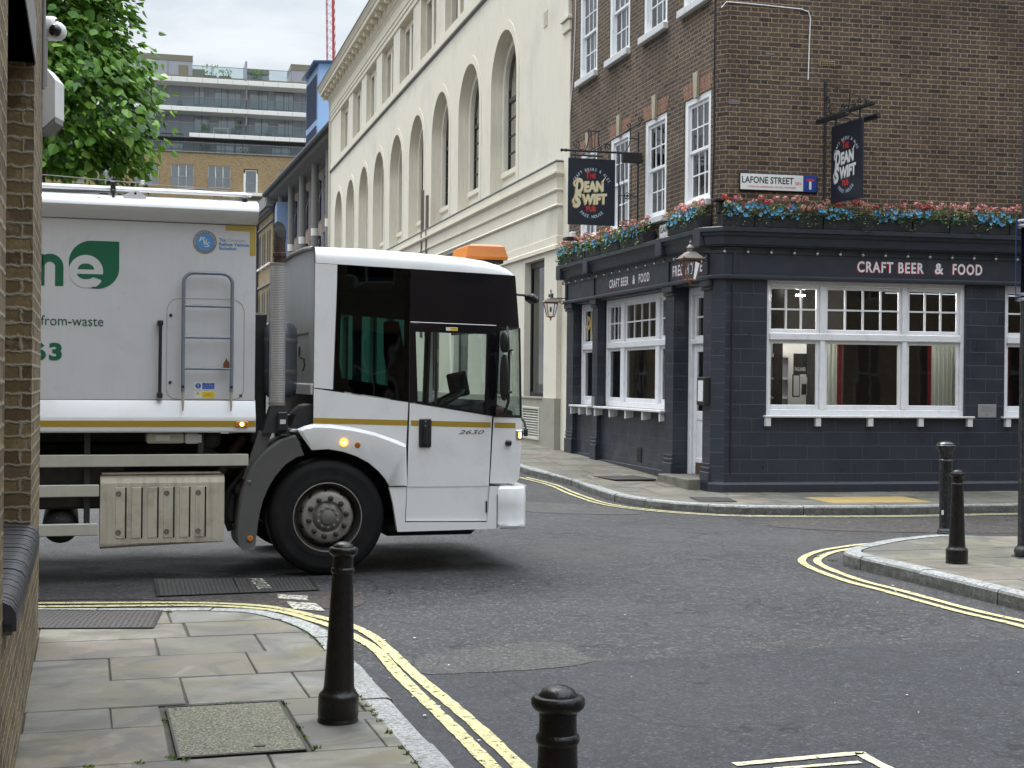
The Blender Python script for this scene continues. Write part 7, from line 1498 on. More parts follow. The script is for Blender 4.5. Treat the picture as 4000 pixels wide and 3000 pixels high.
# x: 0 at the far corner, increasing towards the viewer; y into the wall
mb = MB(PW); mb.wall(-.25, 9, -.1, 11.5, [(1.29, 3.96, .95, 3.40)], 0, .16); mb.face([(1.29, .16, .95), (3.96, .16, .95), (3.96, .16, 3.40), (1.29, .16, 3.40)]); mb.face([(-.25, 0, -.1), (-.25, 7, -.1), (-.25, 7, 11.5), (-.25, 0, 11.5)], uv=[(0, -.1), (7, -.1), (7, 11.5), (0, 11.5)]); mb.face([(9, 0, -.1), (9, 7, -.1), (9, 7, 11.5), (9, 0, 11.5)]); mb.face([(-.25, 0, 11.5), (9, 0, 11.5), (9, 7, 11.5), (-.25, 7, 11.5)]); mb.face([(-.25, 7, -.1), (9, 7, -.1), (9, 7, 11.5), (-.25, 7, 11.5)])  # upper wall, roof and back are unseen, raised to block sky light
mb.build('wall_face', K['brick_yellow'], nw)
mb = MB(PW); mb.box(1.25, 4.0, -.006, .158, 3.40, 3.64); mb.build('lintel', K['concrete'], nw)
plain('sill_brick', (.035, .036, .042), .38, var=.25, scale=14, bmp=.3, bscale=60, dirt=((.10, .10, .10), .4, 8))
mb = MB(PW); mb.box(1.29, 3.96, -.03, .155, .84, .88); sl = mb.build('sill', K['joint_soil'], nw)
x = 1.29; rs = random.Random(8)
while x < 3.95:
    wdt = .068; mb = MB(PW); prof = [(.16, .86), (-.075, .835), (-.098, .80), (-.102, .76), (-.102, .735), (-.06, .735), (.16, .78)]
    prof = [(.16, .965), (.03, .962), (.0, .958), (-.028, .945), (-.043, .922), (-.046, .90), (-.046, .855), (.01, .855), (.16, .87)]
    dz = rs.uniform(-.002, .002); a, b = x + .002, min(x + wdt, 3.96)
    for p, q in zip(prof[:-1], prof[1:]): mb.face([(a, p[0], p[1] + dz), (b, p[0], p[1] + dz), (b, q[0], q[1] + dz), (a, q[0], q[1] + dz)], True)
    mb.face([(a, p[0], p[1] + dz) for p in prof]); mb.face([(b, p[0], p[1] + dz) for p in prof])
    mb.build('sill_brick', K['sill_brick'], sl); x += .075
# fittings on the end of the wall
dm = thing('dome_camera', 'white dome security camera at the top of the brick wall corner', 'camera', Matrix.Translation((-2.94, 8.93, 3.93)))
mb = MB(); mb.lathe([(.0001, -.09), (.066, -.088), (.074, -.075), (.075, .035), (.070, .052), (.060, .060)], (0, 0, 0), 28, 'x'); mb.build('housing', K['label_white'], dm)
mb = MB(); mb.bbox(-.12, .0, -.04, .04, -.11, .02, .02); mb.build('bracket', K['concrete'], dm)
mb = MB(Matrix.Rotation(R(18), 4, 'Y')); mb.lathe([(.062, .045), (.060, .07), (.048, .098), (.028, .114), (.0001, .12)], (0, 0, 0), 24, 'x'); mb.build('lens_dome', K['label_white'], dm)
mb = MB(Matrix.Rotation(R(22), 4, 'Y') @ Matrix.Rotation(R(-38), 4, 'Z')); mb.lathe([(.040, .083), (.034, .106), (.018, .118), (.0001, .122)], (0, 0, 0), 20, 'x'); mb.build('lens', K['screen_black'], dm)
bx = thing('alarm_box', 'white box with chamfered corners on the brick wall below the dome camera', 'box', Matrix.Translation((-2.985, 9.0, 3.49)))
mb = MB(); mb.prism([(-.03, .195), (.035, .195), (.10, .115), (.102, -.115), (.03, -.185), (-.03, -.185)], 'y', -.09, .09); mb.build('cover', K['label_white'], bx)
mb = MB(); mb.prism([(-.03, -.187), (.03, -.187), (.100, -.118), (.100, -.15), (.03, -.215), (-.03, -.215)], 'y', -.08, .08); mb.build('base_rim', K['concrete'], bx)
cd_ = thing('conduit', 'grey conduit pipe running up the corner of the brick wall to the camera', 'pipe', FW @ Matrix.Translation((.03, .02, 3.5)))
mb = MB(); mb.tube([(-.03, 0, .03), (-.03, 0, .14), (-.05, 0, .20), (-.05, 0, .32)], .012, 8); mb.tube([(.03, -.01, .0), (.03, -.01, 3.4)], .012, 8); mb.build('pipe', K['concrete'], cd_)

# ------------------------------------------------------------------ bollards and lamp post
def bollard(x, y, z, label, M=None, tilt=0, rot=0, h=.85, mat='iron_black'):
    b = thing('bollard', label, 'bollard', Matrix.Translation((x, y, z)) @ Matrix.Rotation(R(tilt), 4, 'Y'), 'cast iron bollards along the kerbs')
    k = h / .85; mb = MB(); prof = [(.098, -.05), (.098, .012), (.095, .018), (.094, .022), (.0975, .028), (.0975, .118), (.096, .128), (.088, .138), (.076, .152), (.0735, .172), (.0715, .20), (.0500, .735 - .008), (.0500, .735)]
    mb.lathe([(r_, zz * k) for r_, zz in prof], (0, 0, 0), 40); mb.build('shaft', K[mat], b)
    mb = MB(); mb.lathe([(.0500, .712 * k), (.0555, .718 * k), (.0575, .726 * k), (.0555, .735 * k), (.0500, .741 * k)], (0, 0, 0), 36); mb.build('collar', K[mat], b)
    mb = MB(); mb.lathe([(.0500, .735 * k), (.0485, .78 * k), (.0500, .795 * k), (.058, .800 * k), (.067, .808 * k), (.0705, .817 * k), (.0700, .828 * k), (.064, .836 * k), (.052, .838 * k), (.050, .836 * k), (.0495, .840 * k), (.040, .853 * k), (.022, .862 * k), (.0001, .865 * k)], (0, 0, 0), 40); mb.build('cap', K[mat], b)
    return b
bollard(-.822, 6.83, .10, 'leaning black cast iron bollard standing on the near left pavement corner', tilt=1.3)
bollard(.127, 3.66, .10, 'black bollard cut off by the bottom edge with only its domed top showing')
bollard(4.044, 12.855, .13, 'short black bollard in front of the taller one on the right pavement', mat='iron_black', h=.835)
b = thing('bollard', 'tall glossy black bollard just behind the short one at the right kerb', 'bollard', Matrix.Translation((4.71, 15.38, .12)), 'cast iron bollards along the kerbs')
mb = MB(); mb.lathe([(.088, -.05), (.088, .02), (.078, .035), (.082, .05), (.070, .065), (.066, .08), (.064, .10), (.070, .5), (.073, .80), (.0715, .815)], (0, 0, 0), 36); mb.build('shaft', K['iron_gloss'], b)
mb = MB(); mb.lathe([(.072, .792), (.079, .797), (.081, .805), (.079, .812), (.072, .817)], (0, 0, 0), 32); mb.build('collar', K['iron_gloss'], b)
mb = MB(); mb.lathe([(.0715, .815), (.070, .87), (.078, .90), (.094, .935), (.103, .95), (.105, .962), (.100, .972), (.088, .978), (.092, .985), (.080, .998), (.055, 1.010), (.020, 1.016), (.0001, 1.017)], (0, 0, 0), 36); mb.build('cap', K['iron_gloss'], b)
mb = MB(); mb.box(-.060, -.038, -.0655, -.060, .22, .27); mb.build('sticker', K['label_white'], b)
lpz = .12; lp = thing('lamp_post', 'black painted street post with sign bands at the right edge', 'post', Matrix.Translation((4.86, 13.35, lpz)))
mb = MB(); mb.lathe([(.10, -.1), (.10, .0), (.115, .03), (.12, .07), (.105, .10), (.09, .115), (.086, .13), (.084, 2.9), (.080, 7.0)], (0, 0, 0), 32); mb.build('post', K['iron_gloss'], lp)
for z in (2.42, 2.465, 3.11, 3.155): mb = MB(); mb.lathe([(.084, z), (.118, z), (.12, z + .004), (.12, z + .024), (.118, z + .028), (.084, z + .028)], (0, 0, 0), 28); mb.build('sign_band', K['label_white'], lp)
mb = MB(Matrix.Rotation(R(-19.9), 4, 'Z')); mb.bbox(-.130, -.124, -.25, .05, 2.42, 3.20, .002); mb.build('edge_on_sign_plate', K['plate_blue'], lp)
mb = MB(); mb.lathe([(.0001, -.14), (.30, -.14), (.305, -.135), (.30, -.13), (.0001, -.13)], (.27, 0, 3.48 - lpz), 40, 'y'); mb.build('round_sign', K['label_white'], lp)
mb = MB(); mb.bbox(-.12, .02, -.14, .12, -.03, .02, .015); mb.build('base_clamp', K['black_plastic'], lp)

# ------------------------------------------------------------------ hanging signs
def board(root, w_, h_, th=.03, face_='letter_cream', shade='letter_gold'):
    """board centred on root's x axis; front faces -y"""
    mb = MB(); mb.bbox(0, w_, -th / 2, th / 2, 0, h_, .006); bd = mb.build('board', K['sign_navy'], root); y = -th / 2 - .002
    cx = w_ * .5; s = w_ / .83
    mb = MB(); arc_text(mb, 'CRAFT BEERS & ALES', cx, .60 * s, .315 * s, 154, 26, .052 * s, y, .80); arc_text(mb, 'FREE HOUSE', cx, .40 * s, .285 * s, 226, 314, .052 * s, y, .90, inner=True); mb.build('arched_lettering', K['letter_grey'], bd)
    T = lambda t, m, a, b, c, d, **k: text(t, K[m], bd, a * s, b * s, c * s, d * s, y=k.pop('y', y), **k)
    T('T', 'letter_red', .305, .375, .775, .905, bold=.05); T('HE', 'letter_red', .385, .485, .785, .87, bold=.04)
    for m, dx, dz, yy in ((shade, -.014, -.014, y), (face_, 0, 0, y - .002)):
        T('D', m, .125 + dx, .27 + dx, .525 + dz, .785 + dz, bold=.05, shear=.15, y=yy); T('EAN', m, .283 + dx, .625 + dx, .55 + dz, .735 + dz, bold=.05, slope=.07, y=yy)
        T('S', m, .09 + dx, .235 + dx, .285 + dz, .55 + dz, bold=.05, shear=.15, y=yy); T('WIFT', m, .245 + dx, .685 + dx, .335 + dz, .515 + dz, bold=.05, slope=.06, y=yy)
        mb = MB(); mb.tube([((.60 + dx) * s, yy, (.73 + dz) * s), ((.625 + dx) * s, yy, (.77 + dz) * s), ((.65 + dx) * s, yy, (.80 + dz) * s)], [.013 * s, .010 * s, .004 * s], 5)
        ring(mb, (.16 + dx) * s, (.70 + dz) * s, .045 * s, .068 * s, 60, 250, yy, 12); ring(mb, (.145 + dx) * s, (.40 + dz) * s, .045 * s, .070 * s, 130, 330, yy, 12); mb.build('letter_swash', K[m], bd)
    T('PUB', 'letter_red', .32, .49, .225, .315, bold=.05)
    return bd
def scroll(mb, c, r0, turns, a0, ux, uz, r_=.007, sgn=1, n=26):
    pts = []
    for i in range(n):
        t = i / (n - 1); rr = r0 * (1 - t * .85); a = R(a0) + sgn * t * turns * 2 * math.pi; pts.append((c[0] + ux[0] * rr * math.cos(a), c[1] + ux[1] * rr * math.cos(a), c[2] + rr * math.sin(a)))
    mb.tube(pts, r_, 5)
# sign on the side street wall: frame whose x axis runs back from the tip to the wall
xs, yt = -3.25, -1.32
M1 = FA @ Matrix.Translation((xs, yt, 0)) @ Matrix.Rotation(R(90), 4, 'Z')       # x: from tip towards the wall, y: down the street
M1f = M1
s1 = thing('hanging_sign', 'hanging pub sign facing the viewer, on a scrolled bracket over the side street', 'sign', M1 @ Matrix.Translation((0, 0, 4.38)), 'hanging pub signs')
bd1 = board(s1, .83, 1.12); bd1.location = (0.0, 0, 0)
def bracket1(root):
    X = (1, 0)
    mb = MB(); mb.tube([(-.10, 0, 1.245), (1.12, 0, 1.245)], .019, 8); mb.sphere((-.115, 0, 1.245), .03, 10); mb.tube([(-.05, 0, 1.245), (-.03, 0, 1.245)], .03, 8); mb.build('arm', K['black_iron'], root)
    mb = MB(); [mb.tube([(x, 0, 1.24), (x, 0, 1.11)], .01, 6) for x in (.12, .72)]; mb.tube([(.05, 0, 1.175), (.60, -.05, 1.16)], .018, 6); mb.build('hanger', K['black_iron'], root)
    mb = MB(); mb.bbox(.95, 1.30, -.04, .04, 1.08, 1.26, .01); mb.build('arm_box', K['black_iron'], root)
    mb = MB(); mb.tube([(.30, 0, 1.26), (.34, 0, 1.36), (.36, 0, 1.50), (.34, 0, 1.58)], .010, 6); mb.tube([(.58, 0, 1.26), (.54, 0, 1.36), (.52, 0, 1.50), (.54, 0, 1.58)], .010, 6); mb.tube([(.33, 0, 1.59), (.56, 0, 1.59)], .012, 6); mb.tube([(.40, 0, 1.58), (.42, 0, 1.30), (.46, 0, 1.28), (.47, 0, 1.58)], .007, 5)
    scroll(mb, (.13, 0, 1.35), .07, 1.3, -60, X, 0, .009); scroll(mb, (.70, 0, 1.34), .06, 1.3, 240, X, 0, .009, -1); mb.tube([(.16, 0, 1.28), (.25, 0, 1.27), (.31, 0, 1.34)], .008, 6); mb.build('scrollwork', K['black_iron'], root)
    mb = MB(); mb.tube([(.45, 0, 1.26), (1.28, 0, 1.78)], .014, 7); scroll(mb, (1.26, 0, 1.83), .05, 1.2, -90, X, 0, .009); scroll(mb, (1.06, 0, 1.72), .05, 1.2, -90, X, 0, .009); mb.tube([(1.10, 0, 1.66), (1.10, 0, 1.52), (1.07, 0, 1.36), (1.0, 0, 1.27)], .009, 6); mb.tube([(1.08, 0, 1.50), (1.22, 0, 1.50)], .010, 6); mb.build('brace', K['black_iron'], root)
    mb = MB(); [mb.bbox(x - w_, x + w_, -.012, .012, a, b, .003) for x, w_, a, b in ((.90, .011, -.02, 1.24), (1.24, .014, -.05, 1.62))]; [mb.tube([(x, 0, .02), (x, 0, 1.05)], .007, 5) for x in (.99, 1.12)]; mb.tube([(.90, 0, -.0), (1.24, 0, -.0)], .009, 5); mb.tube([(.99, 0, .10), (1.12, 0, .10)], .007, 5)
    for k in range(12): a, b = R(30 * k), R(30 * k + 30); mb.tube([(1.055 + .052 * math.cos(a), 0, .52 + .052 * math.sin(a)), (1.055 + .052 * math.cos(b), 0, .52 + .052 * math.sin(b))], .009, 5)
    mb.sphere((1.055, 0, .52), .028, 8); mb.tube([(.90, 0, .52), (1.24, 0, .52)], .008, 5); mb.build('lattice_post', K['black_iron'], root)
bracket1(s1)
# sign over the frontage
def cam_fit():
    a = FB @ Vector((1.585, -.20, 4.415)); b = FB @ Vector((1.70, -1.0, 4.43)); return a, b
a, b = cam_fit(); d = (b - a); ang = math.atan2(d.y, d.x); wdt = math.hypot(d.x, d.y)
s2 = thing('hanging_sign', 'hanging pub sign seen obliquely on a bracket above the flower boxes beside the street nameplate', 'sign', Matrix.Translation(a) @ Matrix.Rotation(ang, 4, 'Z'), 'hanging pub signs')
bd2 = board(s2, wdt, 1.14, .035, 'letter_white', 'letter_shade')
mb = MB(); mb.bbox(-.225, -.185, -.02, .02, -.25, 1.85, .004); mb.build('wall_bar', K['black_iron'], s2)
mb = MB(); mb.bbox(-.20, 1.08, -.025, .025, 1.28, 1.33, .006); mb.build('arm', K['black_iron'], s2)
mb = MB(); mb.tube([(-.20, 0, 1.82), (1.06, 0, 1.32)], .006, 5); mb.build('stay', K['black_iron'], s2)
mb = MB(); [mb.bbox(x - .012, x + .012, -.012, .012, 1.13, 1.29, .003) for x in (.10, .72)]; mb.build('hanger', K['black_iron'], s2)
mb = MB(); [scroll(mb, (x, 0, 1.33 + r_ * 1.05), r_, 1.3, -90, (1, 0), 0, .009, sg) for x, r_, sg in ((-.08, .07, 1), (.30, .06, -1), (.55, .06, 1), (.72, .055, -1), (.86, .04, 1))]; scroll(mb, (-.12, 0, 1.55), .07, 1.3, 180, (1, 0), 0, .009, -1); mb.tube([(.42, 0, 1.33), (.45, 0, 1.45), (.46, 0, 1.55)], .009, 5); mb.build('scrollwork', K['black_iron'], s2)
for sy, x0 in ((-1, .0), (1, .0)):
    mb = MB(); mb.tube([(x0 + .02, sy * .26, 1.20), (x0 + .80, sy * .26, 1.20)], .036, 12); mb.bbox(.0, .83, sy * .26 - .028, sy * .26 + .028, 1.155, 1.19, .004); lmp = mb.build('strip_lamp', K['black_plastic'], s2)
    mb = MB(); mb.tube([(.40, sy * .24, 1.22), (.40, 0, 1.30)], .008, 5); mb.tube([(.15, sy * .24, 1.22), (.15, 0, 1.30)], .008, 5); mb.build('lamp_arm', K['black_iron'], s2)

# street nameplates
np_ = thing('street_nameplate', 'white LAFONE STREET nameplate with blue no through road symbol on brown bricks', 'sign', FB @ Matrix.Translation((.205, -.02, 4.585)))
mb = MB(); mb.bbox(0, 1.235, -.012, .018, 0, .268, .010); mb.build('backing', K['letter_black'], np_)
mb = MB(); mb.bbox(.014, 1.0, -.016, -.010, .018, .252, .004); mb.build('white_panel', K['plate_white'], np_)
text('LAFONE STREET', K['letter_black'], np_, .035, .845, .115, .215, y=-.018, bold=.018); text('SE1', K['letter_red'], np_, .872, .965, .108, .155, y=-.018, bold=.01); text('LONDON BOROUGH OF SOUTHWARK', K['letter_red'], np_, .125, .885, .052, .078, y=-.018, bold=.01)
mb = MB(); mb.bbox(1.008, 1.212, -.016, -.010, .012, .252, .012); mb.build('blue_panel', K['plate_blue'], np_)
mb = MB(); mb.box(1.092, 1.128, -.0185, -.0165, .05, .17); mb.build('road_symbol', K['plate_white'], np_)
mb = MB(); mb.box(1.052, 1.168, -.0185, -.0165, .172, .208); mb.build('red_bar', K['letter_red'], np_)
np2 = thing('street_nameplate', 'partly hidden white GAINSFORD nameplate between two flower boxes', 'sign', FA @ Matrix.Translation((-2.30, -.02, 4.06)))
mb = MB(); mb.bbox(0, 1.05, -.012, .015, 0, .245, .006); mb.build('white_panel', K['plate_white'], np2)
text('GAINSFORD', K['letter_black'], np2, .04, .95, .11, .205, y=-.0145, bold=.018); text('LONDON BOROUGH', K['letter_red'], np2, .24, .80, .045, .07, y=-.0145)

# ------------------------------------------------------------------ lanterns
def lantern(M, label, s=1.):
    root = thing('wall_lantern', label, 'lantern', M, 'copper wall lanterns')    # origin: glass centre, x towards the wall
    hb, ht, zb, zt = .062 * s, .115 * s, -.16 * s, .12 * s
    mb = MB(); cb = [(hb * a, hb * b, zb) for a, b in ((-1, -1), (1, -1), (1, 1), (-1, 1))]; ct = [(ht * a, ht * b, zt) for a, b in ((-1, -1), (1, -1), (1, 1), (-1, 1))]
    for k in range(4): j = (k + 1) % 4; mb.tube([cb[k], ct[k]], .009 * s, 5); mb.tube([cb[k], cb[j]], .010 * s, 5); mb.tube([ct[k], ct[j]], .012 * s, 5)
    mb.build('frame', K['copper'], root)
    mb = MB(); [mb.face([cb[k], cb[(k + 1) % 4], ct[(k + 1) % 4], ct[k]]) for k in range(4)]; mb.build('glass', K['lamp_glass'], root)
    mb = MB(); n = 4
    def sq(r_, z): return [(r_ * a, r_ * b, z * s) for a, b in ((-1, -1), (1, -1), (1, 1), (-1, 1))]
    rings = [sq(.145 * s, .118), sq(.15 * s, .13), sq(.105 * s, .175), sq(.065 * s, .215), sq(.045 * s, .225)]
    for a_, b_ in zip(rings[:-1], rings[1:]):
        for k in range(4): mb.face([a_[k], a_[(k + 1) % 4], b_[(k + 1) % 4], b_[k]])
    mb.lathe([(.045 * s, .222 * s), (.05 * s, .24 * s), (.048 * s, .27 * s), (.058 * s, .275 * s), (.052 * s, .29 * s), (.03 * s, .315 * s), (.012 * s, .325 * s), (.010 * s, .335 * s), (.02 * s, .345 * s), (.018 * s, .36 * s), (.006 * s, .38 * s), (.0005, .40 * s)], (0, 0, 0), 14)
    for a, b in ((-1, -1), (1, -1), (1, 1), (-1, 1)): mb.tube([(.148 * s * a, .148 * s * b, .13 * s), (.165 * s * a, .165 * s * b, .15 * s)], .008 * s, 5)
    mb.build('roof', K['lead_grey'], root)
    mb = MB(); mb.lathe([(.0005, -.235 * s), (.012 * s, -.23 * s), (.018 * s, -.215 * s), (.010 * s, -.20 * s), (.022 * s, -.185 * s), (.05 * s, -.17 * s), (.06 * s, -.158 * s)], (0, 0, 0), 14); mb.build('finial', K['copper'], root)
    mb = MB(); mb.lathe([(.0005, -.07 * s), (.018 * s, -.06 * s), (.024 * s, -.03 * s), (.018 * s, .01 * s), (.010 * s, .04 * s)], (0, 0, 0), 12); mb.build('bulb', K['bulb'], root)
    mb = MB(); mb.tube([(.0, 0, .21 * s), (.33, 0, .21 * s)], .010, 6); mb.bbox(.315, .335, -.02, .02, -.02 * s, .26 * s, .004); scroll(mb, (.24, 0, .14 * s), .06, 1.3, 90, (1, 0), 0, .008); scroll(mb, (.14, 0, .165 * s), .04, 1.2, 90, (1, 0), 0, .007, -1); mb.tube([(.32, 0, .05), (.28, 0, .09)], .008, 5); mb.build('bracket', K['black_iron'], root)
def lan_M(frame_, x, z, reach=.33): return frame_ @ Matrix.Translation((x, -.08 - reach, z)) @ Matrix.Rotation(R(90), 4, 'Z')
lantern(lan_M(FA, -7.42, 3.17), 'smaller looking copper lantern at the far left end of the pub', 1.0)
lantern(lan_M(FA, -.03, 3.43, .30), 'nearer copper lantern on the corner of the pub above the door', 1.08)
# menu case and festoon lamps
mc = thing('menu_case', 'black framed menu case on the blue pier beside the pub door', 'menu case', FA @ Matrix.Translation((-.16, -.115, 1.62)))
mb = MB(); mb.bbox(-.155, .155, -.03, .06, -.22, .20, .01); mb.build('case', K['letter_black'], mc); mb = MB(); mb.box(-.10, .10, -.033, -.031, -.16, .15); mb.build('menu', K['paper'], mc); mb = MB(); mb.sphere((.125, -.04, -.01), .012, 8); mb.build('knob', K['chrome'], mc)
bl = None
ORD = ['first', 'second', 'third', 'fourth', 'fifth', 'sixth', 'seventh', 'eighth', 'ninth', 'tenth', 'eleventh', 'twelfth', 'thirteenth', 'fourteenth', 'fifteenth', 'sixteenth', 'seventeenth']
def bulb(M, lb):
    global bl
    if bl is None:
        bl = thing('festoon_bulb', lb, 'light bulb', M, 'round bulbs in a row under the cornice')
        mb = MB(); mb.sphere((0, 0, 0), .022, 12); mb.build('globe', K['bulb'], bl); mb = MB(); mb.lathe([(.0001, .055), (.014, .054), (.016, .02)], (0, 0, 0), 8); mb.build('holder', K['black_plastic'], bl); return bl
    c = copy_tree(bl, None, M); c['label'] = lb; return c
for i in range(14): bulb(FB @ Matrix.Translation((-.06 + .363 * i, -.155, 3.665)), ORD[i] + ' round bulb from the pub corner above the CRAFT BEER & FOOD front fascia')
for i in range(17): bulb(FA @ Matrix.Translation((-7.45 + .44 * i, -.155, 3.665)), ORD[i] + ' round bulb from the far left end of the pub side cornice')

# ------------------------------------------------------------------ flower boxes on the cornice
def flowers(root, L, seed, dens=1., width=.20, hz=.19):
    r = random.Random(seed); pink, red, blue, leaf = MB(), MB(), MB(), MB()
    # heights in one drift: foliage low, geranium-like heads on top, petunia-like discs below
    nl = int(L * 620 * dens)
    for _ in range(nl):
        x = r.uniform(0, L); y = r.uniform(-.16, .10); z = hz - .02 + r.uniform(-.05, .19); s = r.uniform(.014, .034); a = r.uniform(0, 6.28); t = r.uniform(-1.1, 1.1)
        if r.random() < .16: y = r.uniform(-.17, -.12); z = hz - r.uniform(.0, .11) * (1.1 + math.sin(x * 9 + seed)); s *= .8
        u = Vector((math.cos(a), math.sin(a), math.sin(t) * .7)).normalized() * s; v = Vector((-math.sin(a) * math.cos(t), math.cos(a) * math.cos(t), math.sin(t))).normalized() * s * .6; c = Vector((x, y, z)); leaf.face([tuple(c - u), tuple(c + v), tuple(c + u * 1.2), tuple(c - v)])
    x = r.uniform(.0, .04)
    while x < L:
        mbx = red if r.random() < .12 else pink; c = Vector((x, r.uniform(-.13, .06), hz + r.uniform(.08, .25))); rr = r.uniform(.040, .066)
        for _ in range(44):
            th, ph = r.uniform(0, 6.28), math.acos(r.uniform(-.55, 1)); d = Vector((math.sin(ph) * math.cos(th), math.sin(ph) * math.sin(th), math.cos(ph) * .85)); p = c + d * rr; t1 = d.orthogonal().normalized(); t1.rotate(Matrix.Rotation(r.uniform(0, 6), 3, d)); t2 = d.cross(t1); s = r.uniform(.011, .018); d2 = d * r.uniform(-.006, .006)
            mbx.face([tuple(p + t1 * s + d2), tuple(p + t2 * s), tuple(p - t1 * s - d2), tuple(p - t2 * s)])
        leaf.tube([tuple(c), (c.x, c.y, hz)], .003, 4, cap=False); x += r.uniform(.02, .06) + (.09 if r.random() < .14 else 0)
    x = r.uniform(.02, .08)
    while x < L:
        c = Vector((x, r.uniform(-.17, -.10), hz + r.uniform(-.05, .13))); rr = r.uniform(.022, .041); d = Vector((r.uniform(-.4, .4), -1, r.uniform(-.1, .5))).normalized(); t1 = d.orthogonal().normalized(); t2 = d.cross(t1); n = 10
        if math.sin(x * 5.3 + seed) < -.75: x += .08; continue
        for k in range(n):
            a, b = 2 * math.pi * k / n, 2 * math.pi * (k + 1) / n; ra, rb = rr * (1 + .12 * math.sin(5 * a)), rr * (1 + .12 * math.sin(5 * b))
            blue.face([tuple(c), tuple(c + (t1 * math.cos(a) + t2 * math.sin(a)) * ra + d * .012), tuple(c + (t1 * math.cos(b) + t2 * math.sin(b)) * rb + d * .012)])
        x += r.uniform(.012, .036)
    leaf.build('foliage', K['planter_leaf'], root); pink.build('pink_blooms', K['pink_petal'], root)
    if red.f: red.build('red_blooms', K['red_petal'], root)
    blue.build('blue_blooms', K['blue_petal'], root)
def planter(M, L, label, seed, corner=False):
    root = thing('flower_box', label, 'flower box', M, 'black flower boxes along the cornice')
    mb = MB()
    loft(mb, [[(0, -.10, 0), (L, -.10, 0), (L, .10, 0), (0, .10, 0)], [(0, -.125, .19), (L, -.125, .19), (L, .12, .19), (0, .12, .19)]], closed=True, smooth=False, caps=True)
    mb.bbox(-.004, L + .004, -.132, -.118, .175, .195, .004); mb.build('trough', K['planter_black'], root); flowers(root, L, seed)
    return root
xsB = [(-.13, .5), (.375, 1.06), (1.445, 1.42), (2.875, .60), (3.485, .98), (4.475, 1.0)]
lbB = ['flower box on the cornice corner of the pub, next to the black cable', 'long flower box below the LAFONE STREET nameplate', 'longest flower box under the oblique hanging sign', 'short flower box over the word CRAFT on the fascia', 'flower box above the words BEER and FOOD on the front fascia', 'last flower box at the right edge beside the street post']
for k, ((x, l), lb) in enumerate(zip(xsB, lbB)): planter(FB @ Matrix.Translation((x, -.14, 4.036)), l - .01, lb, 31 + k)
xsA = [(-7.50, .95), (-6.53, .80), (-5.70, .90), (-4.77, 1.05), (-3.68, 1.20), (-1.36, .62), (-.73, .65)]
lbA = ['flower box at the far left end of the cornice above the small lantern', 'second flower box from the far left end of the cornice', 'flower box under the left part of the frontal hanging sign', 'flower box under the right part of the frontal hanging sign', 'flower box left of the GAINSFORD nameplate below the sash windows', 'flower box covering the right end of the GAINSFORD nameplate', 'flower box on the side cornice just left of the pub corner']
for k, ((x, l), lb) in enumerate(zip(xsA, lbA)): planter(FA @ Matrix.Translation((x, -.14, 4.036)), l - .01, lb, 51 + k)
fl = thing('black_speaker', 'small flat black box behind the flowers at the brick corner', 'box', FB @ Matrix.Translation((-.22, -.06, 4.40)))
mb = MB(); mb.bbox(0, .26, -.12, .06, .0, .05, .01); mb.bbox(.06, .2, -.08, .03, -.17, .0, .01); mb.build('case', K['black_plastic'], fl)

# ------------------------------------------------------------------ tree beyond the truck
tr = thing('lime_tree', 'leafy green tree rising above the refuse truck beside the brick wall', 'tree', Matrix.Translation((-9.75, 29, 0)))
rt = random.Random(12)
mb = MB(); mb.tube([(0, 0, -.2), (.02, 0, .5), (.05, .05, 3), (0, .1, 5), (-.05, .1, 8), (0, 0, 11)], [.30, .24, .20, .17, .11, .03], 12)
tips = []
for k in range(26):
    a = k * 2.4 + rt.uniform(-.3, .3); z0 = rt.uniform(4.3, 10); L = rt.uniform(1.2, 2.1) * (1.0 if z0 < 8.5 else .6); up = rt.uniform(.0, .55); pts = [(0, .05, z0)]
    for j in range(1, 5): t = j / 4; pts.append((math.cos(a) * L * t + rt.uniform(-.1, .1), math.sin(a) * L * t + rt.uniform(-.1, .1), z0 + up * L * t - .5 * t * t * L * .45))
    mb.tube(pts, [.07, .05, .035, .02, .008], 6); tips += pts[1:]
mb.build('trunk', K['bark'], tr)
clumps = []
for k in range(340):
    p = Vector(rt.choice(tips)) + Vector((rt.gauss(0, .45), rt.gauss(0, .45), rt.gauss(0, .40))); clumps.append(p)
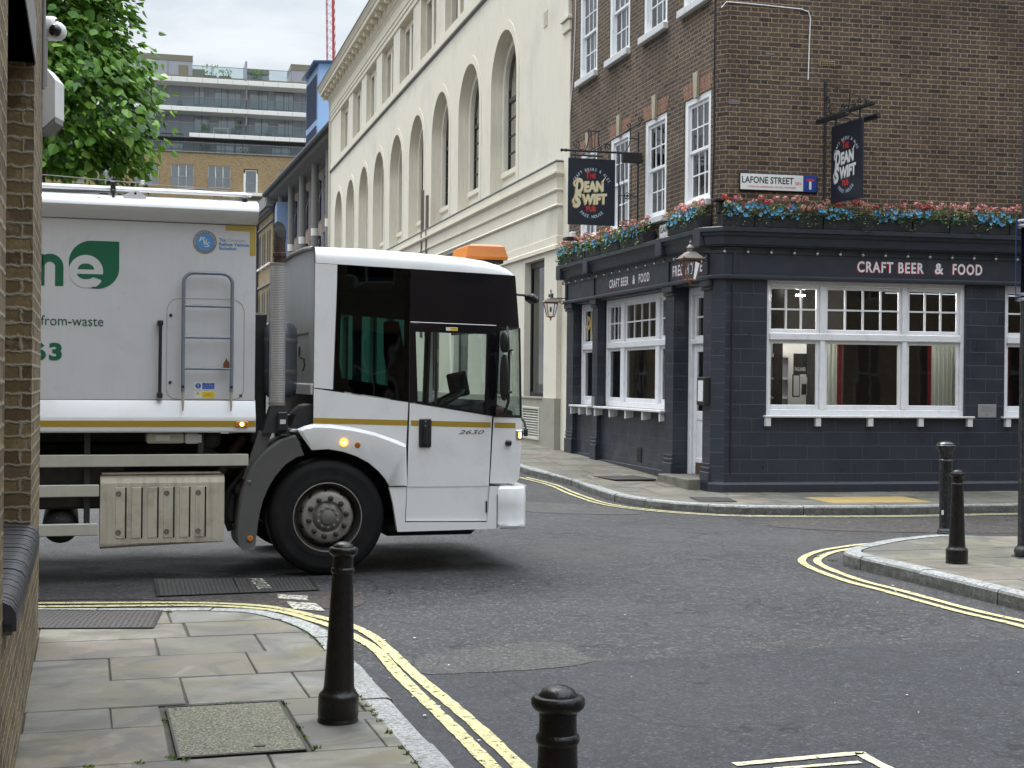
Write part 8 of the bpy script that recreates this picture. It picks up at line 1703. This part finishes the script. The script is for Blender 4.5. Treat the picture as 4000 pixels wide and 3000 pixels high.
for k in range(430):      # outer shell of sprays
    th, ph = rt.uniform(0, 6.28), math.acos(rt.uniform(-.8, 1)); rr = rt.uniform(.70, 1.0) * (1 + .07 * math.sin(3 * th + 5 * ph))
    z_ = 8.4 + 3.6 * rr * math.cos(ph); W_c = 1.85 + .75 * math.exp(-((z_ - 7.0) / .9) ** 2); clumps.append(Vector((W_c * rr * math.sin(ph) * math.cos(th) / max(.35, math.sin(ph)) * min(1, .55 + math.sin(ph)), W_c * rr * math.sin(ph) * math.sin(th), z_)))
mb = MB()
def leafpoly(c, d, n_, s):
    """heart-shaped leaf hanging from c along d"""
    w_ = d.cross(n_).normalized()
    pts = [(0, 0), (-.42, .10), (-.50, .42), (-.28, .80), (0, 1.15), (.28, .80), (.50, .42), (.42, .10)]
    return [tuple(c + w_ * (a * s) + d * (b * s) + n_ * (-.18 * s * abs(a) * 2)) for a, b in pts]
for c in clumps:
    if c.z < 5.7 + .5 * math.sin(c.x * 2.3 + 1): continue
    if math.hypot(c.x, c.y) > (1.95 + .72 * math.exp(-((c.z - 7.0) / .9) ** 2)): continue
    if c.y > .6 and rt.random() < .7: continue
    out = Vector((c.x, c.y, (c.z - 8) * .6)); out = out.normalized() if out.length > .1 else Vector((1, 0, 0))
    for _ in range(rt.randint(22, 32)):
        p = c + Vector((rt.gauss(0, .24), rt.gauss(0, .24), rt.gauss(0, .16))); d = (out * rt.uniform(.2, .9) + Vector((rt.uniform(-.6, .6), rt.uniform(-.6, .6), rt.uniform(-1.0, -.25)))).normalized()
        n_ = (Vector((0, 0, 1)) * rt.uniform(.3, 1) + out * rt.uniform(0, .8) + Vector((rt.uniform(-.5, .5),) * 1 + (rt.uniform(-.5, .5), 0))).normalized(); n_ = (n_ - d * n_.dot(d)).normalized(); s = rt.choice((.08, .11, .14, .17, .21)) * rt.uniform(.85, 1.15)
        q = leafpoly(p, d, n_, s); i0 = len(mb.v); mb.v += [Vector(t) for t in q]; m = len(q)
        for fa in ((0, 1, 2, 3, 4), (0, 4, 5, 6, 7)): mb.f.append(tuple(i0 + k for k in fa)); mb.uv += [(0, 0)] * 5; mb.sm.append(False); mb.mi.append(0)
mb.build('crown', K['tree_leaf'], tr)
